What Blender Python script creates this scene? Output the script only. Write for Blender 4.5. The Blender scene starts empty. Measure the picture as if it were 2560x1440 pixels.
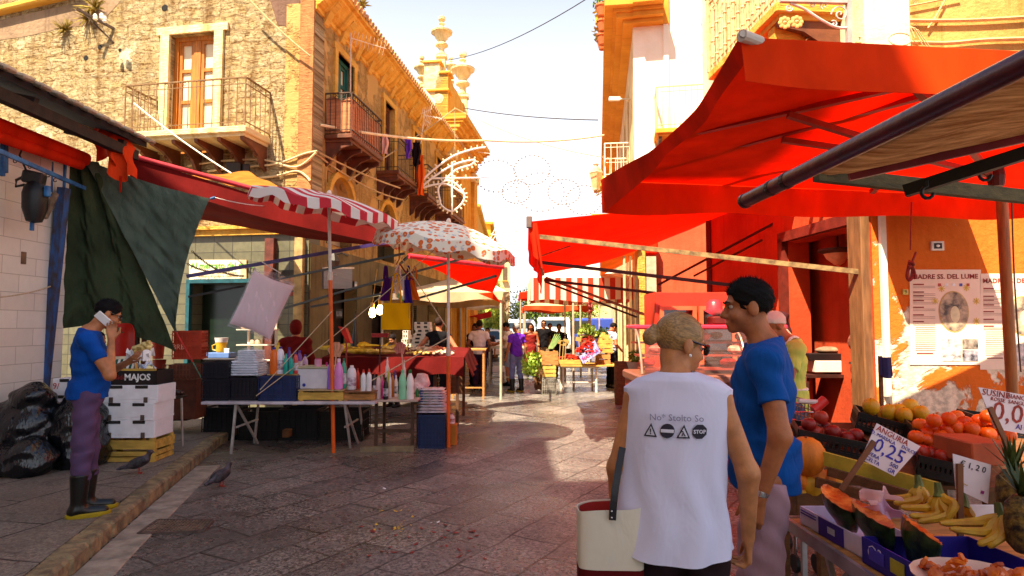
import bpy,math,random
import numpy as np
from mathutils import Vector,Matrix,Euler
R=math.radians
rnd=random.Random(7)
S=bpy.context.scene
COL=S.collection
# ------------------------------------------------------------------ camera, sky, sun, exposure
FPX,CX,CY,CH=1600.0,1280.0,720.0,1.65
PITCH=math.atan(95/FPX)
cam=bpy.data.cameras.new('camera')
cam.lens=36*FPX/2560
cam.sensor_width=36
cam.clip_start,cam.clip_end=0.05,2000
camo=bpy.data.objects.new('camera',cam)
COL.objects.link(camo)
camo.location=(0,0,CH)
camo.rotation_euler=(math.pi/2+PITCH,0,0)
S.camera=camo
SUN=Vector((0.30,0.45,-0.84)).normalized()
w=bpy.data.worlds.new('World')
S.world=w
w.use_nodes=True
nt=w.node_tree
sky=nt.nodes.new('ShaderNodeTexSky')
sky.sky_type='NISHITA'
sky.sun_disc=False
sky.sun_elevation=math.asin(-SUN.z)
sky.sun_rotation=math.atan2(-SUN.x,-SUN.y)
sky.air_density,sky.dust_density,sky.ozone_density=1.0,2.0,1.2
_g=nt.nodes.new('ShaderNodeNewGeometry');_s=nt.nodes.new('ShaderNodeSeparateXYZ');nt.links.new(_g.outputs['Normal'],_s.inputs[0])
_r=nt.nodes.new('ShaderNodeMapRange');_r.interpolation_type='SMOOTHSTEP'
for _i,_v in((1,-.74),(2,-.25),(3,.0),(4,.94)):_r.inputs[_i].default_value=_v
_z=nt.nodes.new('ShaderNodeMath');_z.operation='MULTIPLY';_z.inputs[1].default_value=-1.0
nt.links.new(_s.outputs['Z'],_z.inputs[0]);_a=nt.nodes.new('ShaderNodeMath');_a.operation='ABSOLUTE';nt.links.new(_s.outputs['Z'],_a.inputs[0])
_n=nt.nodes.new('ShaderNodeMath');_n.operation='MULTIPLY';_n.inputs[1].default_value=-1.0;nt.links.new(_a.outputs[0],_n.inputs[0]);nt.links.new(_n.outputs[0],_r.inputs[0])
_m=nt.nodes.new('ShaderNodeMix');_m.data_type='RGBA';nt.links.new(_r.outputs[0],_m.inputs[0]);nt.links.new(sky.outputs[0],_m.inputs[6]);_m.inputs[7].default_value=(6.5,6.75,7.3,1)
nt.links.new(_m.outputs[2],nt.nodes['Background'].inputs[0])
nt.nodes['Background'].inputs[1].default_value=0.062
sl=bpy.data.lights.new('sun','SUN')
sl.energy,sl.angle,sl.color=5.0,R(0.5),(1.0,0.86,0.64)
so=bpy.data.objects.new('sun',sl)
COL.objects.link(so)
so.rotation_euler=SUN.to_track_quat('-Z','Y').to_euler()
so.location=(-10,-15,30)
vs=S.view_settings
vs.view_transform,vs.look,vs.gamma,vs.exposure='Standard','None',1.0,1.68
vs.use_curve_mapping=False
S.cycles.use_denoising=True
S.cycles.max_bounces=10
S.cycles.diffuse_bounces=6
S.cycles.transparent_max_bounces=12
S.cycles.caustics_reflective=S.cycles.caustics_refractive=False
S.cycles.sample_clamp_indirect=8
# ------------------------------------------------------------------ measuring: photo pixel -> place
_cp,_sp=math.cos(PITCH),math.sin(PITCH)
def ray(px,py):
 x,v=(px-CX)/FPX,(CY-py)/FPX
 return Vector((x,_cp-v*_sp,_sp+v*_cp))
def P(px,py,Y):
 d=ray(px,py)
 return Vector((0,0,CH))+d*(Y/d.y)
def G(px,py,z=0.0):
 d=ray(px,py)
 return Vector((0,0,CH))+d*((z-CH)/d.z)
def PV(px,py,p0,dr):
 d=ray(px,py)
 n=Vector((dr[1],-dr[0],0))
 t=(Vector((p0[0],p0[1],0)).dot(n))/d.dot(n)
 return Vector((0,0,CH))+d*t
def V(*a):return Vector(a)
# ------------------------------------------------------------------ materials
def lin(h):
 if not isinstance(h,str):return tuple(h)
 h=h.lstrip('#')
 o=[]
 for i in(0,2,4):
  c=int(h[i:i+2],16)/255
  o.append(c/12.92 if c<=.04045 else((c+.055)/1.055)**2.4)
 return tuple(o)
_mc={}
def new_mat(name):
 m=bpy.data.materials.new(name)
 m.use_nodes=True
 return m,m.node_tree,m.node_tree.nodes['Principled BSDF']
def N(nt,typ,**kw):
 n=nt.nodes.new(typ)
 for k,v in kw.items():
  if k in('ins',):
   for kk,vv in v.items():n.inputs[kk].default_value=vv
  else:setattr(n,k,v)
 return n
def mixc(nt,fac,a,b,mode='MIX'):
 n=nt.nodes.new('ShaderNodeMix');n.data_type='RGBA';n.blend_type=mode
 for sock,v in((n.inputs[0],fac),(n.inputs[6],a),(n.inputs[7],b)):
  if hasattr(v,'is_linked')or isinstance(v,bpy.types.NodeSocket):nt.links.new(v,sock)
  elif isinstance(v,(int,float)):sock.default_value=v
  else:sock.default_value=(*lin(v),1)
 return n.outputs[2]
def ramp(nt,src,pts):
 n=nt.nodes.new('ShaderNodeValToRGB')
 e=n.color_ramp.elements
 while len(e)<len(pts):e.new(.5)
 for el,(p,c)in zip(e,pts):
  el.position=p
  el.color=(c,c,c,1)if isinstance(c,(int,float))else(*lin(c),1)
 nt.links.new(src,n.inputs[0])
 return n.outputs[0]
def coords(nt,scale=(1,1,1),rot=(0,0,0),world=False):
 tc=nt.nodes.new('ShaderNodeNewGeometry' if world else 'ShaderNodeTexCoord')
 mp=nt.nodes.new('ShaderNodeMapping')
 mp.inputs['Scale'].default_value=scale
 mp.inputs['Rotation'].default_value=rot
 nt.links.new(tc.outputs['Position' if world else 'Object'],mp.inputs[0])
 return mp.outputs[0]
def noise(nt,vec,scale,detail=4,rough=.55,dist=0):
 n=nt.nodes.new('ShaderNodeTexNoise')
 n.inputs['Scale'].default_value,n.inputs['Detail'].default_value=scale,detail
 n.inputs['Roughness'].default_value,n.inputs['Distortion'].default_value=rough,dist
 nt.links.new(vec,n.inputs['Vector'])
 return n.outputs['Fac']
def bump(nt,b,h,strength,dist=.02,prev=None):
 n=nt.nodes.new('ShaderNodeBump')
 n.inputs['Strength'].default_value,n.inputs['Distance'].default_value=strength,dist
 nt.links.new(h,n.inputs['Height'])
 if prev is not None:nt.links.new(prev,n.inputs['Normal'])
 if b is not None:nt.links.new(n.outputs[0],b.inputs['Normal'])
 return n.outputs[0]
def mat(col,rough=.6,var=.18,scale=7,bmp=.15,bscale=45,metal=0,stretch=(1,1,1),col2=None,spec=.4,bd=.01):
 key=(col if isinstance(col,str)else tuple(col),rough,var,scale,bmp,bscale,metal,stretch,col2,spec)
 if key in _mc:return _mc[key]
 m,nt,b=new_mat('surface_%d'%len(_mc))
 c=lin(col)
 vec=coords(nt,stretch)
 f=noise(nt,vec,scale)
 lo=tuple(max(0,x*(1-var))for x in c)
 hi=lin(col2)if col2 else tuple(min(1,x*(1+var))for x in c)
 fr=ramp(nt,f,[(.35,0.0),(.65,1.0)])
 nt.links.new(mixc(nt,fr,lo,hi),b.inputs['Base Color'])
 b.inputs['Roughness'].default_value=rough
 b.inputs['Metallic'].default_value=metal
 b.inputs['Specular IOR Level'].default_value=spec
 if bmp:bump(nt,b,noise(nt,vec,bscale,3),bmp,bd)
 _mc[key]=m
 return m
def cloth(col,trans=.0,var=.12,wr=.35,wscale=9,stretch=(1,1,.5),stripes=None):
 """fabric; trans = share of the light let through"""
 key=('cloth',col,trans,var,wr,wscale,stretch,stripes)
 if key in _mc:return _mc[key]
 m,nt,b=new_mat('fabric_%d'%len(_mc))
 c=lin(col)
 vec=coords(nt,stretch)
 f=ramp(nt,noise(nt,vec,3),[(.35,0.0),(.65,1.0)])
 colr=mixc(nt,f,tuple(x*(1-var)for x in c),tuple(min(1,x*(1+var))for x in c))
 b.inputs['Roughness'].default_value=.85
 b.inputs['Specular IOR Level'].default_value=.15
 nt.links.new(colr,b.inputs['Base Color'])
 nb=bump(nt,b,noise(nt,vec,wscale,3,.5,.6),wr,.03)
 if trans:
  t=nt.nodes.new('ShaderNodeBsdfTranslucent')
  nt.links.new(colr,t.inputs[0]);nt.links.new(nb,t.inputs['Normal'])
  mx=nt.nodes.new('ShaderNodeMixShader');mx.inputs[0].default_value=trans
  nt.links.new(b.outputs[0],mx.inputs[1]);nt.links.new(t.outputs[0],mx.inputs[2])
  nt.links.new(mx.outputs[0],nt.nodes['Material Output'].inputs[0])
 _mc[key]=m
 return m
def glow(col,strength):
 m,nt,b=new_mat('lamp_glow')
 b.inputs['Emission Color'].default_value=(*lin(col),1)
 b.inputs['Emission Strength'].default_value=strength
 return m
def glassy(col='#e8f0f0',rough=.05,alpha=.25):
 key=('glass',col,rough,alpha)
 if key in _mc:return _mc[key]
 m,nt,b=new_mat('clear_film')
 b.inputs['Base Color'].default_value=(*lin(col),1)
 b.inputs['Roughness'].default_value=rough
 vec=coords(nt)
 bump(nt,b,noise(nt,vec,30,3),.2,.01)
 t=nt.nodes.new('ShaderNodeBsdfTransparent')
 mx=nt.nodes.new('ShaderNodeMixShader');mx.inputs[0].default_value=alpha
 nt.links.new(t.outputs[0],mx.inputs[1]);nt.links.new(b.outputs[0],mx.inputs[2])
 nt.links.new(mx.outputs[0],nt.nodes['Material Output'].inputs[0])
 _mc[key]=m
 return m
 # ------------------------------------------------------------------ objects
WM={}
def tag(o,label=None,cat=None,group=None,kind=None):
 if label:o['label']=label
 if cat:o['category']=cat
 if group:o['group']=group
 if kind:o['kind']=kind
 return o
def thing(name,label,cat,loc=(0,0,0),rz=0,group=None):
 o=bpy.data.objects.new(name,None)
 o.empty_display_size=.1
 COL.objects.link(o)
 o.location=loc;o.rotation_euler=(0,0,rz)
 WM[o.name]=Matrix.Translation(Vector(loc))@Matrix.Rotation(rz,4,'Z')
 return tag(o,label,cat,group)
def kids(o):
 return[c for c in COL.objects if c.parent==o]
def cp(root,loc=None,rz=None,label=None,group=None,scale=None,mats=None):
 r=root.copy();COL.objects.link(r)
 if loc is not None:r.location=loc
 if rz is not None:r.rotation_euler=(r.rotation_euler[0],r.rotation_euler[1],rz)
 if scale is not None:r.scale=(scale,)*3 if isinstance(scale,(int,float))else scale
 if label:r['label']=label
 if group:r['group']=group
 for ch in root.children:
  c=ch.copy();COL.objects.link(c);c.parent=r
  for g in ch.children:
   d=g.copy();COL.objects.link(d);d.parent=c
 return r
class MB:
 def __init__(s):s.v,s.f,s.m=[],[],[]
 def add(s,vs,fs,m=0):
  o=len(s.v)
  s.v+=[Vector(v)for v in vs]
  s.f+=[tuple(i+o for i in f)for f in fs]
  s.m+=[m]*len(fs)
  return s
 def box(s,c,d,rot=None,m=0,bev=0):
  x,y,z=d[0]/2,d[1]/2,d[2]/2
  c=Vector(c)
  M=Matrix.Identity(3)if rot is None else(rot if isinstance(rot,Matrix)else Euler(rot).to_matrix())
  if bev:
   b=min(bev,x*.9,y*.9,z*.9)
   vs=[]
   for sx in(-1,1):
    for sy in(-1,1):
     for sz in(-1,1):
      vs+=[(sx*(x-b),sy*(y-b),sz*z),(sx*(x-b),sy*y,sz*(z-b)),(sx*x,sy*(y-b),sz*(z-b))]
   def ix(sx,sy,sz,k):return((sx>0)*4+(sy>0)*2+(sz>0))*3+k
   fs=[]
   for t in(-1,1):
    fs.append([ix(-1,-1,t,0),ix(1,-1,t,0),ix(1,1,t,0),ix(-1,1,t,0)])
    fs.append([ix(-1,t,-1,1),ix(1,t,-1,1),ix(1,t,1,1),ix(-1,t,1,1)])
    fs.append([ix(t,-1,-1,2),ix(t,1,-1,2),ix(t,1,1,2),ix(t,-1,1,2)])
   for a in(-1,1):
    for b2 in(-1,1):
     fs.append([ix(-1,a,b2,0),ix(1,a,b2,0),ix(1,a,b2,1),ix(-1,a,b2,1)])
     fs.append([ix(a,-1,b2,0),ix(a,1,b2,0),ix(a,1,b2,2),ix(a,-1,b2,2)])
     fs.append([ix(a,b2,-1,1),ix(a,b2,1,1),ix(a,b2,1,2),ix(a,b2,-1,2)])
     for c3 in(-1,1):fs.append([ix(a,b2,c3,k)for k in range(3)])
   return s.add([M@Vector(v)+c for v in vs],fs,m)
  vs=[M@Vector((sx*x,sy*y,sz*z))+c for sx in(-1,1)for sy in(-1,1)for sz in(-1,1)]
  return s.add(vs,[(0,1,3,2),(4,6,7,5),(0,4,5,1),(2,3,7,6),(0,2,6,4),(1,5,7,3)],m)
 def bar(s,p,q,wd,h=None,m=0,up=(0,0,1),bev=0):
  p,q=Vector(p),Vector(q)
  h=wd if h is None else h
  d=(q-p);L=d.length;d.normalize()
  u=Vector(up)
  if abs(d.dot(u))>.98:u=Vector((0,1,0))
  sd=d.cross(u).normalized();u=sd.cross(d)
  M=Matrix((sd,d,u)).transposed()
  return s.box((p+q)/2,(wd,L,h),M,m,bev)
 def tube(s,pts,r,n=8,m=0,cap=True):
  pts=[Vector(p)for p in pts]
  k=len(pts)
  rs=[r]*k if isinstance(r,(int,float))else list(r)
  base=len(s.v)
  prev=None
  for i,p in enumerate(pts):
   d=(pts[min(i+1,k-1)]-pts[max(i-1,0)])
   d=d.normalized()if d.length>1e-9 else Vector((0,0,1))
   if prev is None:
    u=Vector((0,0,1))if abs(d.z)<.9 else Vector((1,0,0))
   else:u=prev
   a=d.cross(u).normalized();u=a.cross(d);prev=u
   for j in range(n):
    t=2*math.pi*j/n
    s.v.append(p+(a*math.cos(t)+u*math.sin(t))*rs[i])
  for i in range(k-1):
   for j in range(n):
    s.f.append((base+i*n+j,base+i*n+(j+1)%n,base+(i+1)*n+(j+1)%n,base+(i+1)*n+j));s.m.append(m)
  if cap:
   s.f.append(tuple(base+j for j in range(n)));s.m.append(m)
   s.f.append(tuple(base+(k-1)*n+j for j in reversed(range(n))));s.m.append(m)
  return s
 def lathe(s,prof,at=(0,0,0),n=20,m=0,M=None,sx=1,sy=1):
  at=Vector(at);base=len(s.v)
  for r,z in prof:
   for j in range(n):
    t=2*math.pi*j/n
    v=Vector((r*sx*math.cos(t),r*sy*math.sin(t),z))
    s.v.append(at+(M@v if M is not None else v))
  for i in range(len(prof)-1):
   for j in range(n):
    s.f.append((base+i*n+j,base+i*n+(j+1)%n,base+(i+1)*n+(j+1)%n,base+(i+1)*n+j));s.m.append(m)
  if prof[0][0]>1e-5:s.f.append(tuple(base+j for j in reversed(range(n))));s.m.append(m)
  if prof[-1][0]>1e-5:s.f.append(tuple(base+(len(prof)-1)*n+j for j in range(n)));s.m.append(m)
  return s
 def ball(s,c,r,m=0,n=12,M=None,jit=0,rg=None):
  r=(r,)*3 if isinstance(r,(int,float))else r
  c=Vector(c);base=len(s.v);k=n//2
  for i in range(k+1):
   ph=math.pi*i/k
   for j in range(n):
    t=2*math.pi*j/n
    q=1+(rg.uniform(-jit,jit)if rg else 0)
    v=Vector((r[0]*math.sin(ph)*math.cos(t)*q,r[1]*math.sin(ph)*math.sin(t)*q,r[2]*math.cos(ph)))
    s.v.append(c+(M@v if M is not None else v))
  for i in range(k):
   for j in range(n):
    s.f.append((base+i*n+j,base+(i+1)*n+j,base+(i+1)*n+(j+1)%n,base+i*n+(j+1)%n));s.m.append(m)
  return s
 def quad(s,a,b,c,d,m=0):return s.add([a,b,c,d],[(0,1,2,3)],m)
 def sheet(s,fn,nu,nv,thick=0.0,m=0):
  """fn(u,v)->point; a cloth with two sides when thick"""
  g=[[Vector(fn(i/nu,j/nv))for j in range(nv+1)]for i in range(nu+1)]
  base=len(s.v);W=nv+1
  for row in g:s.v+=row
  fs=[(base+i*W+j,base+(i+1)*W+j,base+(i+1)*W+j+1,base+i*W+j+1)for i in range(nu)for j in range(nv)]
  s.f+=fs;s.m+=[m]*len(fs)
  if thick:
   off=len(s.v)-base
   for i in range(nu+1):
    for j in range(nv+1):
     a=g[min(i+1,nu)][j]-g[max(i-1,0)][j];b=g[i][min(j+1,nv)]-g[i][max(j-1,0)]
     nn=a.cross(b)
     nn=nn.normalized()if nn.length>1e-9 else Vector((0,0,1))
     s.v.append(g[i][j]-nn*thick)
   s.f+=[tuple(x+off for x in reversed(f))for f in fs];s.m+=[m]*len(fs)
   idx=lambda i,j:base+i*W+j
   ring=[idx(i,0)for i in range(nu+1)]+[idx(nu,j)for j in range(1,nv+1)]+[idx(i,nv)for i in range(nu-1,-1,-1)]+[idx(0,j)for j in range(nv-1,0,-1)]
   for a,b in zip(ring,ring[1:]+ring[:1]):
    s.f.append((a,a+off,b+off,b));s.m.append(m)
  return s
 def prism(s,pts,off,m=0):
  """closed polygon of points pushed along off"""
  pts=[Vector(p)for p in pts];n=len(pts);off=Vector(off)
  fs=[tuple(range(n)),tuple(range(2*n-1,n-1,-1))]+[(i,i+n,(i+1)%n+n,(i+1)%n)for i in range(n)]
  return s.add(pts+[p+off for p in pts],fs,m)
 def build(s,name,mats,parent=None,local=False,smooth=None,label=None,angle=40):
  me=bpy.data.meshes.new(name)
  vs=s.v
  if parent is not None and not local:
   inv=WM[parent.name].inverted()
   vs=[inv@v for v in vs]
  me.from_pydata([tuple(v)for v in vs],[],s.f)
  mats=mats if isinstance(mats,(list,tuple))else[mats]
  for mm in mats:me.materials.append(mm)
  if len(mats)>1:me.polygons.foreach_set('material_index',s.m)
  o=bpy.data.objects.new(name,me)
  COL.objects.link(o)
  if smooth:
   me.polygons.foreach_set('use_smooth',[True]*len(me.polygons))
   try:me.set_sharp_from_angle(angle=R(angle))
   except Exception:pass
  if parent is not None:
   o.parent=parent
   WM[o.name]=WM[parent.name]
  if label:o['label']=label
  me.update()
  return o
def origin_to_base(o):
 """move a one-mesh thing's origin to the middle of its base"""
 me=o.data
 n=len(me.vertices)
 a=np.empty(n*3,'f');me.vertices.foreach_get('co',a);a=a.reshape(-1,3)
 c=Vector(((a[:,0].min()+a[:,0].max())/2,(a[:,1].min()+a[:,1].max())/2,a[:,2].min()))
 me.transform(Matrix.Translation(-c));o.location=c
 return o
def text(name,s,size,at,right,up,m,parent=None,align='CENTER',bold=0,extr=.0008,sx=1):
 cu=bpy.data.curves.new(name,'FONT')
 cu.body,cu.size,cu.align_x,cu.align_y,cu.extrude,cu.offset=s,size,align,'CENTER',extr,bold*size
 cu.materials.append(m)
 cu.resolution_u=2
 tmp=bpy.data.objects.new('tmp',cu)
 me=bpy.data.meshes.new_from_object(tmp);bpy.data.objects.remove(tmp);bpy.data.curves.remove(cu)
 if not me.materials:me.materials.append(m)
 o=bpy.data.objects.new(name,me);COL.objects.link(o)
 r=Vector(right).normalized();u=Vector(up).normalized();nn=r.cross(u).normalized();u=nn.cross(r)
 M=Matrix.Translation(Vector(at))@Matrix((r*sx,u,nn)).transposed().to_4x4()
 if parent is not None:
  o.parent=parent;M=WM[parent.name].inverted()@M
 o.matrix_local=M
 return o
def catenary(a,b,sag,n=10):
 a,b=Vector(a),Vector(b)
 return[a.lerp(b,i/n)-Vector((0,0,sag*4*(i/n)*(1-i/n)))for i in range(n+1)]
def smoothpts(pts,n=4):
 pts=[Vector(p)for p in pts];out=[]
 for i in range(len(pts)-1):
  p0,p1,p2,p3=pts[max(i-1,0)],pts[i],pts[i+1],pts[min(i+2,len(pts)-1)]
  for k in range(n):
   t=k/n
   out.append(.5*((2*p1)+(p2-p0)*t+(2*p0-5*p1+4*p2-p3)*t*t+(3*p1-p0-3*p2+p3)*t**3))
 return out+[pts[-1]]
 # ------------------------------------------------------------------ smooth solids (bodies, clothes, sacks, fruit)
class Solid:
 def __init__(s,res=.01):s.p,s.res,s.wr=[],res,None
 def cone(s,a,b,ra,rb=None,k=.03,flat=False,op='+',sq=None):
  s.p.append(('c',op,np.array(a,'f'),np.array(b,'f'),ra,ra if rb is None else rb,k,flat,sq));return s
 def ell(s,c,r,M=None,k=.03,op='+'):
  s.p.append(('e',op,np.array(c,'f'),np.array((r,)*3 if isinstance(r,(int,float))else r,'f'),M,k));return s
 def cut(s,c,n,k=.004):
  n=np.array(n,'f');s.p.append(('h','-',np.array(c,'f'),n/np.linalg.norm(n),k));return s
 def grid(s):
  lo,hi=np.full(3,1e9),np.full(3,-1e9)
  for q in s.p:
   if q[1]!='+':continue
   if q[0]=='c':
    r=max(q[4],q[5]);pts=[q[2]-r,q[2]+r,q[3]-r,q[3]+r]
   else:
    r=q[3].max();pts=[q[2]-r,q[2]+r]
   lo=np.minimum(lo,np.min(pts,0));hi=np.maximum(hi,np.max(pts,0))
  lo-=3*s.res;hi+=3*s.res
  n=np.ceil((hi-lo)/s.res).astype(int)+1
  ax=[(lo[i]+s.res*np.arange(n[i])).astype('f')for i in range(3)]
  D=np.full(tuple(n),.08,'f')
  for q in s.p:
   if q[0]=='h':
    X,Y,Z=np.meshgrid(*ax,indexing='ij',sparse=True)
    f=(X-q[2][0])*q[3][0]+(Y-q[2][1])*q[3][1]+(Z-q[2][2])*q[3][2]
    D=np.maximum(D,f);continue
   k=q[6]if q[0]=='c' else q[5]
   if q[0]=='c':
    r=max(q[4],q[5]);b0=np.minimum(q[2],q[3])-r;b1=np.maximum(q[2],q[3])+r
   else:
    r=q[3].max();b0=q[2]-r;b1=q[2]+r
   mg=k+2*s.res+.01
   i0=np.clip(((b0-mg-lo)/s.res).astype(int),0,n);i1=np.clip(((b1+mg-lo)/s.res).astype(int)+2,0,n)
   if np.any(i1<=i0):continue
   sl_=tuple(slice(a,b)for a,b in zip(i0,i1))
   X,Y,Z=np.meshgrid(*[ax[i][sl_[i]]for i in range(3)],indexing='ij',sparse=True)
   if q[0]=='c':
    a,b=q[2],q[3];d=b-a;L2=max(float(d@d),1e-9)
    X,Y,Z=X-a[0],Y-a[1],Z-a[2]
    t=(X*d[0]+Y*d[1]+Z*d[2])/L2
    tc=np.clip(t,0,1)
    dist=np.sqrt((X-tc*d[0])**2+(Y-tc*d[1])**2+(Z-tc*d[2])**2)-(q[4]+(q[5]-q[4])*tc)
    if q[7]:
     L=math.sqrt(L2)
     rad=np.sqrt(np.maximum((X-t*d[0])**2+(Y-t*d[1])**2+(Z-t*d[2])**2,0))-(q[4]+(q[5]-q[4])*tc)
     dist=np.maximum(rad,np.maximum(-t*L,(t-1)*L))
    f=dist
   else:
    X,Y,Z=X-q[2][0],Y-q[2][1],Z-q[2][2]
    if q[4]is not None:
     T=np.array(q[4]).T
     X,Y,Z=(T[0][0]*X+T[0][1]*Y+T[0][2]*Z,T[1][0]*X+T[1][1]*Y+T[1][2]*Z,T[2][0]*X+T[2][1]*Y+T[2][2]*Z)
    rr=q[3]
    k0=np.sqrt((X/rr[0])**2+(Y/rr[1])**2+(Z/rr[2])**2)
    k1=np.sqrt((X/rr[0]**2)**2+(Y/rr[1]**2)**2+(Z/rr[2]**2)**2)
    f=k0*(k0-1)/np.maximum(k1,1e-6)
    f=np.where(k0<.02,-rr.min(),f)
   A=D[sl_]
   if q[1]=='+':
    h=np.maximum(k-np.abs(A-f),0)/max(k,1e-6)
    D[sl_]=np.minimum(A,f)-h*h*k/4
   else:
    h=np.maximum(k-np.abs(A+f),0)/max(k,1e-6)
    D[sl_]=np.maximum(A,-f)+h*h*k/4
  if s.wr:
   amp,sc,ph=s.wr
   X,Y,Z=np.meshgrid(*ax,indexing='ij',sparse=True)
   D=D+amp*(np.sin(sc*(Z+.35*X)+2.2*np.sin(sc*.43*X+ph)+1.7*np.sin(.37*sc*Y))+.6*np.sin(1.9*sc*(Z-.5*Y)+2*np.sin(.8*sc*X+2*ph)))
  return D,lo
 def mesh(s):
  D,lo=s.grid()
  D=np.pad(D,1,constant_values=.05);lo=lo-s.res
  neg=D<0
  n=np.array(D.shape)
  c=[neg[i:n[0]-1+i,j:n[1]-1+j,k:n[2]-1+k]for i in(0,1)for j in(0,1)for k in(0,1)]
  cnt=sum(x.astype(np.int8)for x in c)
  act=(cnt>0)&(cnt<8)
  I=np.argwhere(act)
  vid=np.full(act.shape,-1,np.int64);vid[act]=np.arange(len(I))
  cor={}
  for i in(0,1):
   for j in(0,1):
    for k in(0,1):
     cor[i,j,k]=D[I[:,0]+i,I[:,1]+j,I[:,2]+k]
  acc=np.zeros((len(I),3));num=np.zeros(len(I))
  for a in cor:
   for ax_ in range(3):
    if a[ax_]:continue
    b=list(a);b[ax_]=1;b=tuple(b)
    da,db=cor[a],cor[b]
    ms=(da<0)!=(db<0)
    t=np.where(ms,da/np.where(ms,da-db,1),0)
    pt=np.tile(np.array(a,float),(len(I),1));pt[:,ax_]+=t
    acc+=pt*ms[:,None];num+=ms
  vs=lo+(I+acc/num[:,None])*s.res
  F=[]
  for ax_ in range(3):
   o1,o2=[(1,2),(2,0),(0,1)][ax_]
   sh=[slice(None)]*3;sh[ax_]=slice(0,n[ax_]-1);A=neg[tuple(sh)]
   sh[ax_]=slice(1,n[ax_]);B=neg[tuple(sh)]
   E=np.argwhere(A!=B)
   if not len(E):continue
   ok=(E[:,o1]>0)&(E[:,o2]>0)&(E[:,o1]<n[o1]-1)&(E[:,o2]<n[o2]-1)
   E=E[ok]
   fl=A[tuple(E.T)]
   q=[]
   for d1,d2 in((1,1),(0,1),(0,0),(1,0)):
    e=E.copy();e[:,o1]-=d1;e[:,o2]-=d2
    q.append(vid[tuple(e.T)])
   q=np.stack(q,1)
   q[~fl]=q[~fl][:,::-1]
   F.append(q)
  F=np.concatenate(F)
  F=F[(F>=0).all(1)]
  return vs,F
 def build(s,name,m,parent=None,local=True):
  vs,F=s.mesh()
  me=bpy.data.meshes.new(name)
  if parent is not None and not local:
   inv=np.array(WM[parent.name].inverted())
   vs=vs@inv[:3,:3].T+inv[:3,3]
  nv,nf=len(vs),len(F)
  me.vertices.add(nv);me.vertices.foreach_set('co',vs.astype('f').ravel())
  me.loops.add(nf*4);me.loops.foreach_set('vertex_index',F.astype(np.int32).ravel())
  me.polygons.add(nf);me.polygons.foreach_set('loop_start',np.arange(nf,dtype=np.int32)*4)
  me.polygons.foreach_set('use_smooth',np.ones(nf,bool))
  me.update(calc_edges=True);me.validate()
  me.materials.append(m)
  o=bpy.data.objects.new(name,me);COL.objects.link(o)
  if parent is not None:o.parent=parent;WM[o.name]=WM[parent.name]
  return o
  # ================================================================== SURFACES OF THE SETTING
def wallvec(nt,dr,sx=1,sz=1):
 """(along the wall, height) as texture coordinates"""
 g=nt.nodes.new('ShaderNodeTexCoord')
 d=nt.nodes.new('ShaderNodeVectorMath');d.operation='DOT_PRODUCT'
 d.inputs[1].default_value=(dr[0],dr[1],0)
 nt.links.new(g.outputs['Object'],d.inputs[0])
 s=nt.nodes.new('ShaderNodeSeparateXYZ');nt.links.new(g.outputs['Object'],s.inputs[0])
 c=nt.nodes.new('ShaderNodeCombineXYZ')
 for src,dst,k in((d.outputs['Value'],0,sx),(s.outputs['Z'],1,sz)):
  m=nt.nodes.new('ShaderNodeMath');m.operation='MULTIPLY';m.inputs[1].default_value=k
  nt.links.new(src,m.inputs[0]);nt.links.new(m.outputs[0],c.inputs[dst])
 return c.outputs[0]
def bricktex(nt,vec,bw,rh,mortar,smooth=.3,off=.5,squash=1):
 b=nt.nodes.new('ShaderNodeTexBrick')
 b.inputs['Scale'].default_value=1
 b.inputs['Brick Width'].default_value,b.inputs['Row Height'].default_value=bw,rh
 b.inputs['Mortar Size'].default_value,b.inputs['Mortar Smooth'].default_value=mortar,smooth
 b.inputs['Color1'].default_value=(0,0,0,1);b.inputs['Color2'].default_value=(1,1,1,1);b.inputs['Mortar'].default_value=(.5,.5,.5,1)
 b.offset=off
 nt.links.new(vec,b.inputs['Vector'])
 return b.outputs['Color'],b.outputs['Fac']
def warp(nt,vec,amt,scale):
 n=nt.nodes.new('ShaderNodeTexNoise');n.inputs['Scale'].default_value=scale;n.inputs['Detail'].default_value=3
 nt.links.new(vec,n.inputs['Vector'])
 a=nt.nodes.new('ShaderNodeVectorMath');a.operation='SUBTRACT';a.inputs[1].default_value=(.5,.5,.5);nt.links.new(n.outputs['Color'],a.inputs[0])
 s=nt.nodes.new('ShaderNodeVectorMath');s.operation='SCALE';s.inputs['Scale'].default_value=amt;nt.links.new(a.outputs[0],s.inputs[0])
 d=nt.nodes.new('ShaderNodeVectorMath');d.operation='ADD';nt.links.new(vec,d.inputs[0]);nt.links.new(s.outputs[0],d.inputs[1])
 return d.outputs[0]
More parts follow.
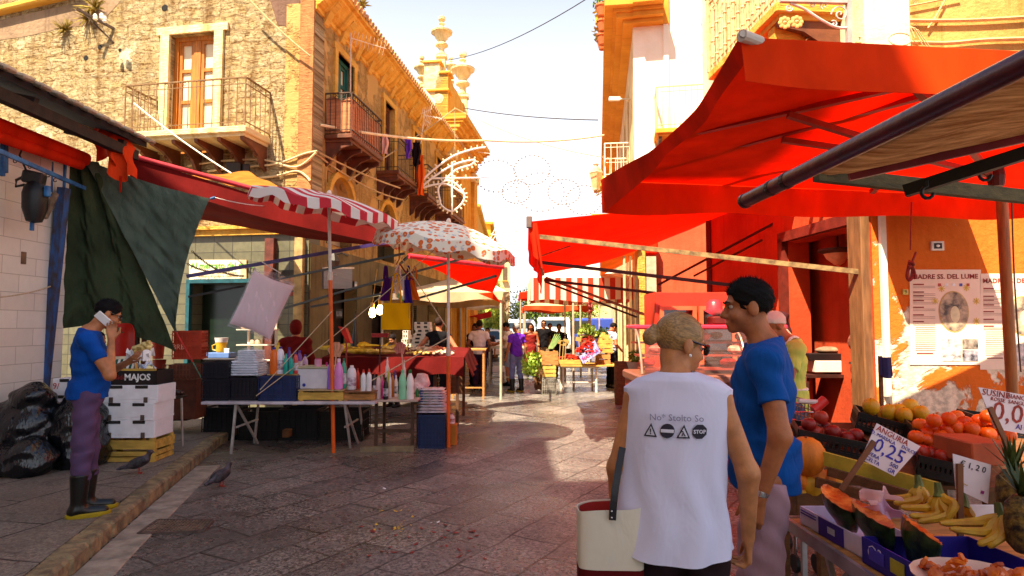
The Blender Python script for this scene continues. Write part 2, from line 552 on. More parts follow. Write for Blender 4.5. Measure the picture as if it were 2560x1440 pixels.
def rubble_stone(dr,light,mid,dark,plaster=None,pl_amt=.5,bmp=1.0,bw=.62,rh=.27,plain=False):
 m,nt,b=new_mat('old_stone')
 wv=wallvec(nt,dr)
 v=warp(nt,warp(nt,wv,.5,1.1),.22,4)
 bc,bf=bricktex(nt,v,bw,rh,.028,.5)
 ob=coords(nt)
 big=noise(nt,ob,.55,5,.6)
 med=noise(nt,wv,5.5,8,.68,.6)
 fine=noise(nt,ob,26,6,.7)
 str_=nt.nodes.new('ShaderNodeMapping');str_.inputs['Scale'].default_value=(1.2,5.5,1);nt.links.new(wv,str_.inputs[0])
 lay=noise(nt,str_.outputs[0],3.0,8,.72,1.2)
 c=mixc(nt,ramp(nt,med,[(.32,0.),(.66,1.)]),mid,light)
 if not plain:
  c=mixc(nt,bc,c,mixc(nt,.35,c,mid))
  c=mixc(nt,ramp(nt,noise(nt,wv,14,8,.75,.8),[(.5,0.),(.62,.75)]),c,dark)
  c=mixc(nt,ramp(nt,lay,[(.36,1.),(.5,0.)]),c,dark)
  cr=nt.nodes.new('ShaderNodeMath');cr.operation='MULTIPLY';cr.inputs[1].default_value=.3;nt.links.new(bf,cr.inputs[0])
  c=mixc(nt,cr.outputs[0],c,dark)
 st=nt.nodes.new('ShaderNodeMapping');st.inputs['Scale'].default_value=(2.2,.25,1);nt.links.new(wv,st.inputs[0])
 stain=ramp(nt,noise(nt,st.outputs[0],1.6,5,.6),[(.5,0.),(.72,.75)])
 c=mixc(nt,stain,c,dark)
 hgt=nt.nodes.new('ShaderNodeMath');hgt.operation='ADD'
 nt.links.new(lay,hgt.inputs[0]);nt.links.new(med,hgt.inputs[1])
 h2=nt.nodes.new('ShaderNodeMath');h2.operation='MULTIPLY_ADD';h2.inputs[1].default_value=-.45;nt.links.new(bf,h2.inputs[0]);nt.links.new(hgt.outputs[0],h2.inputs[2])
 hsrc=hgt.outputs[0]if plain else h2.outputs[0]
 if plaster:
  pm=ramp(nt,noise(nt,ob,.9,7,.65),[(1-pl_amt-.04,0.),(1-pl_amt+.03,1.)])
  c=mixc(nt,pm,c,mixc(nt,ramp(nt,big,[(.4,0.),(.6,.5)]),plaster,mid))
  inv=nt.nodes.new('ShaderNodeMath');inv.operation='SUBTRACT';inv.inputs[0].default_value=1.12;nt.links.new(pm,inv.inputs[1])
  mu=nt.nodes.new('ShaderNodeMath');mu.operation='MULTIPLY';nt.links.new(inv.outputs[0],mu.inputs[0]);nt.links.new(hsrc,mu.inputs[1])
  hsrc=mu.outputs[0]
 nt.links.new(c,b.inputs['Base Color'])
 b.inputs['Roughness'].default_value=.95;b.inputs['Specular IOR Level'].default_value=.1
 p1=bump(nt,None,hsrc,bmp,.1)
 bump(nt,b,fine,.8*bmp,.035,p1)
 return m
def plaster_mat(col,dirt,peel=None,peel_amt=0.0,dr=(1,0),bmp=.3,streak=.5,peel_low=None):
 m,nt,b=new_mat('plaster')
 wv=wallvec(nt,dr);ob=coords(nt)
 c=mixc(nt,ramp(nt,noise(nt,ob,1.3,6,.62),[(.38,0.),(.66,.6)]),col,dirt)
 st=nt.nodes.new('ShaderNodeMapping');st.inputs['Scale'].default_value=(5,.3,1);nt.links.new(wv,st.inputs[0])
 c=mixc(nt,ramp(nt,noise(nt,st.outputs[0],1.8,5,.6),[(.52,0.),(.75,streak)]),c,dirt)
 h=noise(nt,ob,14,6,.65)
 if peel:
  pn=noise(nt,ob,1.6,8,.62,.4)
  if peel_low is not None:
   sz=nt.nodes.new('ShaderNodeSeparateXYZ');nt.links.new(ob,sz.inputs[0])
   mr=nt.nodes.new('ShaderNodeMapRange');mr.inputs[1].default_value,mr.inputs[2].default_value=peel_low
   mr.inputs[3].default_value,mr.inputs[4].default_value=.17,-.05
   nt.links.new(sz.outputs['Z'],mr.inputs[0])
   ad=nt.nodes.new('ShaderNodeMath');ad.operation='ADD';nt.links.new(pn,ad.inputs[0]);nt.links.new(mr.outputs[0],ad.inputs[1]);pn=ad.outputs[0]
  pm=ramp(nt,pn,[(1-peel_amt-.012,0.),(1-peel_amt+.012,1.)])
  c=mixc(nt,pm,c,mixc(nt,ramp(nt,h,[(.4,0.),(.6,1.)]),peel,tuple(x*.6 for x in lin(peel))))
  su=nt.nodes.new('ShaderNodeMath');su.operation='MULTIPLY_ADD';su.inputs[1].default_value=-1.5;nt.links.new(pm,su.inputs[0]);nt.links.new(h,su.inputs[2]);h=su.outputs[0]
 nt.links.new(c,b.inputs['Base Color']);b.inputs['Roughness'].default_value=.9;b.inputs['Specular IOR Level'].default_value=.15
 bump(nt,b,h,bmp,.03)
 return m
def tile_mat(c1,c2,grout,bw,rh,dr,mortar=.006,rough=.3,off=0.0,mott=.4):
 m,nt,b=new_mat('wall_tiles')
 wv=wallvec(nt,dr);ob=coords(nt)
 bc,bf=bricktex(nt,wv,bw,rh,mortar,.1,off)
 c=mixc(nt,bc,c1,c2)
 c=mixc(nt,ramp(nt,noise(nt,ob,9,5,.65),[(.4,0.),(.7,mott)]),c,tuple(x*.45 for x in lin(c1)))
 c=mixc(nt,bf,c,grout)
 nt.links.new(c,b.inputs['Base Color']);b.inputs['Roughness'].default_value=rough
 bump(nt,b,bf,-.4,.01)
 return m
def paving_mat(light,dark,joint,rot,bw,rh,wet=True):
 m,nt,b=new_mat('stone_paving')
 vec=coords(nt,rot=(0,0,rot))
 v=warp(nt,vec,.09,2.2)
 bc,bf=bricktex(nt,v,bw,rh,.011,.25,.43)
 ob=coords(nt)
 chis=noise(nt,coords(nt,(1,1,1),(0,0,.4)),34,5,.72,.8)
 big=noise(nt,ob,.7,6,.6)
 c=mixc(nt,ramp(nt,chis,[(.40,0.),(.62,1.)]),dark,light)
 c=mixc(nt,bc,c,mixc(nt,.45,c,dark))
 c=mixc(nt,ramp(nt,big,[(.4,0.),(.68,.7)]),c,mixc(nt,.5,dark,'#4a4240'))
 c=mixc(nt,ramp(nt,noise(nt,ob,2.3,7,.7,1.),[(.54,0.),(.70,.7)]),c,'#2e2220')
 c=mixc(nt,ramp(nt,noise(nt,ob,7,4,.6),[(.70,0.),(.73,.8)]),c,'#5a2214')
 jm=ramp(nt,noise(nt,ob,3,3),[(.3,.35),(.55,1.)])
 mu=nt.nodes.new('ShaderNodeMath');mu.operation='MULTIPLY';nt.links.new(bf,mu.inputs[0]);nt.links.new(jm,mu.inputs[1])
 c=mixc(nt,mu.outputs[0],c,joint)
 nt.links.new(c,b.inputs['Base Color'])
 if wet:
  wm=ramp(nt,noise(nt,ob,.9,5,.6,.5),[(.42,.02),(.60,.40)])
  rr=nt.nodes.new('ShaderNodeMath');rr.operation='MULTIPLY_ADD';rr.inputs[1].default_value=.25;nt.links.new(chis,rr.inputs[0]);nt.links.new(wm,rr.inputs[2])
  nt.links.new(rr.outputs[0],b.inputs['Roughness'])
  b.inputs['Specular IOR Level'].default_value=.55
 else:b.inputs['Roughness'].default_value=.75
 p=bump(nt,None,mu.outputs[0],-1.0,.03)
 p=bump(nt,None,bc,.25,.02,p)
 bump(nt,b,chis,.5,.014,p)
 return m
U1,N1=V(-.9848,.1736,0),V(-.1736,-.9848,0)
U2,N2=V(.1328,.9911,0),V(.9911,-.1328,0)
C0=V(-4.03,12.7,0)
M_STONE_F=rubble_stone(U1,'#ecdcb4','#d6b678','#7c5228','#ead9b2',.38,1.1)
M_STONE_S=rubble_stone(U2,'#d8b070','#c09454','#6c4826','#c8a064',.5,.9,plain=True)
M_TRIM=rubble_stone(U1,'#e8ba60','#d89a38','#946026',None,0,.6,plain=True)
M_OCHRE=rubble_stone(U2,'#ecba5a','#dd9a36','#a06a20',None,0,.5,plain=True)
M_CREAM=rubble_stone(U1,'#f2e2b4','#e8cc88','#b0884c',None,0,.6,plain=True)
M_WOOD_D=mat('#b06a22',.55,.3,5,.2,60,stretch=(6,6,.6))
M_WOOD_G=mat('#1f5a52',.6,.25,6,.2)
M_WOOD_B=mat('#6a3a20',.6,.3,6,.2)
M_IRON=mat('#4a3424',.6,.35,20,.2)
M_IRONW=mat('#c9a878',.6,.25,12,.1)
M_DARK=mat('#14100c',.9,.2,5,0)
M_PANE=mat('#d8c8a8',.25,.12,2,0)
M_PANE_D=mat('#302a22',.12,.3,2,0,spec=.6)
M_WIRE=mat('#b89868',.7,.2,8,0)
M_WIRE_D=mat('#3a2c20',.7,.2,8,0)
# ================================================================== GROUND
ROAD=MB()
ROAD.sheet(lambda u,v:(-60+120*u,-30+280*v,0),6,8)
tag(ROAD.build('road',paving_mat('#b8aea2','#322c2e','#17100c',R(-59.3),.74,.44)),kind='structure')
KERB=[V(-1.6,0.0,0),V(-2.35,2.3,0),V(-2.91,4.31,0),V(-3.19,5.41,0),V(-3.73,7.65,0),V(-4.12,9.5,0),V(-4.3,12.2,0)]
KZ=.12
sw=MB()
ring=[p+V(-.17,0,KZ)for p in KERB]+[V(-16,12.2,KZ),V(-16,0,KZ)]
sw.prism(ring,(0,0,-.3))
tag(sw.build('pavement',paving_mat('#a89c8c','#6c6054','#2a2018',R(-75),1.1,.8,wet=False)),kind='structure')
kb=MB()
pts=smoothpts(KERB,8)
rk=random.Random(3)
for a,b in zip(pts[::2],pts[2::2]):
 j=rk.uniform(-.008,.008)
 kb.bar(a+V(-.085,0,KZ/2-.08+j)+(b-a)*.012,b+V(-.085,0,KZ/2-.08+j)-(b-a)*.012,.17+rk.uniform(-.01,.012),KZ+.168,bev=.022)
tag(kb.build('kerb',mat('#84745c',.85,.4,9,.8,26,col2='#a08c66',bd=.03)),kind='structure')
ch=MB()
for a,b in zip(pts[::2],pts[2::2]):
 if a.y>7.6:break
 ch.bar(a+V(.15,0,-.02)+(b-a)*.008,b+V(.15,0,-.02)-(b-a)*.008,.26,.062,bev=.008)
tag(ch.build('gutter',mat('#9c9080',.7,.3,7,.5,30,bd=.02)),kind='structure')
g0,g1,g2,g3=G(345,1338),G(508,1331),G(532,1304),G(395,1303)
dg=thing('drain_grate','rectangular iron mesh drain grate in the paving beside the kerb','drain',(g0+g2)/2)
fr=MB();ux=(g1-g0);uy=(g3-g0)
for a,b in((g0,g1),(g1,g2),(g2,g3),(g3,g0)):fr.bar(a+V(0,0,.008),b+V(0,0,.008),.022,.022)
fr.build('frame',mat('#5a4a42',.6,.3,20,.3),dg)
gr=MB()
for i in range(1,18):gr.bar(g0.lerp(g1,i/18)+V(0,0,.01),g3.lerp(g2,i/18)+V(0,0,.01),.006,.014)
for i in range(1,8):gr.bar(g0.lerp(g3,i/8)+V(0,0,.012),g1.lerp(g2,i/8)+V(0,0,.012),.006,.014)
gr.build('bars',mat('#8a7464',.5,.3,20,.3,metal=.4),dg)
MB().quad(g0+V(0,0,.005),g1+V(0,0,.005),g2+V(0,0,.005),g3+V(0,0,.005)).build('pit',M_DARK,dg)
# ================================================================== WALL BUILDER
def facade(mb,p0,dr,out,s0,s1,z0,z1,holes,th=.45,rev=.25,m=0):
 """wall face with real openings: holes are (s0, s1, z0, z1)"""
 p0=Vector(p0)
 W=lambda s,z,d=0:p0+dr*s+out*d+V(0,0,z)
 ss=sorted({s0,s1}|{h[0]for h in holes}|{h[1]for h in holes});zs=sorted({z0,z1}|{h[2]for h in holes}|{h[3]for h in holes})
 ss=[s for s in ss if s0-1e-6<=s<=s1+1e-6];zs=[z for z in zs if z0-1e-6<=z<=z1+1e-6]
 for a,b in zip(ss,ss[1:]):
  for c,d in zip(zs,zs[1:]):
   sm,zm=(a+b)/2,(c+d)/2
   if any(h[0]<sm<h[1]and h[2]<zm<h[3]for h in holes):continue
   mb.quad(W(a,c),W(b,c),W(b,d),W(a,d),m)
 for h in holes:
  a,b,c,d=h
  r=-rev
  mb.quad(W(a,c),W(a,c,r),W(a,d,r),W(a,d),m);mb.quad(W(b,c),W(b,c,r),W(b,d,r),W(b,d),m)
  mb.quad(W(a,d),W(b,d),W(b,d,r),W(a,d,r),m);mb.quad(W(a,c),W(b,c),W(b,c,r),W(a,c,r),m)
 t=-th
 mb.quad(W(s0,z0,t),W(s1,z0,t),W(s1,z1,t),W(s0,z1,t),m)
 for s in(s0,s1):mb.quad(W(s,z0),W(s,z0,t),W(s,z1,t),W(s,z1),m)
 mb.quad(W(s0,z1),W(s1,z1),W(s1,z1,t),W(s0,z1,t),m)
 return mb
def french_door(par,p0,dr,out,a,b,c,d,depth,wood,pane,rows=3,name='door',label=None):
 W=lambda s,z,k=0:Vector(p0)+dr*s+out*(k-depth)+V(0,0,z)
 f=MB();fw=.09
 M=Matrix((dr,-out,V(0,0,1))).transposed()
 def bx(s_0,s_1,z_0,z_1,k,t):f.box(W((s_0+s_1)/2,(z_0+z_1)/2,k+t/2),(s_1-s_0,t,z_1-z_0),M)
 bx(a,a+fw,c,d,0,.1);bx(b-fw,b,c,d,0,.1);bx(a+fw,b-fw,d-fw,d,0,.1)
 mid=(a+b)/2;tx=(b-a)*.075
 bx(a+fw,b-fw,c,c+.45,0,.05)
 bx(mid-tx,mid+tx,c+.45,d-fw,0,.08)
 panes=MB()
 for l,r in((a+fw,mid-tx),(mid+tx,b-fw)):
  st=(r-l)*.2
  bx(l,l+st,c+.45,d-fw,0,.06);bx(r-st,r,c+.45,d-fw,0,.06)
  hh=(d-fw-c-.45)/rows
  for i in range(rows):
   zz=c+.45+hh*i
   bx(l+st,r-st,zz,zz+.07,0,.06)
  bx(l+st,r-st,d-fw-.07,d-fw,0,.06)
  panes.quad(W(l+st,c+.45,.02),W(r-st,c+.45,.02),W(r-st,d-fw,.02),W(l+st,d-fw,.02))
 o=f.build(name,wood,par,label=label)
 panes.build('pane',pane,o)
 return o
def balcony(par,p0,dr,out,s0,s1,z,dep,H=.9,slab_m=None,rail_m=None,br=4,sp=.11,br_m=None,curl=True,slab_t=.12,name='balcony',label=None):
 W=lambda s,d,zz:Vector(p0)+dr*s+out*d+V(0,0,zz)
 sl_=MB();M=Matrix((dr,-out,V(0,0,1))).transposed()
 sl_.box(W((s0+s1)/2,dep/2,z-slab_t/2),(s1-s0,dep,slab_t),M,bev=.015)
 sl_.box(W((s0+s1)/2,dep/2-.03,z-slab_t-.03),(s1-s0-.12,dep-.06,.06),M)
 o=sl_.build(name,slab_m or M_TRIM,par,label=label)
 r=MB();e=.04
 c=[(s0+e,0),(s0+e,dep-e),(s1-e,dep-e),(s1-e,0)]
 for(a,da),(b,db)in zip(c,c[1:]):
  for hh,wd in((H,.035),(H-.12,.018),(.09,.022)):r.bar(W(a,da,z+hh),W(b,db,z+hh),wd,wd*.7)
  n=max(2,int(round((V(b-a,db-da,0)).length/sp)))
  for i in range(n):
   t=i/n;s_,d_=a+(b-a)*t,da+(db-da)*t
   r.bar(W(s_,d_,z),W(s_,d_,z+H-(.0 if i==0 else.0)),.022 if i==0 else.013)
  if curl and n>4:
   for t in(.35,.5,.65):
    q=[W(a+(b-a)*t,da+(db-da)*t,z+H-.06)+(dr*(b-a)+out*(db-da)).normalized()*.05*math.cos(x)*(1-x/9)+V(0,0,.05*math.sin(x)*(1-x/9))for x in np.linspace(0,7,14)]
    r.tube(q,.006,5)
 r.build('railing',rail_m or M_IRON,o)
 for i in range(br):
  s_=s0+.12+(s1-s0-.24)*i/max(1,br-1)
  k=MB()
  prof=[(0,0),(dep*.92,0),(dep*.9,-.07),(dep*.55,-.13),(dep*.3,-.26),(dep*.18,-.42),(.0,-.5)]
  k.prism([W(s_-.035,d,z-slab_t-.06+h)for d,h in prof],dr*.07)
  q=[W(s_,dep*.42+.07*math.cos(x)*(1-x/12),z-slab_t-.3+.07*math.sin(x)*(1-x/12))for x in np.linspace(0,9,20)]
  k.tube(q,.009,5)
  k.build('bracket',br_m or M_IRON,o)
 return o
def svz(px,py,p0,dr):
 q=PV(px,py,p0,dr);return(q-Vector((p0[0],p0[1],0))).dot(dr),q.z
 # ================================================================== OLD STONE BUILDING, LEFT
OB=thing('old_building','crumbling two-storey sandstone corner building with iron balconies on the left of the street','building',C0)
sA,_=svz(428,90,C0,U1);sB,_=svz(540,90,C0,U1)
_,zt=svz(485,84,C0,U1)
zb=5.25
shop=[(svz(640,710,C0,U1)[0],svz(482,710,C0,U1)[0],.12,svz(560,708,C0,U1)[1])]
f=MB()
facade(f,C0,U1,N1,0,9.5,3.55,9.2,[(sB,sA,zb,zt)])
f.build('wall',M_STONE_F,OB)
f=MB()
facade(f,C0+N1*.03,U1,N1,0,9.5,0.0,3.5,shop,rev=.35)
M_TILE_G=tile_mat('#6c6850','#585440','#38342a',.42,.21,U1,.008,.45,0,.6)
f.build('shop_wall',M_TILE_G,OB)
f=MB()
for z0_,t_,d_ in((3.5,.12,.1),(3.62,.07,.16)):f.box(C0+U1*4.7+N1*(d_/2+.003)+V(0,0,z0_+t_/2-.012),(9.6,d_,t_),Matrix((U1,-N1,V(0,0,1))).transposed())
f.build('string_course',M_TRIM,OB)
f=MB();M1=Matrix((U1,-N1,V(0,0,1))).transposed()
f.box(C0+U1*.14+N1*.012+V(0,0,6.35),(.30,.05,5.5),M1)
f.build('corner_pilaster',rubble_stone(U1,'#c08a58','#a87048','#6c4428',None,0,.6,plain=True),OB)
french_door(OB,C0,U1,N1,sB,sA,zb,zt,.22,M_WOOD_D,M_PANE,3,label='tall brown wooden door with pale panes behind the wide balcony')
f=MB()
for(a,b,c,d)in((sB-.2,sB,zb,zt),(sA,sA+.2,zb,zt),(sB-.3,sA+.3,zt,zt+.16)):
 f.box(C0+U1*((a+b)/2)+N1*.02+V(0,0,(c+d)/2),(b-a,.09,d-c),M1)
f.build('door_surround',M_CREAM,OB)
pB=C0+N1*.9
b0=svz(613,325,pB,U1)[0];b1=svz(302,330,pB,U1)[0]
zB=svz(570,328,pB,U1)[1]+.1
balcony(OB,C0,U1,N1,b0,b1,zB,.9,.95,M_CREAM,mat('#7c5c38',.6,.3,12,.1),6,.17,M_WOOD_B,label='wide balcony with thin iron railing on the sunlit front')
f=MB()
la,lb=PV(-120,62,C0,U1),PV(215,-18,C0,U1)
f.bar(la+N1*.08,lb+N1*.08,.22,.13,up=(0,0,1),bev=.03)
f.build('old_roof_ledge',M_OCHRE,OB)
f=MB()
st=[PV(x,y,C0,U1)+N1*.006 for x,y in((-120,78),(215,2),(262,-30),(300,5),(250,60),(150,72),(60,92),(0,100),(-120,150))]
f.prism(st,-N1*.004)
f.build('shade_stain_patch',plaster_mat('#a08468','#6e5844',None,0,U1,.8,.8),OB)  # dark patch painted for the shade and stain under the ledge
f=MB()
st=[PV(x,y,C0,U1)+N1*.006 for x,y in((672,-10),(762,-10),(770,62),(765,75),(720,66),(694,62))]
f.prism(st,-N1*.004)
f.build('shade_stain_patch',plaster_mat('#7c5f50','#5c4438',None,0,U1,.8,.8),OB)  # dark patch painted for the shadow at the wall's top
f=MB()
a=PV(240,50,C0,U1);b_=PV(285,72,C0,U1)
f.bar(b_,a+N1*.5,.05,.05);f.bar(b_-V(0,0,.3),a+N1*.35,.03,.03)
o=f.build('insulator_bracket',M_IRON,OB)
for k,(x,y)in enumerate(((238,46),(254,44),(262,52))):
 MB().lathe([(.03,0),(.05,.02),(.03,.05),(.045,.07),(.03,.12),(.0,.14)],P(x,y+4,13.0),10).build('insulator',mat('#f0ece0',.3,.05),o)
for k,(x,y,s_)in enumerate(((222,48,.4),(240,20,.5),(165,75,.35),(880,2,.45),(905,14,.3))):
 wd=MB();rr=random.Random(k)
 base=PV(x,y,C0,U1)if x<700 else P(x,y,14.2)
 for i in range(70):
  d=V(rr.uniform(-1,1),rr.uniform(-1,-.1),rr.uniform(-.7,1)).normalized()*s_*rr.uniform(.3,1)
  p0_=base+N1*.02;sd=d.cross(V(rr.random(),rr.random(),1)).normalized()*.012
  wd.add([p0_+sd,p0_-sd,p0_+d*.6-V(0,0,.02)-sd,p0_+d-V(0,0,.1*s_),p0_+d*.6+sd],[(0,1,2,3,4)])
 o=wd.build('weed',mat('#8a7a28',.8,.4,20,0,col2='#b89a40'))
 tag(o,['dry weed clump beside the insulator bracket on the stone wall','taller dry weed above the insulator bracket','small dry weed hanging left of the insulator bracket','dry weed on the cornice edge at the top','smaller weed lower along the cornice edge'][k],'weed','weeds growing from the old stone walls')
f=MB()
for x,y,r_ in((215,145,.055),(250,118,.05),(412,20,.07),(300,125,.035),(735,150,.09),(850,180,.03)):
 if x>790:continue
 q=PV(x,y,C0,U1);f=MB();f.lathe([(r_,0),(r_*1.1,.004),(r_,.006)],q+N1*.001,9,M=Matrix((U1,V(0,0,1),N1)).transposed());f.build('putlog_hole',M_DARK,OB)
def sv(Y):return(Y-C0.y)/U2.y
holes=[]
doors=((13.8,14.75,5.7,7.72,M_WOOD_G),(16.95,17.75,5.75,7.75,M_WOOD_B),(19.7,20.5,5.75,7.75,M_WOOD_B),(22.5,23.4,5.75,7.7,M_WOOD_B))
for y0,y1,z0_,z1_,_ in doors:holes.append((sv(y0),sv(y1),z0_,z1_))
arches=((13.45,14.8,3.4,4.95),(16.6,17.9,3.4,4.95))
for y0,y1,z0_,z1_ in arches:holes.append((sv(y0),sv(y1),z0_,z1_))
shopd=((13.6,15.2,0,2.7),(16.2,17.8,0,2.7),(18.8,20.2,0,2.7),(21.5,22.8,0,2.7),(24,25.4,0,2.7))
for y0,y1,z0_,z1_ in shopd:holes.append((sv(y0),sv(y1),z0_,z1_))
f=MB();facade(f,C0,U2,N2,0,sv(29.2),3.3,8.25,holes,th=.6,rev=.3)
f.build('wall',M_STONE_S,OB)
f=MB();facade(f,C0+N2*.02,U2,N2,0,sv(29.2),0,3.3,holes,th=.6,rev=.3);f.build('shaded_lower_wall',plaster_mat('#7a6a48','#4c3e28','#a08858',.3,U2,.6,.9),OB)  # lower wall's plaster darkened to carry the shade under the awnings
for(y0,y1,z0_,z1_,wm),lb_ in zip(doors,('dark green balcony door near the corner',None,None,None)):
 french_door(OB,C0,U2,N2,sv(y0),sv(y1),z0_,z1_,.2,wm,M_PANE if wm is M_WOOD_G else M_PANE_D,3,label=lb_)
 f=MB();M2=Matrix((U2,-N2,V(0,0,1))).transposed()
 for(a,b,c,d)in((sv(y0)-.16,sv(y0),z0_,z1_),(sv(y1),sv(y1)+.16,z0_,z1_),(sv(y0)-.2,sv(y1)+.2,z1_,z1_+.14)):
  f.box(C0+U2*((a+b)/2)+N2*.02+V(0,0,(c+d)/2),(b-a,.08,d-c),M2)
 f.build('door_surround',M_TRIM,OB)
for y0,y1,z0_,z1_ in arches:
 s0_,s1_=sv(y0),sv(y1);w_=(s1_-s0_)/2;sc=(s0_+s1_)/2
 W=lambda s,z,d=0:C0+U2*s+N2*d+V(0,0,z)
 f=MB()
 arc=[(sc+w_*math.cos(t),z1_-w_+w_*math.sin(t))for t in np.linspace(0,math.pi,17)]
 for sgn,seg in((s1_,arc[:9]),(s0_,arc[8:])):
  f.prism([W(sgn,z1_,.0)]+[W(a,b,.0)for a,b in seg],-N2*.28)
 f.build('arch_spandrel',M_STONE_S,OB)
 f=MB()
 ring_=[W(sc+(w_+.06)*math.cos(t),z1_-w_+(w_+.06)*math.sin(t),.03)for t in np.linspace(0,math.pi,22)]
 for a,b in zip(ring_,ring_[1:]):f.bar(a,b,.13,.13)
 f.build('arch_trim',M_TRIM,OB)
 f=MB();f.box(W(sc,(z0_+z1_)/2,-.28),(2*w_,.03,z1_-z0_),Matrix((U2,-N2,V(0,0,1))).transposed());f.build('window',M_PANE_D if y0>15 else mat('#a89878',.3,.3,2,0),OB)
for y0,y1,z0_,z1_ in shopd:
 f=MB();f.box(C0+U2*sv((y0+y1)/2)+N2*-.4+V(0,0,1.35),((y1-y0)/U2.y,.05,2.7),Matrix((U2,-N2,V(0,0,1))).transposed())
 f.build('shop_door',mat('#2c2018',.7,.4,4,.2),OB)
bz=5.68
for k,(y0,y1)in enumerate(((13.25,15.2),(16.4,18.25),(19.3,21.3),(22.4,24.6))):
 balcony(OB,C0,U2,N2,sv(y0),sv(y1),bz,.62,.88,M_WOOD_B,M_IRON,4,.11,mat('#5a2c18',.7,.4,6,.3),slab_t=.1,label=('balcony nearest the corner, lined with a brown straw screen','balcony hung with laundry',None,None)[k])
f=MB()
W=lambda s,d,z:C0+U2*s+N2*d+V(0,0,z)
a_,b_=sv(13.25)+.07,sv(15.2)-.07
for(s_0,d_0),(s_1,d_1)in(((a_,.02),(a_,.54)),((a_,.54),(b_,.54))):
 f.sheet(lambda u,v,s_0=s_0,d_0=d_0,s_1=s_1,d_1=d_1:W(s_0+(s_1-s_0)*u,d_0+(d_1-d_0)*u,bz+.04+(.74+.05*math.sin(7*u))*v),8,6,.012)
tag(origin_to_base(f.build('balcony_screen',mat('#c07a50',.9,.25,4,.5,30,stretch=(1,1,6)))),'brown straw screen lining the first street balcony','screen')
prof=[(0,8.1),(.05,8.12),(.05,8.2),(.1,8.22),(.2,8.3),(.32,8.44),(.38,8.5),(.38,8.56),(.46,8.58),(.46,8.66),(.0,8.9)]
f=MB();f.prism([C0+N2*d+V(0,0,z)for d,z in prof],U2*sv(27.5));f.build('cornice',M_OCHRE,OB)
for i in range(17):
 s_=.4+i*.86
 f=MB()
 cv=[(0,7.98),(.05,8.0),(.09,8.1),(.18,8.28),(.34,8.43),(.34,8.52),(0,8.52)]
 f.prism([C0+U2*s_+N2*d+V(0,0,z)for d,z in cv],U2*.2)
 f.build('corbel',M_TRIM,OB)
f=MB()
for i in range(80):
 s_=i*.185
 f.tube([C0+U2*s_+N2*.5+V(0,0,8.7),C0+U2*s_-N2*.35+V(0,0,9.02)],[.075,.06],7)
f.build('roof_tiles',mat('#b88a58',.9,.4,9,.4),OB)
blk=MB();blk.prism([C0+U1*.5+U2*.7+V(0,0,9.1),C0+U1*9.4+U2*.7+V(0,0,9.1),C0+U1*9.4+U2*16+V(0,0,9.4),C0+U1*.5+U2*16+V(0,0,9.1)],(0,0,-9))
blk.build('inner_block',M_DARK,OB)
s0_,s1_,z0_,z1_=shop[0]
pn=C0+N1*.03
f=MB();W=lambda s,d,z:pn+U1*s+N1*d+V(0,0,z)
f.box(W((s0_+s1_)/2,-.37,(z0_+z1_)/2),(s1_-s0_,.03,z1_-z0_),M1)
f.build('shop_tiles',tile_mat('#16261a','#101c14','#0a0c0a',.3,.15,U1,.006,.25),OB)
f=MB()
for a,b,c,d in((s1_-.0,s1_+.08,.12,z1_+.08),(s0_,s1_,z1_,z1_+.08)):
 f.box(W((a+b)/2,.02,(c+d)/2),(b-a,.1,d-c),M1)
f.build('door_frame',mat('#164a54',.5,.3,8,.2),OB)
for x0,x1,c_ in((762,742,'#a88a58'),(690,668,'#5c2a20')):
 a=svz(x0,700,pn,U1)[0];b=svz(x1,700,pn,U1)[0]
 f=MB();f.box(W((a+b)/2,.06,1.75),(b-a,.12,3.3),M1);f.build('pilaster',mat(c_,.8,.3,6,.5),OB)
 # ================================================================== CHURCH AT THE STREET'S END
CHU=thing('church','ochre baroque church with stone urns at the end of the left row','church',C0+U2*sv(26))
W=lambda Y,d,z:C0+U2*sv(Y)+N2*d+V(0,0,z)
def blockp(name,y0,y1,d0,d1,z0,z1,m,par=CHU,bev=0):
 f=MB();f.box(W((y0+y1)/2,(d0+d1)/2,(z0+z1)/2),((y1-y0)/U2.y,d1-d0,z1-z0),Matrix((U2,-N2,V(0,0,1))).transposed(),bev=bev)
 return f.build(name,m,par)
blockp('wall',24.0,29.2,-2,.1,0,8.5,M_OCHRE)
for y_ in(23.95,25.7,28.4):blockp('pilaster',y_,y_+.75,-.5,.24,0,8.5,M_OCHRE);blockp('capital',y_-.06,y_+.81,-.5,.32,8.1,8.5,M_CREAM,bev=.03)
for z0_,z1_,d_ in((8.5,8.66,.26),(8.66,8.8,.36),(8.8,9.0,.34),(9.0,9.12,.5),(9.12,9.3,.6),(9.3,9.4,.74),(9.4,9.62,.86)):
 blockp('cornice',23.9-d_*.35,28.6+d_*.35,-1.4,d_,z0_,z1_,M_OCHRE)
f=MB()
f.prism([W(24.0,.06,z)if 0 else W(y,.06,z)for y,z in((24,9.6),(24,11.3),(24.6,11.3),(25.0,11.15),(25.6,11.2),(26.6,11.1),(27.3,11.25),(27.6,11.0),(27.6,10.2),(28.0,10.0),(28.0,9.6))],-N2*.5);f.build('attic',M_OCHRE,CHU)
f=MB()
f.prism([W(24.0,d,z)for d,z in((.05,9.6),(.05,11.3),(-.25,11.4),(-.3,11.75),(-.85,11.8),(-.9,11.2),(-.86,10.75),(-1.2,10.5),(-1.3,10.1),(-.75,9.6))],U2*.45);f.build('attic',M_CREAM,CHU)
for z_,a_,b_ in((11.75,-.92,-.2),(10.62,-.95,.12),(11.3,-.3,.16)):blockp('attic_moulding',23.92,24.6,a_,b_,z_,z_+.1,M_OCHRE,bev=.02)
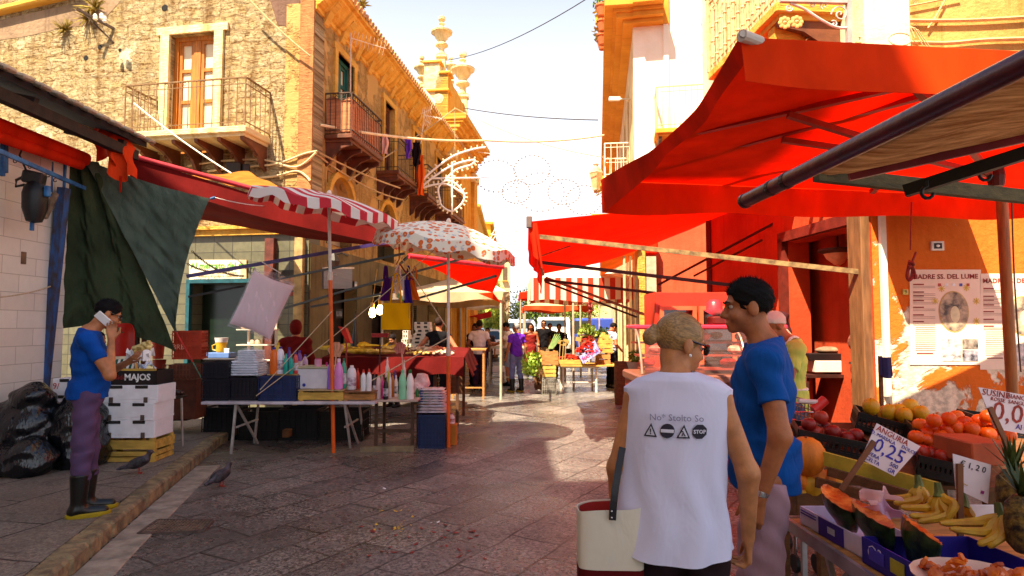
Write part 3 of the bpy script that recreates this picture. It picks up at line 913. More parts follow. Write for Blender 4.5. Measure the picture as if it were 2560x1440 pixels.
for q in((24.03,-.55,11.2),(24.02,-.3,10.35)):MB().lathe([(.16,0),(.2,.03),(.1,.05)],W(*q),14,M=Matrix((U2.cross(V(0,0,1)),V(0,0,1),-U2)).transposed()).build('boss',M_CREAM,CHU)
urn=[(.3,0),(.34,.08),(.2,.14),(.16,.4),(.24,.55),(.38,.62),(.4,.7),(.32,.78),(.2,.85),(.24,.95),(.4,1.15),(.5,1.35),(.66,1.45),(.68,1.55),(.5,1.62),(.3,1.74),(.14,1.82),(.12,1.95),(.2,2.05),(.1,2.15),(.22,2.32),(.2,2.5),(0,2.62)]
def urn_at(px,py0,py1,Y):
 a=P(px,py1,Y);b=P(px,py0,Y);k=(b.z-a.z)/2.62
 MB().lathe([(r*k,z*k)for r,z in urn],a,22).build('urn',M_CREAM,CHU,smooth=True)
 f=MB();f.box(V(a.x,a.y,a.z-.5),(.5*k,.5*k,1.0),bev=.02).box(V(a.x,a.y,a.z-.05),(.66*k,.66*k,.1));f.build('urn_pedestal',M_CREAM,CHU)
for u_ in((1104,38,140,24.6),(1157,126,240,27.2),(1054,138,214,26.5),(1127,140,200,28.5)):urn_at(*u_)
f=MB()
for i in range(9):f.bar(P(1060+i*3.2,222+i*4,22),P(1060+i*3.2,248+i*4,22),.03)
f.bar(P(1058,220,22),P(1088,258,22),.05);f.build('roof_railing',mat('#e8dcc0',.7),CHU)
# ================================================================== LOW YELLOW HOUSES BEYOND THE CHURCH
def far_house(px0,px1,py_top,Y,dY,col,label,wins=3,rows=2,name='house'):
 a,b=P(px0,py_top,Y),P(px1,py_top,Y)
 t=thing(name,label,'house',V((a.x+b.x)/2,Y+dY/2,0))
 m=plaster_mat(col,tuple(x*.6 for x in lin(col)),None,0)
 MB().box(V((a.x+b.x)/2,Y+dY/2,a.z/2),(b.x-a.x,dY,a.z)).build('wall',m,t)
 MB().box(V((a.x+b.x)/2,Y+dY/2,a.z+.12),(b.x-a.x+.5,dY+.5,.24),bev=.05).build('cornice',M_OCHRE,t)
 wd=(b.x-a.x)/wins
 for i in range(wins):
  for j in range(rows):
   z=a.z*(j+.35)/rows
   o=MB().box(V(a.x+wd*(i+.5),Y-.01,z),(min(1.0,wd*.45),.12,min(1.8,a.z/rows*.5))).build('window',mat('#5a4632',.5,.2),t)
   MB().box(V(a.x+wd*(i+.5),Y-.22,z-min(1.8,a.z/rows*.5)/2),(min(1.3,wd*.6),.4,.08)).build('sill',M_TRIM,o)
 return t
h1=far_house(1130,1192,520,40,12,'#d89a3c','low ochre house behind the church corner',2,2)
h2=far_house(1192,1226,562,52,14,'#f0b838','bright yellow house just beyond the church',2,2)
h3=far_house(1090,1215,738,62,10,'#b07838','brown house low at the far left end of the street',6,1)
h4=far_house(1226,1275,640,75,12,'#d8c090','pale narrow house at the very end of the street',2,3)
# ================================================================== PALE CORNER BUILDING, RIGHT
U3,N3=V(.985,-.174,0),V(-.174,-.985,0)
C1=V(3.1,16,0)
N4=V(-.9911,.1328,0)
WB=thing('white_building','tall cream-white building with deep ochre cornice across the street on the right','building',C1)
M_WHITE=plaster_mat('#f4e8d4','#e4d2b4',None,0,U3,.15,.3)
f=MB();facade(f,C1,U3,N3,0,5.2,4.6,12.5,[]);f.build('wall',M_WHITE,WB)
f=MB();facade(f,C1+N3*.04,U3,N3,0,5.2,0,4.6,[]);f.build('lower_wall',plaster_mat('#d05a3a','#a83c20','#e8b898',.15,U3,.3,.5),WB)
def sw4(Y):return(Y-C1.y)/U2.y
hh=[]
for y0 in(18.3,20.6,23.2,26,29):hh+=[(sw4(y0),sw4(y0+1.0),6.3,8.5),(sw4(y0-.2),sw4(y0+1.2),0,2.8)]
f=MB();facade(f,C1,U2,N4,0,sw4(46),0,12.5,hh,rev=.3)
f.build('wall',plaster_mat('#ecd2a0','#c89858','#b88a50',.3,U2,.5,.7),WB)
for k,h in enumerate(hh):
 f=MB();f.box(C1+U2*((h[0]+h[1])/2)+N4*-.33+V(0,0,(h[2]+h[3])/2),(h[1]-h[0],.05,h[3]-h[2]),Matrix((U2,-N4,V(0,0,1))).transposed())
 f.build('shutter' if h[2]>0 else 'shop_door',mat('#5a3a28',.6,.3)if h[2]>0 else mat('#3a2a1c',.7,.4),WB)
W=lambda s,d,z:C1+U2*s+N4*d+V(0,0,z)
def street_cornice(par,s0,s1,z,steps,m):
 for z0_,z1_,d_ in steps:
  f=MB();f.prism([W(s0-d_*.9,0-.05,z+z0_),W(s0-d_*.9,d_,z+z0_),W(s0-d_*.9,d_,z+z1_),W(s0-d_*.9,-.05,z+z1_)],U2*(s1-s0+d_*.9));f.build('cornice',m,par)
M_CORN=plaster_mat('#e0a040','#c07c28',None,0,U2,.3,.6)
steps=((0,.1,.25),(.1,.22,.42),(.22,.3,.5),(.3,.55,.72))
street_cornice(WB,0,sw4(34),9.3,steps,M_CORN)
for z0_,z1_,d_ in steps:
 f=MB();f.prism([C1+N3*-.05+V(0,0,9.3+z0_+.002),C1+N3*d_+V(0,0,9.3+z0_+.002),C1+N3*d_+V(0,0,9.3+z1_-.002),C1+N3*-.05+V(0,0,9.3+z1_-.002)],U3*.75)
 f.build('cornice',M_CORN,WB)
f=MB();f.box(C1+U3*.82+N3*.03+V(0,0,11.0),(.16,.1,3.4),Matrix((U3,-N3,V(0,0,1))).transposed());f.build('pilaster',M_CORN,WB)
f=MB();f.box(C1+U3*.82+N3*.03+V(0,0,7.6),(.12,.06,3.4),Matrix((U3,-N3,V(0,0,1))).transposed());f.build('downpipe',M_WHITE,WB)
for s_,z_,d_,t_ in((sw4(30),8.3,1.1,.5),(sw4(33),6.9,1.25,.6)):
 f=MB();f.prism([W(s_,-.1,z_),W(s_,d_,z_),W(s_,d_,z_+t_),W(s_,-.1,z_+t_)],U2*1.6);f.build('ledge',M_CORN,WB)
pq=C1+N3*.8
s0_=svz(1638,320,pq,U3)[0];s1_=svz(1810,320,pq,U3)[0];zz=svz(1690,318,pq,U3)[1]
balcony(WB,C1,U3,N3,s0_,s1_,zz,.8,1.02,M_CORN,mat('#e0c080',.6,.2),4,.14,curl=False,label='plain balcony on the white front')
balcony(WB,C1,U2,N4,sw4(18.2),sw4(20),5.95,.75,1.0,mat('#d8d0c0',.7,.2),mat('#f0e8d0',.6,.1),3,.16,label='white railed balcony over the street')
for k,(x,y)in enumerate(((1762,60),(1765,134))):
 a=PV(x-4,y+30,C1,U3)
 f=MB();f.bar(a,a+N3*.42+V(0,0,.1),.045,.045);f.bar(a+N3*.42+V(-.1,0,.1),a+N3*.42+V(.1,0,.1),.05,.05)
 f.build('wall_hook',M_OCHRE,WB)
f=MB();a=P(1575,248,17.6);f.tube([a,P(1540,247,17.2)],.025,6);f.box(P(1536,247,17.2),(.3,.12,.09));f.build('floodlight',mat('#e8e4dc',.4,.05),WB)
def leafball(mb,c,r,n,rr,size=.05,m=0):
 for i in range(n):
  d=V(rr.gauss(0,1),rr.gauss(0,1),rr.gauss(0,1)).normalized()*r*rr.uniform(.35,1)
  q=Vector(c)+d;a=V(rr.gauss(0,1),rr.gauss(0,1),rr.gauss(0,1)).normalized();b=a.cross(V(rr.random(),rr.random(),rr.random())).normalized()
  k=size*rr.uniform(.6,1.3)
  mb.add([q-a*k,q+b*k*.5,q+a*k,q-b*k*.5],[(0,1,2,3)],m)
for k,(x,y,Y,lab)in enumerate(((1504,40,16.6,'topmost terracotta pot with a green spiky plant hooked on the cornice rail'),(1506,78,17.3,'terracotta pot with yellow flowers, second below the top'),(1506,112,18.0,'terracotta pot with dry grass near the cornice end'),(1506,124,18.6,'lowest small terracotta pot hanging from the cornice'))):
 a=P(x,y,Y)
 t=thing('flower_pot',lab,'flower pot',a,group='flower pots along the cornice')
 MB().lathe([(.1,0),(.16,.24),(.18,.25),(.18,.3),(.15,.3),(.14,.26),(0,.25)],a,14).build('pot',mat('#c06838',.8,.2),t,smooth=True)
 f=MB();leafball(f,a+V(0,0,.45),.28,90,random.Random(k),.07)
 f.build('plant',mat(('#5a7a30','#c8a828','#a88840','#8a8a40')[k],.8,.4,20,0),t)
 # ================================================================== ORANGE CORNER BUILDING, NEAR RIGHT
C2=V(3.9,6.9,0)
U5,N5=V(.995,-.1,0).normalized(),V(-.1,-.995,0).normalized()
U6=V(-.073,.9973,0);N6=V(-.9973,-.073,0)
NBd=thing('orange_building','flaking orange corner building with posters and an open shop doorway','building',C2)
M_OR=plaster_mat('#e0742a','#c45c18','#f4e4c8',.45,U5,.5,.4,peel_low=(.2,2.2))
f=MB();facade(f,C2,U5,N5,0,6,0,3.6,[]);f.build('wall',M_OR,NBd)
f=MB();facade(f,C2+N5*.01,U5,N5,0,6,3.6,9.5,[]);f.build('upper_wall',plaster_mat('#d8a860','#8a6828','#f0dcb0',.4,U5,.6,.9),NBd)
dh=(.31,1.8,0,2.79)
f=MB();facade(f,C2,U6,N6,0,4.75,0,4.0,[dh],rev=.3);f.build('wall',plaster_mat('#c8502c','#9c3418',None,0,U6,.3,.5),NBd)
f=MB();facade(f,C2+N6*.01,U6,N6,0,4.75,4.0,9.5,[(.9,2.1,5.45,7.7)],rev=.3);f.build('upper_wall',plaster_mat('#f2e2c0','#c8a468',None,0,U6,.4,.6),NBd)
W=lambda s,d,z:C2+U6*s+N6*d+V(0,0,z)
M6=Matrix((U6,-N6,V(0,0,1))).transposed()
f=MB();f.box(W(.16,.03,1.85),(.26,.14,3.7),M6,bev=.01);f.build('door_post',mat('#7a5230',.6,.3,6,.2,stretch=(4,4,.6)),NBd)
f=MB();f.box(C2+U5*.1+N5*.03+V(0,0,2.0),(.06,.05,2.2));f.build('cable_trunk',mat('#e8e0d0',.5,.1),NBd)
f=MB()
f.box(W(1.86,.03,1.42),(.12,.12,2.84),M6);f.box(W(1.06,.03,2.86),(1.72,.12,.13),M6)
f.build('door_frame',mat('#6a2418',.5,.3,8,.2),NBd)
rm=MB()
a,b,c,d=W(.0,-.46,0),W(3.2,-.46,0),W(3.2,-3.4,0),W(.0,-3.4,0)
H_=V(0,0,3.1)
for p,q in((b,c),(c,d),(d,a)):rm.quad(p,q,q+H_,p+H_)
rm.build('room_wall',tile_mat('#c06038','#a84c28','#7a3018',.3,.3,U5,.006,.35,0,.5),NBd)
rm=MB();rm.quad(a+H_,b+H_,c+H_,d+H_);rm.build('ceiling',mat('#8a5a30',.7,.2),NBd)
rm=MB();rm.quad(a+V(0,0,.01),b+V(0,0,.01),c+V(0,0,.01),d+V(0,0,.01));rm.build('room_floor',mat('#6a3a24',.5,.2),NBd)
lp=P(2095,640,8.2)
lt=thing('ceiling_lamp','glass bowl ceiling lamp on a dark iron ring inside the shop doorway','lamp',V(lp.x,lp.y,lp.z))
MB().lathe([(.0,-.13),(.05,-.11),(.14,-.03),(.17,.03),(.16,.03),(.0,.0)],lp,20).build('bowl',mat('#f0c890',.4,.15,8,.1),lt,smooth=True)
MB().lathe([(.17,.03),(.24,.06),(.24,.09),(.16,.07)],lp,20).build('ring',M_IRON,lt,smooth=True)
MB().lathe([(.012,.07),(.012,.3),(.04,.32),(.04,.42),(.01,.42)],lp,10).tube([lp+V(-.2,0,.4),lp+V(.2,0,.4)],.02,6).build('stem',M_IRON,lt)
f=MB();f.box(C2+U5*-.0+N5*.05+V(.18,0,6.7),(.5,.2,5.6),bev=.02);f.build('corner_pier',plaster_mat('#f6e6c4','#dcb878',None,0,U5,.4,.7),NBd)
o=balcony(NBd,C2,U6,N6,.35,2.45,5.4,.82,1.05,M_OCHRE,M_IRONW,4,.1,M_WOOD_B,label='ornate balcony with bamboo-shaped balusters above the red awning')
f=MB()
for i in range(14):
 q=W(.45+i*.145,.78,5.4)
 f.lathe([(.02,0),(.02,.16),(.03,.18),(.02,.2),(.02,.4),(.03,.42),(.02,.44),(.02,.62),(.03,.64),(.02,.66),(.02,1.0)],q,8)
for i in range(5):
 q=W(2.41,.1+i*.15,5.4)
 f.lathe([(.02,0),(.02,.16),(.03,.18),(.02,.2),(.02,.4),(.03,.42),(.02,.44),(.02,.62),(.03,.64),(.02,.66),(.02,1.0)],q,8)
f.build('baluster',M_IRONW,o)
q=W(2.45,.8,5.4);MB().lathe([(.03,0),(.03,1.1),(.06,1.14),(.03,1.2),(.05,1.26),(.0,1.34)],q,10).build('finial',M_IRONW,o)
french_door(NBd,C2+N6*.01,U6,N6,.9,2.1,5.45,7.7,.2,M_WOOD_B,M_PANE_D,2,label='brown door behind the ornate balcony')
f=MB()
for s_ in(.55,1.4,2.2):
 f=MB();pr=[(0,5.2),(.75,5.2),(.75,5.05),(.6,4.9),(.42,4.95),(.3,4.7),(.12,4.45),(0,4.4)]
 f.prism([W(s_,d_,z_)for d_,z_ in pr],U6*.16);f.build('corbel',M_OCHRE,NBd)
 # ================================================================== TALL HOUSES BEHIND THE PHOTOGRAPHER, LEFT SIDE OF THE LANE (they shade the foreground)
def plain_house(name,label,x0,x1,y0,y1,h,col,nw,nr):
 t=thing(name,label,'building',V((x0+x1)/2,(y0+y1)/2,0))
 MB().box(V((x0+x1)/2,(y0+y1)/2,h/2),(x1-x0,y1-y0,h)).build('wall',plaster_mat(col,tuple(x*.6 for x in lin(col)),None,0,(0,1)),t)
 MB().box(V((x0+x1)/2+.2,(y0+y1)/2,h+.15),(x1-x0+.5,y1-y0-.02,.3),bev=.05).build('cornice',M_OCHRE,t)
 for i in range(nw):
  for j in range(nr):
   MB().box(V(x1+.01,y0+(y1-y0)*(i+.5)/nw,5.2+j*3.6),(.1,1.0,2.1)).build('window',M_WOOD_G,t)
 return t
plain_house('tenement','tall ochre tenement behind the tiled shed, nearer the camera',-10.5,-4.9,-4.2,3.2,13.6,'#c89a5c',3,2)
plain_house('tenement','taller cream tenement farther back along the lane behind the camera',-10.5,-4.9,-26,-4.3,20.8,'#d8bc84',7,5)
# ================================================================== AWNINGS, CANOPIES, UMBRELLAS
M_RED=cloth('#ff480a',.5,.2,.3,5)
M_RED2=cloth('#e83410',.4,.2,.3,5)
M_REDD=cloth('#6a0f0c',.06,.2,.3,5)
M_REDP=mat('#8a1420',.35,.2,6,.1)
M_BAR=mat('#7a5a38',.6,.35,12,.3,col2='#a08050')
M_BARD=mat('#3c1c14',.5,.3,10,.2)
M_BARK=mat('#16100e',.5,.3,10,.2)
def fold(u,v,a=.012,f=9):return a*math.sin(f*u+2.3*math.sin(3*v))+a*.6*math.sin(f*1.7*v+1.1)
def bil(a,b,c,d,u,v):return(a*(1-u)+b*u)*(1-v)+(d*(1-u)+c*u)*v
# --- big red canopy over the fruit stall
A,B=G(1850,95,3.06),G(2900,148,3.06)
D,C=G(1503,450,2.9),G(2900,505,2.86)
can=thing('canopy','large bright red fabric canopy stretched over the fruit stall','awning',V((A.x+C.x)/2,(A.y+C.y)/2,0))
def canf(u,v):
 p=bil(A,B,C,D,u,v)
 p+=V(.16*math.sin(math.pi*v)*(1-u)**3,0,-.07*math.sin(math.pi*v)*(.4+u)+.02*math.sin(11*u)*math.sin(math.pi*v)+.03*math.sin(math.pi*((v*3)%1))*.5)
 return p
MB().sheet(canf,48,30,.004).build('fabric',M_RED,can,smooth=True)
def vala(fn,drop,n=60,nv=6,sw=.02,ph=0,fr=26,out=V(0,-.04,0)):
 return lambda u,v:fn(u)+V(0,0,-(drop(u)if callable(drop)else drop)*v)+out*v+V(0,1,0)*sw*v*math.sin(fr*u+ph)+V(1,0,0)*sw*.5*v*math.sin(fr*1.4*u+1)
MB().sheet(vala(lambda u:canf(u,0)+V(0,-.006,0),lambda u:.235+.03*math.sin(5*u),sw=.012,fr=14),70,6,.003).build('valance',M_RED,can,smooth=True)
MB().sheet(vala(lambda u:canf(u,1)+V(0,.006,0),lambda u:.28-.1*u+.015*math.sin(22*u),sw=.02,fr=30,out=V(0,.02,0)),80,5,.003).build('valance',M_RED,can,smooth=True)
MB().sheet(vala(lambda v:canf(0,v)+V(-.006,0,0),lambda v:.08+.2*max(0,v-.6)/.4,sw=.015,fr=12,out=V(.05,0,0)),40,4,.003).build('valance',M_RED2,can,smooth=True)
for k,(a,b)in enumerate((((1697,341),(2560,150)),((1610,428),(2480,195)),((1560,505),(2300,330)))):
 MB().bar(G(*a,2.98-.03*k),G(*b,2.98),.045,.03).build('rib',mat('#b02010',.5,.2,9,.2),can)
for a,b,za,zb_ in(((1970,287),(2175,350),2.95,2.8),((1955,350),(2120,373),2.93,2.85),((2285,218),(2335,265),2.95,2.9),((2430,378),(2480,440),2.8,2.8),((2320,400),(2480,440),2.85,2.8),((2180,480),(2220,440),2.72,2.8)):
 MB().bar(G(*a,za),G(*b,zb_),.04,.035).build('arm',mat('#a03018',.5,.2),can)
hub=G(2490,440,2.78);MB().lathe([(.05,-.08),(.06,0),(.05,.08)],hub,10).build('hub',M_BARD,can)
q=A+V(.01,-.02,-.01);MB().tube([q+V(-.02,-.03,0),q+V(.1,.05,0)],.03,12).lathe([(.016,0),(.016,.012)],q+V(-.02,-.035,0),8,M=Matrix(((1,0,0),(0,0,-1),(0,1,0)))).build('end_roller',mat('#c8bcb0',.4,.1),can)
pa,pb=P(2503,470,4.5),P(2548,1300,4.5)
pb=pa+(pb-pa)*((pa.z-.0)/(pa.z-pb.z))
MB().tube([pa,pb],.036,12).build('pole',mat('#a0622c',.5,.25,8,.25,stretch=(5,5,.5)),can,smooth=True)
a=P(2279,505,5.2);f=MB();b=P(2276,625,5.2)
f.tube([a,b],.006,6)
f.tube(smoothpts([P(2290,630,5.18),P(2283,648,5.18),P(2276,665,5.2),P(2268,685,5.2),P(2272,702,5.19),P(2283,690,5.2),P(2278,660,5.19),P(2287,680,5.19),P(2288,698,5.19)],4),.009,6)
f.tube(smoothpts([P(2270,655,5.17),P(2282,657,5.15),P(2282,664,5.17),P(2270,666,5.17)],3),.012,6)
f.tube(smoothpts([P(2274,650,5.2),P(2266,690,5.22),P(2275,700,5.2),P(2281,668,5.2)],4),.008,6)
tag(origin_to_base(f.build('cord',mat('#8a3430',.8,.25,20,.3))),'knotted brown cord hanging from the red canopy before the orange wall','cord')
f=MB();a=P(2529,488,4.2);f.tube(smoothpts([a,P(2536,700,4.2),P(2552,930,4.2)],4),.005,6)
tag(origin_to_base(f.build('cord',mat('#6a4a34',.8,.2))),'thin plain cord hanging beside the brown canopy pole','cord')
# --- unseen box added to cast shade on the orange wall above the posters
f=MB();f.box(C2+U5*.45+N5*.36+V(0,0,2.93),(.98,.7,.1),Matrix((U5,-N5,V(0,0,1))).transposed(),bev=.02)
tag(origin_to_base(f.build('shade_box',M_REDP)),'unseen red box added under the canopy to shade the orange wall','awning')
# --- second red awning over the butcher's stall
A,B=V(.225,8.0,2.96),V(3.82,8.3,3.55)
D,C=V(.62,12.6,2.68),V(3.42,15.2,3.62)
aw=thing('wall_awning','red wall awning with a hanging front flap over the butcher stall','awning',V(2.2,10,0))
sag=lambda u,v:bil(A,B,C,D,u,v)+V(0,0,-.07*math.sin(math.pi*u)*(1+.3*math.sin(9*v))+fold(u,v,.008))
MB().sheet(sag,30,30,.004).build('fabric',M_RED,aw,smooth=True)
MB().sheet(vala(lambda u:sag(0,u)+V(-.02,0,-.02),lambda u:.33+.06*math.sin(8*u),sw=.03,fr=17,out=V(-.02,0,0)),40,6,.004).build('valance',M_RED2,aw,smooth=True)
MB().sheet(vala(lambda u:sag(.0,0)+V(-.03+.12*u,-.02,-.02),lambda u:.36+.22*u,sw=.03,fr=9,out=V(.06,0,0)),8,8,.004).build('flap',M_RED2,aw,smooth=True)
MB().bar(A+V(-.01,0,0),D,.05,.08).build('front_bar',mat('#9a8474',.4,.2),aw)
MB().box(A+V(-.01,-.03,-.01),(.07,.05,.15),bev=.01).build('end_cap',mat('#6a5650',.5,.2),aw)
for a,b,ya,yb,w_,m_ in(((1332,590),(2150,680),8.05,7.0,.055,M_BAR),((1352,656),(1905,722),9.6,9.4,.05,M_BARD),((1360,700),(1640,733),11.8,11.5,.05,M_BARD)):
 MB().bar(P(*a,ya),P(*b,yb),w_*.8,w_).build('arm',m_,aw)
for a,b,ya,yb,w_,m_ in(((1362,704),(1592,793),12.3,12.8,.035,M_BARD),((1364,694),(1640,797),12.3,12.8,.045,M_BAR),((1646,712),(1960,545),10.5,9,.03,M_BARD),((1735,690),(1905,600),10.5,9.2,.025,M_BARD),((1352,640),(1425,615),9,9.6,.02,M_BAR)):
 MB().bar(P(*a,ya),P(*b,yb),w_).build('brace',m_,aw)  # the thin dark ones by the red wall are shadow lines built as bars
MB().tube([P(1772,535,11.45),V(P(1772,535,11.45).x,11.45,0)],.06,10).build('downpipe',mat('#5c1c14',.5,.2),NBd)
# --- dark tube awning near the camera, beige underside
ta,tb=P(1862,503,2.32),P(2700,90,1.08)
na=thing('folding_awning','dark red tube of a near folding awning with worn beige fabric','awning',V(tb.x+.4,1.7,0))
MB().tube([ta,tb],.0255,18).build('front_tube',mat('#5a0e1c',.3,.25,14,.15,spec=.6),na,smooth=True)
MB().tube([ta-(tb-ta)*.001,ta+(tb-ta)*.012],.0275,18).build('end_cap',mat('#3a0c14',.3,.1),na,smooth=True)
for t in(.16,.235):
 q=ta.lerp(tb,t);MB().tube([q-(tb-ta)*.008,q+(tb-ta)*.008],.0275,14).tube([q,q+V(-.03,0,-.012)],.006,6).build('clamp',M_BARD,na)
f1,f2=ta.lerp(tb,.36)+V(0,0,-.02),tb+V(0,0,-.02)
f3,f4=P(2800,282,1.75),P(2175,414,1.95)
m_b,nt_,bb=new_mat('worn_beige_cloth')
sv_=coords(nt_,(1.5,14,14),(0,0,R(-25)))
cc=mixc(nt_,ramp(nt_,noise(nt_,sv_,3,7,.7),[(.38,0.),(.64,1.)]),'#b88450','#f0c898')
nt_.links.new(cc,bb.inputs['Base Color']);bb.inputs['Roughness'].default_value=.9
tr=nt_.nodes.new('ShaderNodeBsdfTranslucent');nt_.links.new(cc,tr.inputs[0]);mx=nt_.nodes.new('ShaderNodeMixShader');mx.inputs[0].default_value=.6
nt_.links.new(bb.outputs[0],mx.inputs[1]);nt_.links.new(tr.outputs[0],mx.inputs[2]);nt_.links.new(mx.outputs[0],nt_.nodes['Material Output'].inputs[0])
MB().sheet(lambda u,v:bil(f1,f2,f3,f4,u,v)+V(0,0,-.015*math.sin(math.pi*v)+fold(u,v,.004)),30,12,.003).build('fabric',m_b,na,smooth=True)
MB().bar(P(2120,432,1.93),P(2820,278,1.76),.02,.05).build('rear_bar',mat('#7a1418',.4,.2),na)
MB().bar(P(2040,436,2.02),P(2700,507,2.3),.03,.045).build('arm',mat('#5a4a24',.7,.3,12,.3,stretch=(1,5,5)),na)
MB().bar(P(2262,478,1.75),P(2700,340,1.5),.026,.032).build('strut',M_BARK,na);MB().bar(P(2040,440,2.03),P(2140,405,2.0),.02,.026).build('strut',M_BARK,na)
for(x,y)in((2318,470),(2462,425)):
 c=P(x,y,1.68)
 MB().tube([c+V(0,0,.02)]+[c+V(.016*math.cos(t),0,-.012+.016*math.sin(t))for t in np.linspace(1.57,6.2,9)],.0045,6).build('hook',M_BARK,na)
 # --- long red awning in front of the old building, left
A,B=P(330,396,8.5),P(985,572,10.0)
D,C=P(500,548,11.0),P(1010,622,12.4)
la_=thing('stall_awning','long dark red awning sloping along the front of the old building','awning',V(-3.2,9.5,0))
sag=lambda u,v:bil(A,B,C,D,u,v)+V(0,0,-.05*math.sin(math.pi*u)-.03*math.sin(math.pi*v)+fold(u,v,.01))
MB().sheet(sag,40,20,.004).build('fabric',M_REDD,la_,smooth=True)
MB().sheet(vala(lambda u:sag(u,0)+V(0,-.008,0),.3,sw=.015,fr=18),50,4,.004).build('valance',M_REDD,la_,smooth=True)
MB().tube([A+V(0,-.02,.03),B+V(0,-.02,.03)],.035,10).build('front_tube',mat('#b83038',.4,.15),la_,smooth=True)
for a,b,ya,yb,w_,m_ in(((466,691),(985,603),8.6,9.8,.05,mat('#43306a',.4,.3,9,.2)),((470,742),(610,715),9,9.4,.03,M_BARK)):
 MB().bar(P(*a,ya),P(*b,yb),w_).build('arm',m_,la_)
for a,b in(((700,697),(1010,634)),((712,770),(1000,688)),((778,767),(985,730)),((1000,690),(1180,640)),((1030,750),(1240,690))):
 MB().bar(P(*a,12.2),P(*b,10.3),.035).build('brace',M_BARK,la_)
MB().sheet(lambda u,v:bil(P(478,441,11.6),P(622,431,11.9),P(752,486,9.4),P(640,482,9.3),u,v)+V(0,0,fold(u,v,.02)),20,20,.005).build('tarpaulin_strip',cloth('#c07a30',.45,.2,.4,6),la_,smooth=True,label='tan tarpaulin strip lying over the awning')
A,B=P(1022,640,11.2),P(1258,668,12.6)
D,C=P(1120,690,12.5),P(1232,731,13.2)
ra=thing('stall_awning','shorter red awning with a drooping pointed end beyond the poppy umbrella','awning',V(-1.2,12.4,0))
MB().sheet(lambda u,v:bil(A,B,C,D,u,v)+V(0,0,-.06*math.sin(math.pi*u)*v+fold(u,v,.012)),24,14,.004).build('fabric',M_RED,ra,smooth=True)
MB().tube([A,B],.045,10).build('front_tube',mat('#d83040',.4,.15),ra,smooth=True)
MB().prism([C,C+V(.18,.05,-.22),C+V(-.3,0,-.02)],V(0,.004,0)).build('flap',M_RED,ra)
MB().bar(B,P(1262,640,15),.04).bar(A,P(1000,660,13),.04).build('arm',M_BARK,ra)
# --- umbrellas
def stripe_mat(c1,c2,freq,axis,trans=.25,noisy=0,rot=0):
 m,nt,b=new_mat('striped_cloth')
 v=coords(nt,rot=(0,0,rot));s=nt.nodes.new('ShaderNodeSeparateXYZ');nt.links.new(v,s.inputs[0])
 mu=nt.nodes.new('ShaderNodeMath');mu.operation='MULTIPLY';mu.inputs[1].default_value=freq;nt.links.new(s.outputs[axis],mu.inputs[0])
 fr_=nt.nodes.new('ShaderNodeMath');fr_.operation='FRACT';nt.links.new(mu.outputs[0],fr_.inputs[0])
 gt=nt.nodes.new('ShaderNodeMath');gt.operation='GREATER_THAN';gt.inputs[1].default_value=.5;nt.links.new(fr_.outputs[0],gt.inputs[0])
 c=mixc(nt,gt.outputs[0],c1,c2)
 b.inputs['Roughness'].default_value=.8;nt.links.new(c,b.inputs['Base Color'])
 nb=bump(nt,b,noise(nt,coords(nt),9,3),.2,.02)
 t=nt.nodes.new('ShaderNodeBsdfTranslucent');nt.links.new(c,t.inputs[0])
 mx=nt.nodes.new('ShaderNodeMixShader');mx.inputs[0].default_value=trans
 nt.links.new(b.outputs[0],mx.inputs[1]);nt.links.new(t.outputs[0],mx.inputs[2]);nt.links.new(mx.outputs[0],nt.nodes['Material Output'].inputs[0])
 return m
def poppy_mat():
 m,nt,b=new_mat('poppy_cloth')
 v=coords(nt)
 vo=nt.nodes.new('ShaderNodeTexVoronoi');vo.inputs['Scale'].default_value=10.5;vo.inputs['Randomness'].default_value=.55
 nt.links.new(warp(nt,v,.03,12),vo.inputs['Vector'])
 d=vo.outputs['Distance']
 c=mixc(nt,ramp(nt,d,[(.36,1.),(.41,0.)]),'#f6f0e0','#e87028')
 c=mixc(nt,ramp(nt,d,[(.13,1.),(.17,0.)]),c,'#f0c090');c=mixc(nt,ramp(nt,d,[(.06,1.),(.1,0.)]),c,'#702010')
 c=mixc(nt,ramp(nt,noise(nt,v,16,3),[(.60,0.),(.64,.6)]),c,'#8fb0c8')
 b.inputs['Roughness'].default_value=.8;nt.links.new(c,b.inputs['Base Color'])
 t=nt.nodes.new('ShaderNodeBsdfTranslucent');nt.links.new(c,t.inputs[0])
 mx=nt.nodes.new('ShaderNodeMixShader');mx.inputs[0].default_value=.18
 nt.links.new(b.outputs[0],mx.inputs[1]);nt.links.new(t.outputs[0],mx.inputs[2]);nt.links.new(mx.outputs[0],nt.nodes['Material Output'].inputs[0])
 return m
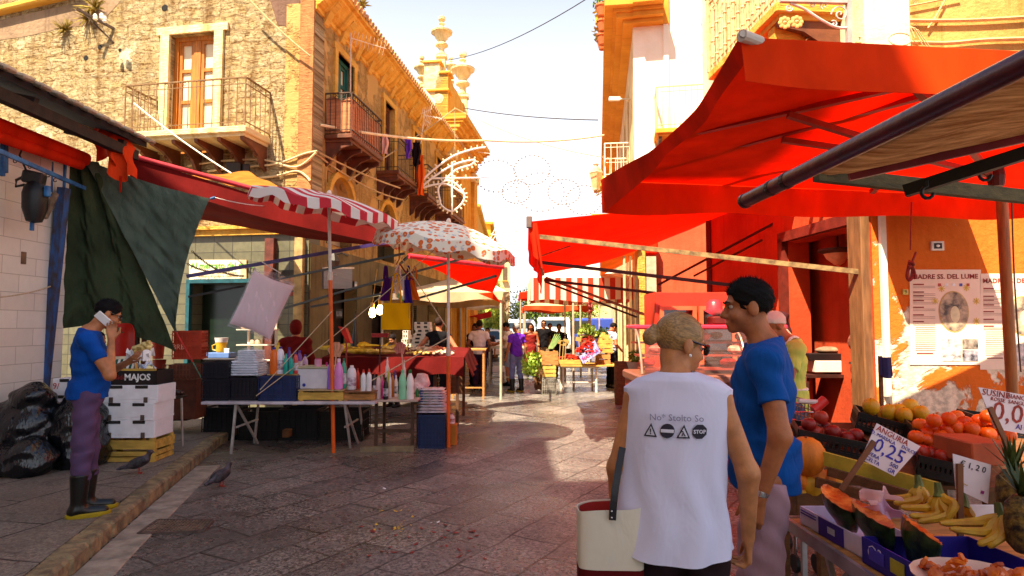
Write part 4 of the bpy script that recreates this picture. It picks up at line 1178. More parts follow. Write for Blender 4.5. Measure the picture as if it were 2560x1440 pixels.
def umbrella(label,foot,top,rad,drop,tilt,cm,sides=8,val=.13,joint=.55,tw=0,lower='#e8641c',rim_joint=None):
 t=thing('umbrella',label,'umbrella',foot,group='market umbrellas on two-tone poles')
 mid=foot.lerp(top,joint)
 MB().tube([mid,top],.021,12).build('upper_pole',mat('#e8e0d8',.4,.06),t,smooth=True)
 MB().tube([foot,mid],.026,12).build('lower_pole',mat(lower,.45,.12),t,smooth=True)
 MB().lathe([(.032,-.05),(.036,0),(.032,.06)],mid,12).tube([mid+V(0,0,.02),mid+V(.09,-.02,.02)],.007,6).build('clamp',mat('#d8c8b8',.4,.1),t)
 M=Euler((R(tilt[0]),R(tilt[1]),tw)).to_matrix()
 def pt(r,th,z):
  return top+M@V(r*math.cos(th),r*math.sin(th),z)
 def canopy(u,v):
  th=2*math.pi*v;seg=(v*sides)%1
  pinch=math.cos(math.pi/sides)/math.cos(2*math.pi/sides*(seg-.5))
  r=rad*u*(pinch*.55+.45)
  z=-drop*u**1.7+.03*u*math.cos(2*math.pi*seg)*-1
  return pt(r,th,z)
 c=MB().sheet(canopy,12,sides*8,.003)
 o=c.build('canopy',cm,t,smooth=True)
 n=sides*8
 def val_(u,v):
  p=canopy(1,v);seg=(v*sides)%1
  return p+M@V(math.cos(2*math.pi*v)*.02*u,math.sin(2*math.pi*v)*.02*u,-u*(val+.035*math.sin(math.pi*seg*2)**2))
 MB().sheet(val_,3,n,.002).build('valance',cm,t,smooth=True)
 for i in range(sides):
  MB().tube([pt(.02,2*math.pi*i/sides,-.05)]+[canopy(k/6,i/sides)+V(0,0,-.012)for k in range(1,7)],.005,5).build('rib',mat('#c8c0b8',.4,.1),t)
 MB().lathe([(.03,0),(.035,.02),(.02,.05),(0,.06)],top,10,M=M).build('finial',mat('#f0e0d0',.5),t)
 return t
um1=umbrella('red and white striped umbrella over the bottles table',G(834,1132),P(822,486,8.35),.98,.15,(3,12),stripe_mat('#f4ece6','#d83040',5.2,1,rot=.5),8,.1,.68)
um2=umbrella('white umbrella printed with orange poppies beside the street',G(1121,1118),P(1121,556,8.75),.98,.3,(3,9),poppy_mat(),8,.12,.42)
def rope(label,a,b,sag=.0,r=.008,m=None,cat='rope',name='rope',group=None,n=10):
 f=MB();f.tube(catenary(a,b,sag,n),r,6)
 return tag(origin_to_base(f.build(name,m or mat('#d0b898',.8,.15,20,.2))),label,cat,group)
rope('pale rope from the poppy umbrella pole down to the table of bottles',P(1118,845,8.7),P(905,965,8.4))
rope('white guy rope from the hanging bags down to the right umbrella pole',P(1000,640,8.6),P(1118,820,8.7))
rope('pale guy rope slanting from the striped umbrella pole toward the left crates',P(830,778,8.35),P(650,975,8.2),r=.006)
rope('thin cord crossing in front of the yellow bag',P(1085,625,8.6),P(640,990,8.3),.05,.006)
rope('short red tie under the green tarpaulin corner',P(440,830,8.6),P(482,905,8.7),0,.012,mat('#c83028',.6))
rope('green string from the red tie to the trestle table end',P(482,905,8.7),P(533,1000,8.7),0,.007,mat('#4a8a70',.6))
rope('white twisted rope from the balcony corner to the tan tarpaulin',P(335,258,11.9),P(578,433,11.3),.05,.014,mat('#f0e4cc',.8,.1,40,.5))
# --- canopies farther down the street
def gable_canopy(label,x0,x1,y0,y1,ze,zr,cm,vm,drop=.28,name='market_canopy',legs=True,lh=None):
 t=thing(name,label,'awning',V((x0+x1)/2,(y0+y1)/2,0),group='market canopies down the street')
 xm,ym=(x0+x1)/2,(y0+y1)/2
 def top(u,v):
  x,y=x0+(x1-x0)*u,y0+(y1-y0)*v
  e=min(min(u,1-u),min(v,1-v))*2
  return V(x,y,ze+(zr-ze)*e-.05*math.sin(math.pi*e))
 MB().sheet(top,16,16,.004).build('fabric',cm,t,smooth=True)
 f=MB()
 for a,b in(((x0,y0),(x1,y0)),((x1,y0),(x1,y1)),((x0,y1),(x0,y0)),((x1,y1),(x0,y1))):
  a_,b_=V(*a,ze),V(*b,ze)
  f.sheet(lambda u,v,a_=a_,b_=b_:a_.lerp(b_,u)+V(0,0,-drop*v+.04*math.sin(9*u)*v)+V(.03,.03,0)*v*math.sin(23*u),30,3,.003)
 f.build('valance',vm,t,smooth=True)
 if legs:
  for x,y in((x0+.05+(1.1 if vm is M_STR_X else 0),y0+.05),(x1-.05,y0+.05),(x0+.05+(1.1 if vm is M_STR_X else 0),y1-.05),(x1-.05,y1-.05)):
   MB().tube([V(x,y,0),V(x,y,ze)],.03,8).build('leg',mat('#b8a890',.4,.15),t)
 return t
M_CWHITE=cloth('#f4ecdc',.45);M_CBEIGE=cloth('#e0c8a0',.4)
M_STR_X=stripe_mat('#f4e0c8','#d8401c',3.4,0);M_STR_Y=stripe_mat('#f4e0c8','#d8401c',3.4,1)
gable_canopy('white peaked canopy with red striped valance over the vegetable stall',.5,3.3,17.2,20,2.95,3.7,M_CWHITE,M_STR_X,.62)
gable_canopy('low pale canopy with orange front edge farther behind the striped one',.4,2.7,22,25,2.35,2.75,M_CBEIGE,cloth('#e86030',.4),.18)
gable_canopy('long pale canopy along the left stalls beyond the red awning',-3.0,-.2,14.5,19,2.42,2.9,M_CBEIGE,M_CBEIGE,.2)
gable_canopy('white canopy near the crossing at the far left',-2.6,-.3,24,27,2.6,3.5,M_CWHITE,M_CWHITE,.25)
gable_canopy('white canopy with low eaves behind the grey-haired man',-1.7,-.1,20.5,23,2.75,3.3,M_CWHITE,M_CBEIGE,.2)
gable_canopy('cream canopy beside the pale building past the vegetable stall',2.2,4.2,21,24,2.7,3.2,M_CWHITE,M_CBEIGE,.22)
gable_canopy('orange red canopy over the farthest right stall',.3,3.6,26,29,3.0,3.6,M_RED2,M_RED2,.25)
f=MB();f.sheet(lambda u,v:bil(P(1500,655,15.4),P(1600,612,15.4),P(1600,640,17.5),P(1500,690,17.5),u,v),10,10,.004)
tag(origin_to_base(f.build('wall_awning',cloth('#d8863c',.5),smooth=True)),'small tan awning fixed to the pale corner building','awning')
# ================================================================== TILED SHED AND PAVEMENT CORNER, LEFT
M_TARP=cloth('#3c4630',.12,.25,1.0,13,(1,1,.55))
M_BLUE=mat('#1c5a9c',.5,.35,9,.3,col2='#3a78b0')
M_RUST=mat('#5a3a24',.7,.4,9,.4)
SX=-5.6
SH=thing('tiled_shed','white tiled market shed with dark sheet roof at the left edge','shed',V(SX,5,0))
f=MB();f.box(V(SX-.15,2.5,1.95),(.3,11,3.66));f.build('wall',tile_mat('#ece0d4','#e4d6c8','#b8a898',.5,.203,(0,1),.004,.35,.5,.12),SH)
f=MB()
pr=[V(-4.78,0,3.98),V(-7.2,0,4.75),V(-7.2,0,4.83),V(-4.78,0,4.06)]
f.prism([p+V(0,-3,0)for p in pr],V(0,11.25,0));f.build('roof',mat('#1c1412',.8,.3,5,.3),SH)
f=MB()
for i in range(48):f.box(V(-4.83,-2.85+i*.235,4.09),(.34,.16,.05),(0,.3,0),bev=.02)
f.build('roof_tiles',mat('#a8947c',.8,.35,9,.4),SH)
f=MB();f.bar(V(-4.9,-3,3.86),V(-4.9,8.2,3.86),.1,.12)
for i in range(6):f.bar(V(-4.85,7.9-i*1.5,3.93),V(-5.6,7.9-i*1.5,4.1),.06,.08)
f.build('beam',mat('#2a1c14',.8,.4,9,.4),SH)
f=MB();a,b=P(-60,292,6.3),P(212,398,7.9)
f.tube([a,b],.085,14);f.tube([a+V(.02,0,-.13),b+V(.02,-.1,-.1)],.06,12)
tag(origin_to_base(f.build('rolled_awning',M_RED2,smooth=True)),'red awning rolled up under the shed roof','awning')
f=MB();a,b=P(235,312,8.0),P(345,385,8.35)
t=thing('cloth_bundle','bunched orange red cloth hanging over the roof pole end','cloth',a)
f.tube([a+V(-.05,-.05,.0),b],.06,12);f.lathe([(.04,0),(.075,.0),(.075,.03)],a+V(-.06,-.07,0),12,M=Matrix(((1,0,0),(0,0,-1),(0,1,0)))).build('pole',mat('#a88858',.8,.3,9,.4),t)
s_=[P(245,312,7.9),P(262,318,7.85),P(290,330,7.9),P(318,348,8.0),P(338,372,8.1)]
e_=[P(240,405,7.9),P(285,395,7.8),P(275,440,7.85),P(320,447,7.95),P(336,440,8.1)]
ss,ee=smoothpts(s_,6),smoothpts(e_,6)
MB().sheet(lambda u,v:ss[int(u*24)].lerp(ee[int(u*24)],v)+V(0,.06*math.sin(u*21),.03*math.sin(u*17))*min(1,v*3)+V(0,-.1*math.sin(math.pi*min(1,v*1.5)),0),24,12,.006).build('cloth',cloth('#e84818',.3,.15,.5,8),t,smooth=True)
MB().sheet(lambda u,v:bil(P(299,440,7.9),P(306,440,7.9),P(303,480,7.95),P(299,482,7.95),u,v),2,6,.006).build('tail',cloth('#d03018',.3),t,smooth=True)
def polething(label,a,b,w_,m_,cat='pole',name='pole',extra=None):
 f=MB();f.bar(a,b,w_)
 if extra:extra(f)
 return tag(origin_to_base(f.build(name,m_)),label,cat)
br=thing('hook_rail','blue painted rail with butcher hooks along the tiled wall','rail',P(100,425,6.9))
MB().bar(P(-60,352,5.9),P(212,471,8.0),.03,.045).build('rail',M_BLUE,br)
for x0,y0,x1,y1,Y in((14,360,14,432,6.95),(8,360,6,440,6.8),(128,405,126,480,7.7),(163,392,157,480,7.9)):
 MB().bar(P(x0,y0,Y),P(x1,y1,Y),.04,.03).build('upright',M_BLUE,br)
for x,y,Y in((38,398,6.9),(75,412,7.1),(120,434,7.3),(138,446,7.4)):
 c=P(x,y,Y);MB().tube([c+V(0,0,.03)]+[c+V(.02*math.cos(t),0,-.02+.02*math.sin(t))for t in np.linspace(1.57,6,8)],.005,5).build('hook',M_IRON,br)
def gpole(x0,y0,x1,y1,Y):
 a,b=P(x0,y0,Y),P(x1,y1,Y);return a,a+(b-a)*((a.z-KZ)/(a.z-b.z))
f_=lambda Z:None
polething('thick blue and rusty pole leaning against the shed end',*gpole(160,470,108,960,7.75),.1,mat('#4a3a34',.6,.3,14,.4,col2='#2a5c9c',stretch=(1,1,.35)))
polething('blue pole with a top hook standing by the white tiles',*gpole(90,665,78,960,7.55),.05,M_BLUE)
polething('rusty brown post behind the leaning blue pole',*gpole(116,652,107,960,7.9),.07,M_RUST)
rope('thin cord tied from the leaning blue pole to the shed wall',P(126,716,7.7),P(-40,745,6.0),.03,.008)
f=MB();c=P(57,645,7.3);f.box(c+V(.0,0,0),(.03,.07,.14));f.build('socket_box',mat('#7a5a44',.7,.3),SH)
c=P(88,490,6.9)
lt=thing('floodlight','black caged lamp body hanging from the blue hook rail','lamp',c)
MB().lathe([(.0,-.3),(.08,-.28),(.125,-.14),(.13,.02),(.11,.1),(.06,.16),(.0,.17)],c,16,sx=.9).build('housing',mat('#161414',.45,.3,9,.2),lt,smooth=True)
f=MB();f.box(c+V(-.02,0,.2),(.2,.14,.14),(.1,.2,.3),bev=.02);f.build('lamp_head',mat('#221c1a',.4,.2),lt)
f=MB();f.tube([c+V(-.1,-.02,.22),c+V(-.2,-.02,.17),c+V(-.2,-.02,.1),c+V(-.1,-.02,.12)],.014,6);f.tube([c+V(-.1,0,.26),c+V(-.19,0,.45),c+V(-.23,.1,.6)],.01,6);f.build('handle',mat('#221c1a',.4,.2),lt)
MB().box(c+V(.13,0,.05),(.05,.06,.12),bev=.01).build('switch',M_BLUE,lt);MB().box(c+V(-.02,0,-.33),(.03,.03,.1)).build('plug',M_BLUE,lt)
a,b=P(140,482,7.3),P(110,546,7.2)
f=MB();f.bar(a,b,.05,.07,bev=.015);f.lathe([(0,0),(.035,.02),(.03,.1)],b-(a-b)*.03,8)
tag(origin_to_base(f.build('mallet',mat('#5a4030',.7,.3,9,.3,col2='#907860'))),'worn wooden mallet tied beside the blue leaning pole','tool')
tp=thing('tarpaulin','dark green tarpaulin tied up as a screen beside the shed','tarpaulin',P(300,640,8.3))
def crum(u,v,k=1):return V(.01,-.03,0)*k*(math.sin(19*u+5*math.sin(7*v))+.6*math.sin(31*v+6*math.sin(9*u))+.4*math.sin(53*u+17*v)+.3*math.sin(47*v-29*u+3*math.sin(13*u)))
L0,L1,L2,L3=P(163,405,8.0),P(245,405,8.3),P(437,885,8.65),P(148,822,8.0)
def lp_(u,v):
 p=bil(L0,L1,L2,L3,u,v)
 p+=V(0,0,(.17*math.sin(math.pi*u)**2+.05*math.sin(9*u))*v**3)+V(0,-.06*math.sin(u*16+2*v),0)*.8
 return p+crum(u,v,.5)
MB().sheet(lp_,90,90,.004).build('panel',M_TARP,tp,smooth=True)
T0,T1,T2=P(215,400,8.2),P(527,497,8.8),P(441,832,8.6)
def tp_(u,v):
 a=T0.lerp(T2,v);b=T1.lerp(T2,v)
 p=a.lerp(b,u)
 return p+V(0,-.03,0)+V(0,.05*math.sin(math.pi*u),-.04*math.sin(math.pi*u)*(1-v))+V(-.1,0,0)*math.sin(math.pi*v)*u+crum(u*(1-v),v,.45)
MB().sheet(tp_,90,90,.004).build('flap',cloth('#5e6c5e',.2,.2,1.0,14,(1,1,.6)),tp,smooth=True)  # flap paler than the panel: the brighter light on it is in its colour
MB().tube([T1,T1+V(.06,0,.02)],.02,8).build('tie',M_BLUE,tp)
rope('white cord from the tarpaulin corner to the striped umbrella',T1+V(.06,0,.02),P(660,515,8.6),.02,.006,mat('#e8dcd0',.7))
# ---- rubbish bags
M_BAG=mat('#0a0a10',.22,.2,6,.9,9,stretch=(1,1,.4),spec=.7,bd=.05)
def bagpile(label,lumps,m,amp=.013,sc=22,name='rubbish_bag',ph=0,cat='bag',grp=None):
 s=Solid(.022);
 for c,r in lumps:s.ell(c,r,k=.07)
 s.wr=(amp,sc,ph)
 o=s.build(name,m,None)
 o.data.transform(Matrix.Identity(4))
 return tag(origin_to_base(o),label,cat,grp)
bq=G(40,1160,KZ)
bagpile('big black rubbish bag leaning on the tiled wall, leftmost',[((-5.25,7.0,.5),(.38,.34,.42)),((-5.3,7.0,.28),(.42,.38,.22)),((-5.15,6.95,.88),(.2,.2,.16))],M_BAG,ph=1,grp='black rubbish bags on the pavement')
bagpile('black rubbish bag standing between the leftmost bag and the man',[((-4.78,7.15,.52),(.27,.3,.42)),((-4.76,7.15,.26),(.3,.32,.2)),((-4.7,7.15,.98),(.12,.12,.12))],M_BAG,ph=3,grp='black rubbish bags on the pavement')
bagpile('small slumped black rubbish bag in front of the other two',[((-5.08,6.72,.26),(.34,.24,.2)),((-4.95,6.7,.3),(.2,.2,.2))],M_BAG,ph=5,grp='black rubbish bags on the pavement')
# ---- generic boxes and crates
def slat_crate(label,c,d,m_,rz=0,rows=3,group=None,cat='crate',name='wooden_crate',tilt=None):
 """c = middle of the base; slatted fruit crate"""
 t=thing(name,label,cat,c,rz,group)
 if tilt:t.rotation_euler=(tilt[0],tilt[1],rz)
 x,y,z=d;th=.012
 f=MB()
 for sy in(-1,1):
  for i in range(rows):f.box((0,sy*(y/2-th/2),z*(i+.5)/rows),(x,th,z/rows*.78))
 for sx in(-1,1):
  for i in range(rows):f.box((sx*(x/2-th-.003),0,z*(i+.5)/rows),(th,y-2*th-.004,z/rows*.78))
 for sx in(-1,1):
  for sy in(-1,1):f.box((sx*(x/2-.04),sy*(y/2-.03),z/2+.006),(.05,.05,z+.02))
 f.build('slats',m_,t,local=True)
 f=MB()
 for i in range(4):f.box((0,-y/2+y*(i+.5)/4,.006+.014),(x-.06,y/4*.8,.008))
 f.build('floor',m_,t,local=True)
 return t
def lattice_crate(label,c,d,m_,rz=0,nx=8,nz=3,group=None,name='plastic_crate',tilt=None,solid=False):
 t=thing(name,label,'crate',c,rz,group)
 if tilt:t.rotation_euler=(tilt[0],tilt[1],rz)
 x,y,z=d;th=.012
 f=MB()
 for sy in(-1,1):
  for zz in(.015,z-.015):f.box((0,sy*y/2,zz),(x,th,.03))
  for i in range(nx+1):f.box((-x/2+x*i/nx,sy*y/2,z/2),(.012,th*.8,z-.06))
  for j in range(1,nz):f.box((0,sy*y/2,z*j/nz),(x,th*.6,.01))
 ny=max(2,int(nx*y/x))
 for sx in(-1,1):
  for zz in(.015,z-.015):f.box((sx*x/2,0,zz),(th,y-th,.029))
  for i in range(ny+1):f.box((sx*x/2,-y/2+y*i/ny,z/2),(th*.8,.012,z-.06))
  for j in range(1,nz):f.box((sx*x/2,0,z*j/nz),(th*.6,y,.01))
 f.build('sides',m_,t,local=True)
 f=MB();f.box((0,0,.006),(x-.02,y-.02,.01))
 if solid:
  for sy in(-1,1):f.box((0,sy*(y/2-.01),z/2),(x-.03,.005,z-.05))
 f.build('floor',m_,t,local=True)
 return t
def foam_box(label,c,d,rz=0,group=None,lid=False,m_=None,notch=True,dirt=False):
 t=thing('foam_box',label,'box',c,rz,group)
 x,y,z=d
 m_=m_ or mat('#f2eef0',.6,.06,9,.15,60)
 f=MB();th=.03
 f.box((0,0,.015),(x,y,.03))
 for s_ in(-1,1):
  f.box((0,s_*(y/2-th/2),z/2+.015),(x,th,z-.03),bev=.006)
  f.box((s_*(x/2-th/2),0,z/2+.015),(th,y-2*th,z-.03))
 f.build('tray',m_,t,local=True)
 f=MB()
 for s_ in(-1,1):f.box((s_*x*.22,-y/2-.003,z-.02),(x*.22,.012,.035),bev=.004)
 f.build('grip',mat('#2a2420',.8),t,local=True)
 if dirt:
  f=MB()
  for s_ in(-1,1):f.box((s_*x*.3,-y/2-.006,.03),(.04,.012,.06))
  f.build('foot_notch',mat('#5a4a40',.8),t,local=True)
 return t
M_CRW=mat('#c8a048',.75,.25,5,.3,40,stretch=(1,5,5))
M_CRB=mat('#b07a40',.75,.3,5,.3,40,stretch=(1,5,5))
M_CRD=mat('#6a4426',.8,.3,5,.3,40,stretch=(1,5,5))
sx0,sx1=P(243,1100,7.3).x,P(388,1100,7.3).x
scx,swd=(sx0+sx1)/2,sx1-sx0
GW='wooden crates stacked by the man with the phone';GF='white foam boxes stacked by the man with the phone'
zc=KZ
slat_crate('yellowish wooden crate, lower one under the white foam boxes',V(scx,7.5,zc),(swd,.42,.125),M_CRW,.03,2,GW)
slat_crate('yellowish wooden crate directly under the white foam boxes',V(scx+.01,7.51,zc+.128),(swd*.98,.42,.13),M_CRW,-.02,1,GW)
z=zc+.272
for k in range(3):
 foam_box(('lowest white foam box, resting on the yellow wooden crate','middle white foam box of the stack under the black carton','top white foam box directly under the black carton')[k],V(scx+(0,.0,.01)[k],7.5,z),(swd*(.95,.96,.98)[k],.42,.195),(.02,-.02,.03)[k],GF,dirt=True);z+=.197
t=thing('fruit_carton','open black printed carton with MAJOS lettering on top of the foam boxes','carton',V(scx+.01,7.5,z))
f=MB();x_,y_,h_=swd*.9,.38,.16
f.box(V(scx+.01,7.5,z+.008),(x_,y_,.014))
for s_ in(-1,1):f.box(V(scx+.01,7.5+s_*y_/2,z+h_/2),(x_,.012,h_));f.box(V(scx+.01+s_*x_/2,7.5,z+h_/2),(.012,y_-.014,h_))
f.build('sides',mat('#181012',.5,.3,9,.1),t)
f=MB();f.box(V(scx+.01,7.5-y_/2-.002,z+h_+.012),(x_,.03,.024));f.build('rim',M_CRW,t)
fy=7.5-y_/2-.009
text('lettering','MAJOS',.1,V(scx+.1,fy,z+.085),(1,0,0),(0,0,1),mat('#f0ece8',.5),t,bold=.03)
text('lettering','Iside',.075,V(scx-.1,fy,z+.085),(1,0,0),(0,0,1),mat('#a02018',.5),t)
MB().box(V(scx-.24,fy+.002,z+.09),(.09,.006,.11),(0,.3,0)).build('leaf_print',mat('#f4e8e4',.5),t)
q=V(scx+.1,7.45,z+.17);f=MB();f.sheet(lambda u,v:q+V(.2*u-.1,.12*v-.06,.05+.035*math.sin(7*u+5*v)+.02*math.sin(17*u)),10,8,.002)
tag(origin_to_base(f.build('plastic_bag',glassy('#e8f0ff',.2,.6),smooth=True)),'crumpled clear plastic bag lying on the black carton','bag')
lx=P(165,1090,7.6).x;z=KZ
slat_crate('narrow wooden crate under the left white boxes behind the man',V(lx+.1,7.75,z),(.5,.4,.18),M_CRW,.0,2,GW);z+=.2
slat_crate('second narrow wooden crate under the left white boxes',V(lx+.1,7.75,z),(.5,.4,.12),M_CRW,.02,1,GW);z+=.14
for k in range(3):
 foam_box(('lowest white foam box of the left stack behind the man','middle white foam box of the left stack behind the man','top white foam box of the left stack, red numbers on its end')[k],V(lx+.1+(.02,-.03,.0)[k],7.75,z),(.5,.4,.19),(.04,-.05,.0)[k],GF);z+=.192
text('lettering','9/',.1,V(lx-.1,7.54,z-.09),(1,0,0),(0,0,1),mat('#c03028'),[o for o in COL.objects if o.get('label','').startswith('top white foam box of the left')][0])
dc=thing('deck_chair','deck chair with green and white striped canvas behind the crates','chair',G(305,1080,KZ))
y_=8.0;a,b,c,d=P(262,898,y_),P(333,895,y_),P(345,1000,y_-.35),P(258,1005,y_-.35)
MB().sheet(lambda u,v:bil(a,b,c,d,u,v)+V(0,.05*math.sin(math.pi*v),0),10,10,.006).build('canvas',stripe_mat('#f0ece4','#1c5a48',16,0,.1),dc,smooth=True)
for p,q in((a,d),(b,c)):MB().bar(p+V(.02,0,.04),q+(q-p)*.9+V(.02,0,0),.03).build('frame',mat('#c88a40',.6,.2),dc)
MB().bar(a+V(0,0,.01),b+V(0,0,.01),.035).build('frame',mat('#e0d0b0',.6,.2),dc)
rc=thing('plastic_chair','red plastic chair behind the man with the phone','chair',V(P(302,860,8.3).x,8.3,KZ))
x0_,x1_=P(270,850,8.3).x,P(334,850,8.3).x;z0_,z1_=P(300,930,8.3).z,P(300,808,8.3).z
MB().sheet(lambda u,v:V(x0_+(x1_-x0_)*u,8.3+.06*math.sin(math.pi*u),z0_+(z1_-z0_)*v*(1-.18*(2*u-1)**4*v)),14,10,.014).build('backrest',mat('#b81c10',.4,.1),rc,smooth=True)
MB().box(V((x0_+x1_)/2,8.05,z0_-.02),(x1_-x0_,.45,.03),bev=.01).build('seat',mat('#b81c10',.4,.1),rc)
for sx_ in(0,1):
 for yy in(7.87,8.25):MB().bar(V(x0_+(x1_-x0_)*sx_,yy,KZ),V(x0_+(x1_-x0_)*sx_,yy,z0_-.03),.03).build('leg',mat('#b81c10',.4,.1),rc)
st_=thing('metal_stool','stool with a bent pale metal leg near the foot of the reclining person','stool',V(P(408,1080,7.9).x,8.05,KZ))
sz_=P(410,1000,7.9).z;xx=P(400,1000,7.9).x
for dx,dy in((-.15,0),(.1,0),(-.15,.3),(.1,.3)):MB().tube(smoothpts([V(xx+dx*.7,7.92+dy,sz_),V(xx+dx,7.92+dy,sz_-.03),V(xx+dx*1.3,7.92+dy,KZ)],4),.014,7).build('leg',mat('#a8a098',.35,.15,9,0,metal=.6),st_,smooth=True)
MB().box(V(xx-.02,8.07,sz_+.012),(.34,.4,.025),bev=.01).build('seat',mat('#3a2a20',.6,.2),st_)
def pxbox(name,label,cat,x0,x1,yt,yb,Y,dep,m_,group=None,bev=.006,parent=None):
 a,b=P(x0,yb,Y),P(x1,yt,Y)
 f=MB();f.box(V((a.x+b.x)/2,Y+dep/2,(a.z+b.z)/2),(b.x-a.x,dep,b.z-a.z),bev=bev)
 o=f.build(name,m_,parent)
 if parent is None:tag(origin_to_base(o),label,cat,group)
 return o,a,b
for(x,lab,c_)in((355,'upright brown board beside the red chair','#5a2a14'),(338,'dark narrow board leaning beside the red chair','#3a2214')):
 pxbox('board',lab,'board',x-9,x+9,832,1052,8.6,.04,mat(c_,.7,.3,5,.3))
RC=mat('#b03414',.5,.15,9,.1)
for k,(x0,x1,yt,yb,lab)in enumerate(((370,402,852,898,'orange red plastic tub on top of the tub stack'),(372,405,900,925,'red plastic tub in the middle of the stack'),(368,398,928,962,'pale pink bucket at the bottom of the tub stack'))):
 a,b=P(x0,yb,9.2),P(x1,yt,9.2);r_=(b.x-a.x)/2
 tag(origin_to_base(MB().lathe([(r_*.8,0),(r_,b.z-a.z),(r_*.92,b.z-a.z),(r_*.74,.02),(0,.02)],V((a.x+b.x)/2,9.3,a.z),18).build('tub',(RC,mat('#8a2410',.5,.15),mat('#d09a80',.5,.1))[k],smooth=True)),lab,'tub','plastic tubs stacked behind the tarpaulin')
pxbox('tub_table','low brown bench under the plastic tubs','bench',355,470,962,1052,9.15,.6,mat('#3a1c10',.8,.3))
for k in range(2):
 a=P(440,888-k*36,9.0)
 lattice_crate(('red plastic fruit crate with white letters behind the tarpaulin tie','upper red plastic fruit crate behind the tarpaulin tie')[k],V(a.x+.1,9.2,a.z-(.06)),(.38,.3,.2),RC,.15,6,3,'red crates behind the tarpaulin',solid=True)
f=MB();a=P(440,908,9.05);f.box(V(a.x+.1,9.2,a.z-.4),(.4,.32,.76));tag(origin_to_base(f.build('cabinet',mat('#5a2814',.8,.3))),'dark brown box stand under the red fruit crates','box')
text('lettering','BRB',.1,P(446,868,8.95),(1,0,0),(0,0,1),mat('#f0a080'),[q for q in COL.objects if q.get('label','').startswith('red plastic fruit crate with white')][0])
wb=thing('wire_basket','rusty wire basket on the pavement behind the string','basket',G(430,1010,.6))
f=MB();a,b=P(405,950,8.8),P(475,912,8.8)
for i in range(9):
 x=a.x+(b.x-a.x)*i/8;f.bar(V(x,8.8,a.z),V(x,8.8,b.z),.008);f.bar(V(x,8.8,a.z),V(x,9.1,a.z),.008);f.bar(V(x,9.1,a.z),V(x,9.1,b.z),.008)
for j in range(4):
 zz=a.z+(b.z-a.z)*j/3
 for y_ in(8.8,9.1):f.bar(V(a.x,y_,zz),V(b.x,y_,zz),.008)
f.build('wire',mat('#6a3a24',.6,.3),wb)
# ---- pigeons
def pigeon(label,loc,rz,c1='#2a2428',peck=0):
 t=thing('pigeon',label,'pigeon',loc,rz,'pigeons on the paving')
 s=Solid(.006)
 s.ell((0,0,.115),(.052,.095,.055),M=Euler((R(22),0,0)).to_matrix(),k=.03)
 s.cone((0,.06,.14),(0,.09,.2),.036,.022,.03);s.ell((0,.1,.215),(.022,.028,.022),k=.02)
 s.cone((0,-.06,.1),(0,-.19,.065),.036,.014,.03,sq=None)
 s.cone((0,.12,.212),(0,.147,.203),.009,.003,.006)
 s.build('body',mat(c1,.5,.5,25,.3,col2='#5a5058'),t)
 for sx in(-1,1):
  f=MB();f.ball((sx*.047,-.025,.118),(.016,.1,.042),0,10,Euler((R(20),0,sx*-.1)).to_matrix());f.build('wing',mat('#1c181c',.5,.3,25,.3,col2='#4a4448'),t,local=True,smooth=True)
  f=MB();f.tube([(sx*.02,-.0,.075),(sx*.022,.005,.035),(sx*.022,0,.006)],.006,6)
  for dx in(-.014,0,.014):f.tube([(sx*.022,0,.006),(sx*.022+dx,.03,.004)],.004,5)
  f.build('leg',mat('#a83028',.6,.2),t,local=True)
  MB().ball((sx*.019,.108,.221),.004,0,8).build('eye',mat('#c06020',.3),t,local=True)
 return t
pigeon('dark pigeon on the pavement beside the wooden crates, facing right',G(347,1184,KZ),R(-62))
pigeon('dark pigeon standing on the street paving between gutter and umbrella pole',G(553,1217),R(-25),'#201820')
# ================================================================== HOUSEHOLD GOODS STALL
M_LEGW=mat('#b8b0a8',.5,.2,9,.1)
TZ=P(720,1004,8.3).z
tb_=thing('trestle_table','long trestle table of white boards carrying detergents and crates','table',V(P(720,1000,8.3).x,8.75,0))
x0,x1=P(503,1004,8.3).x,P(938,1000,8.3).x
MB().box(V((x0+x1)/2,8.72,TZ-.02),(x1-x0,.86,.035),bev=.005).build('tabletop',mat('#c4bcc4',.5,.2,6,.15),tb_)
for xa,xb in((590,578),(862,876)):
 a=P(xa,1008,8.34);b=G(xb,1134 if xa<700 else 1120)
 for dy in(0,.75):
  MB().bar(V(a.x,a.y+dy,TZ-.04),V(b.x,b.y+dy,0),.028).build('leg',M_LEGW,tb_)
 MB().bar(V(a.x-.01,8.4,TZ*.5),V(a.x-.01,9.1,TZ*.5),.02).build('stretcher',M_LEGW,tb_)
 MB().bar(V(a.x,8.36,TZ-.05),V(a.x,9.1,0),.026).build('leg',M_LEGW,tb_)
x2,x3=P(918,1004,8.5).x,P(1040,1000,8.5).x
tc_=thing('side_table','small pale board table carrying the green and white bottles','table',V((x2+x3)/2,8.8,0))
T2=P(980,1000,8.5).z
MB().box(V((x2+x3)/2+.02,8.85,T2-.012),(x3-x2,.72,.03),bev=.005).build('tabletop',mat('#c8b0a0',.6,.2,6,.2),tc_)
for x in(x2+.1,x3-.06):
 for y in(8.6,9.15):MB().bar(V(x,y,T2-.03),V(x,y,0),.04).build('leg',mat('#4a3424',.7,.3),tc_)
MB().bar(V(x2+.1,8.6,.26),V(x3-.06,8.6,.26),.03,.04).build('stretcher',mat('#4a3424',.7,.3),tc_)
MB().bar(V(x2-.08,8.52,.035),V(x3-.03,8.56,.035),.05,.07).build('foot_board',mat('#8a7a5c',.8,.3),tc_)
DK='dark crates stored under the trestle table'
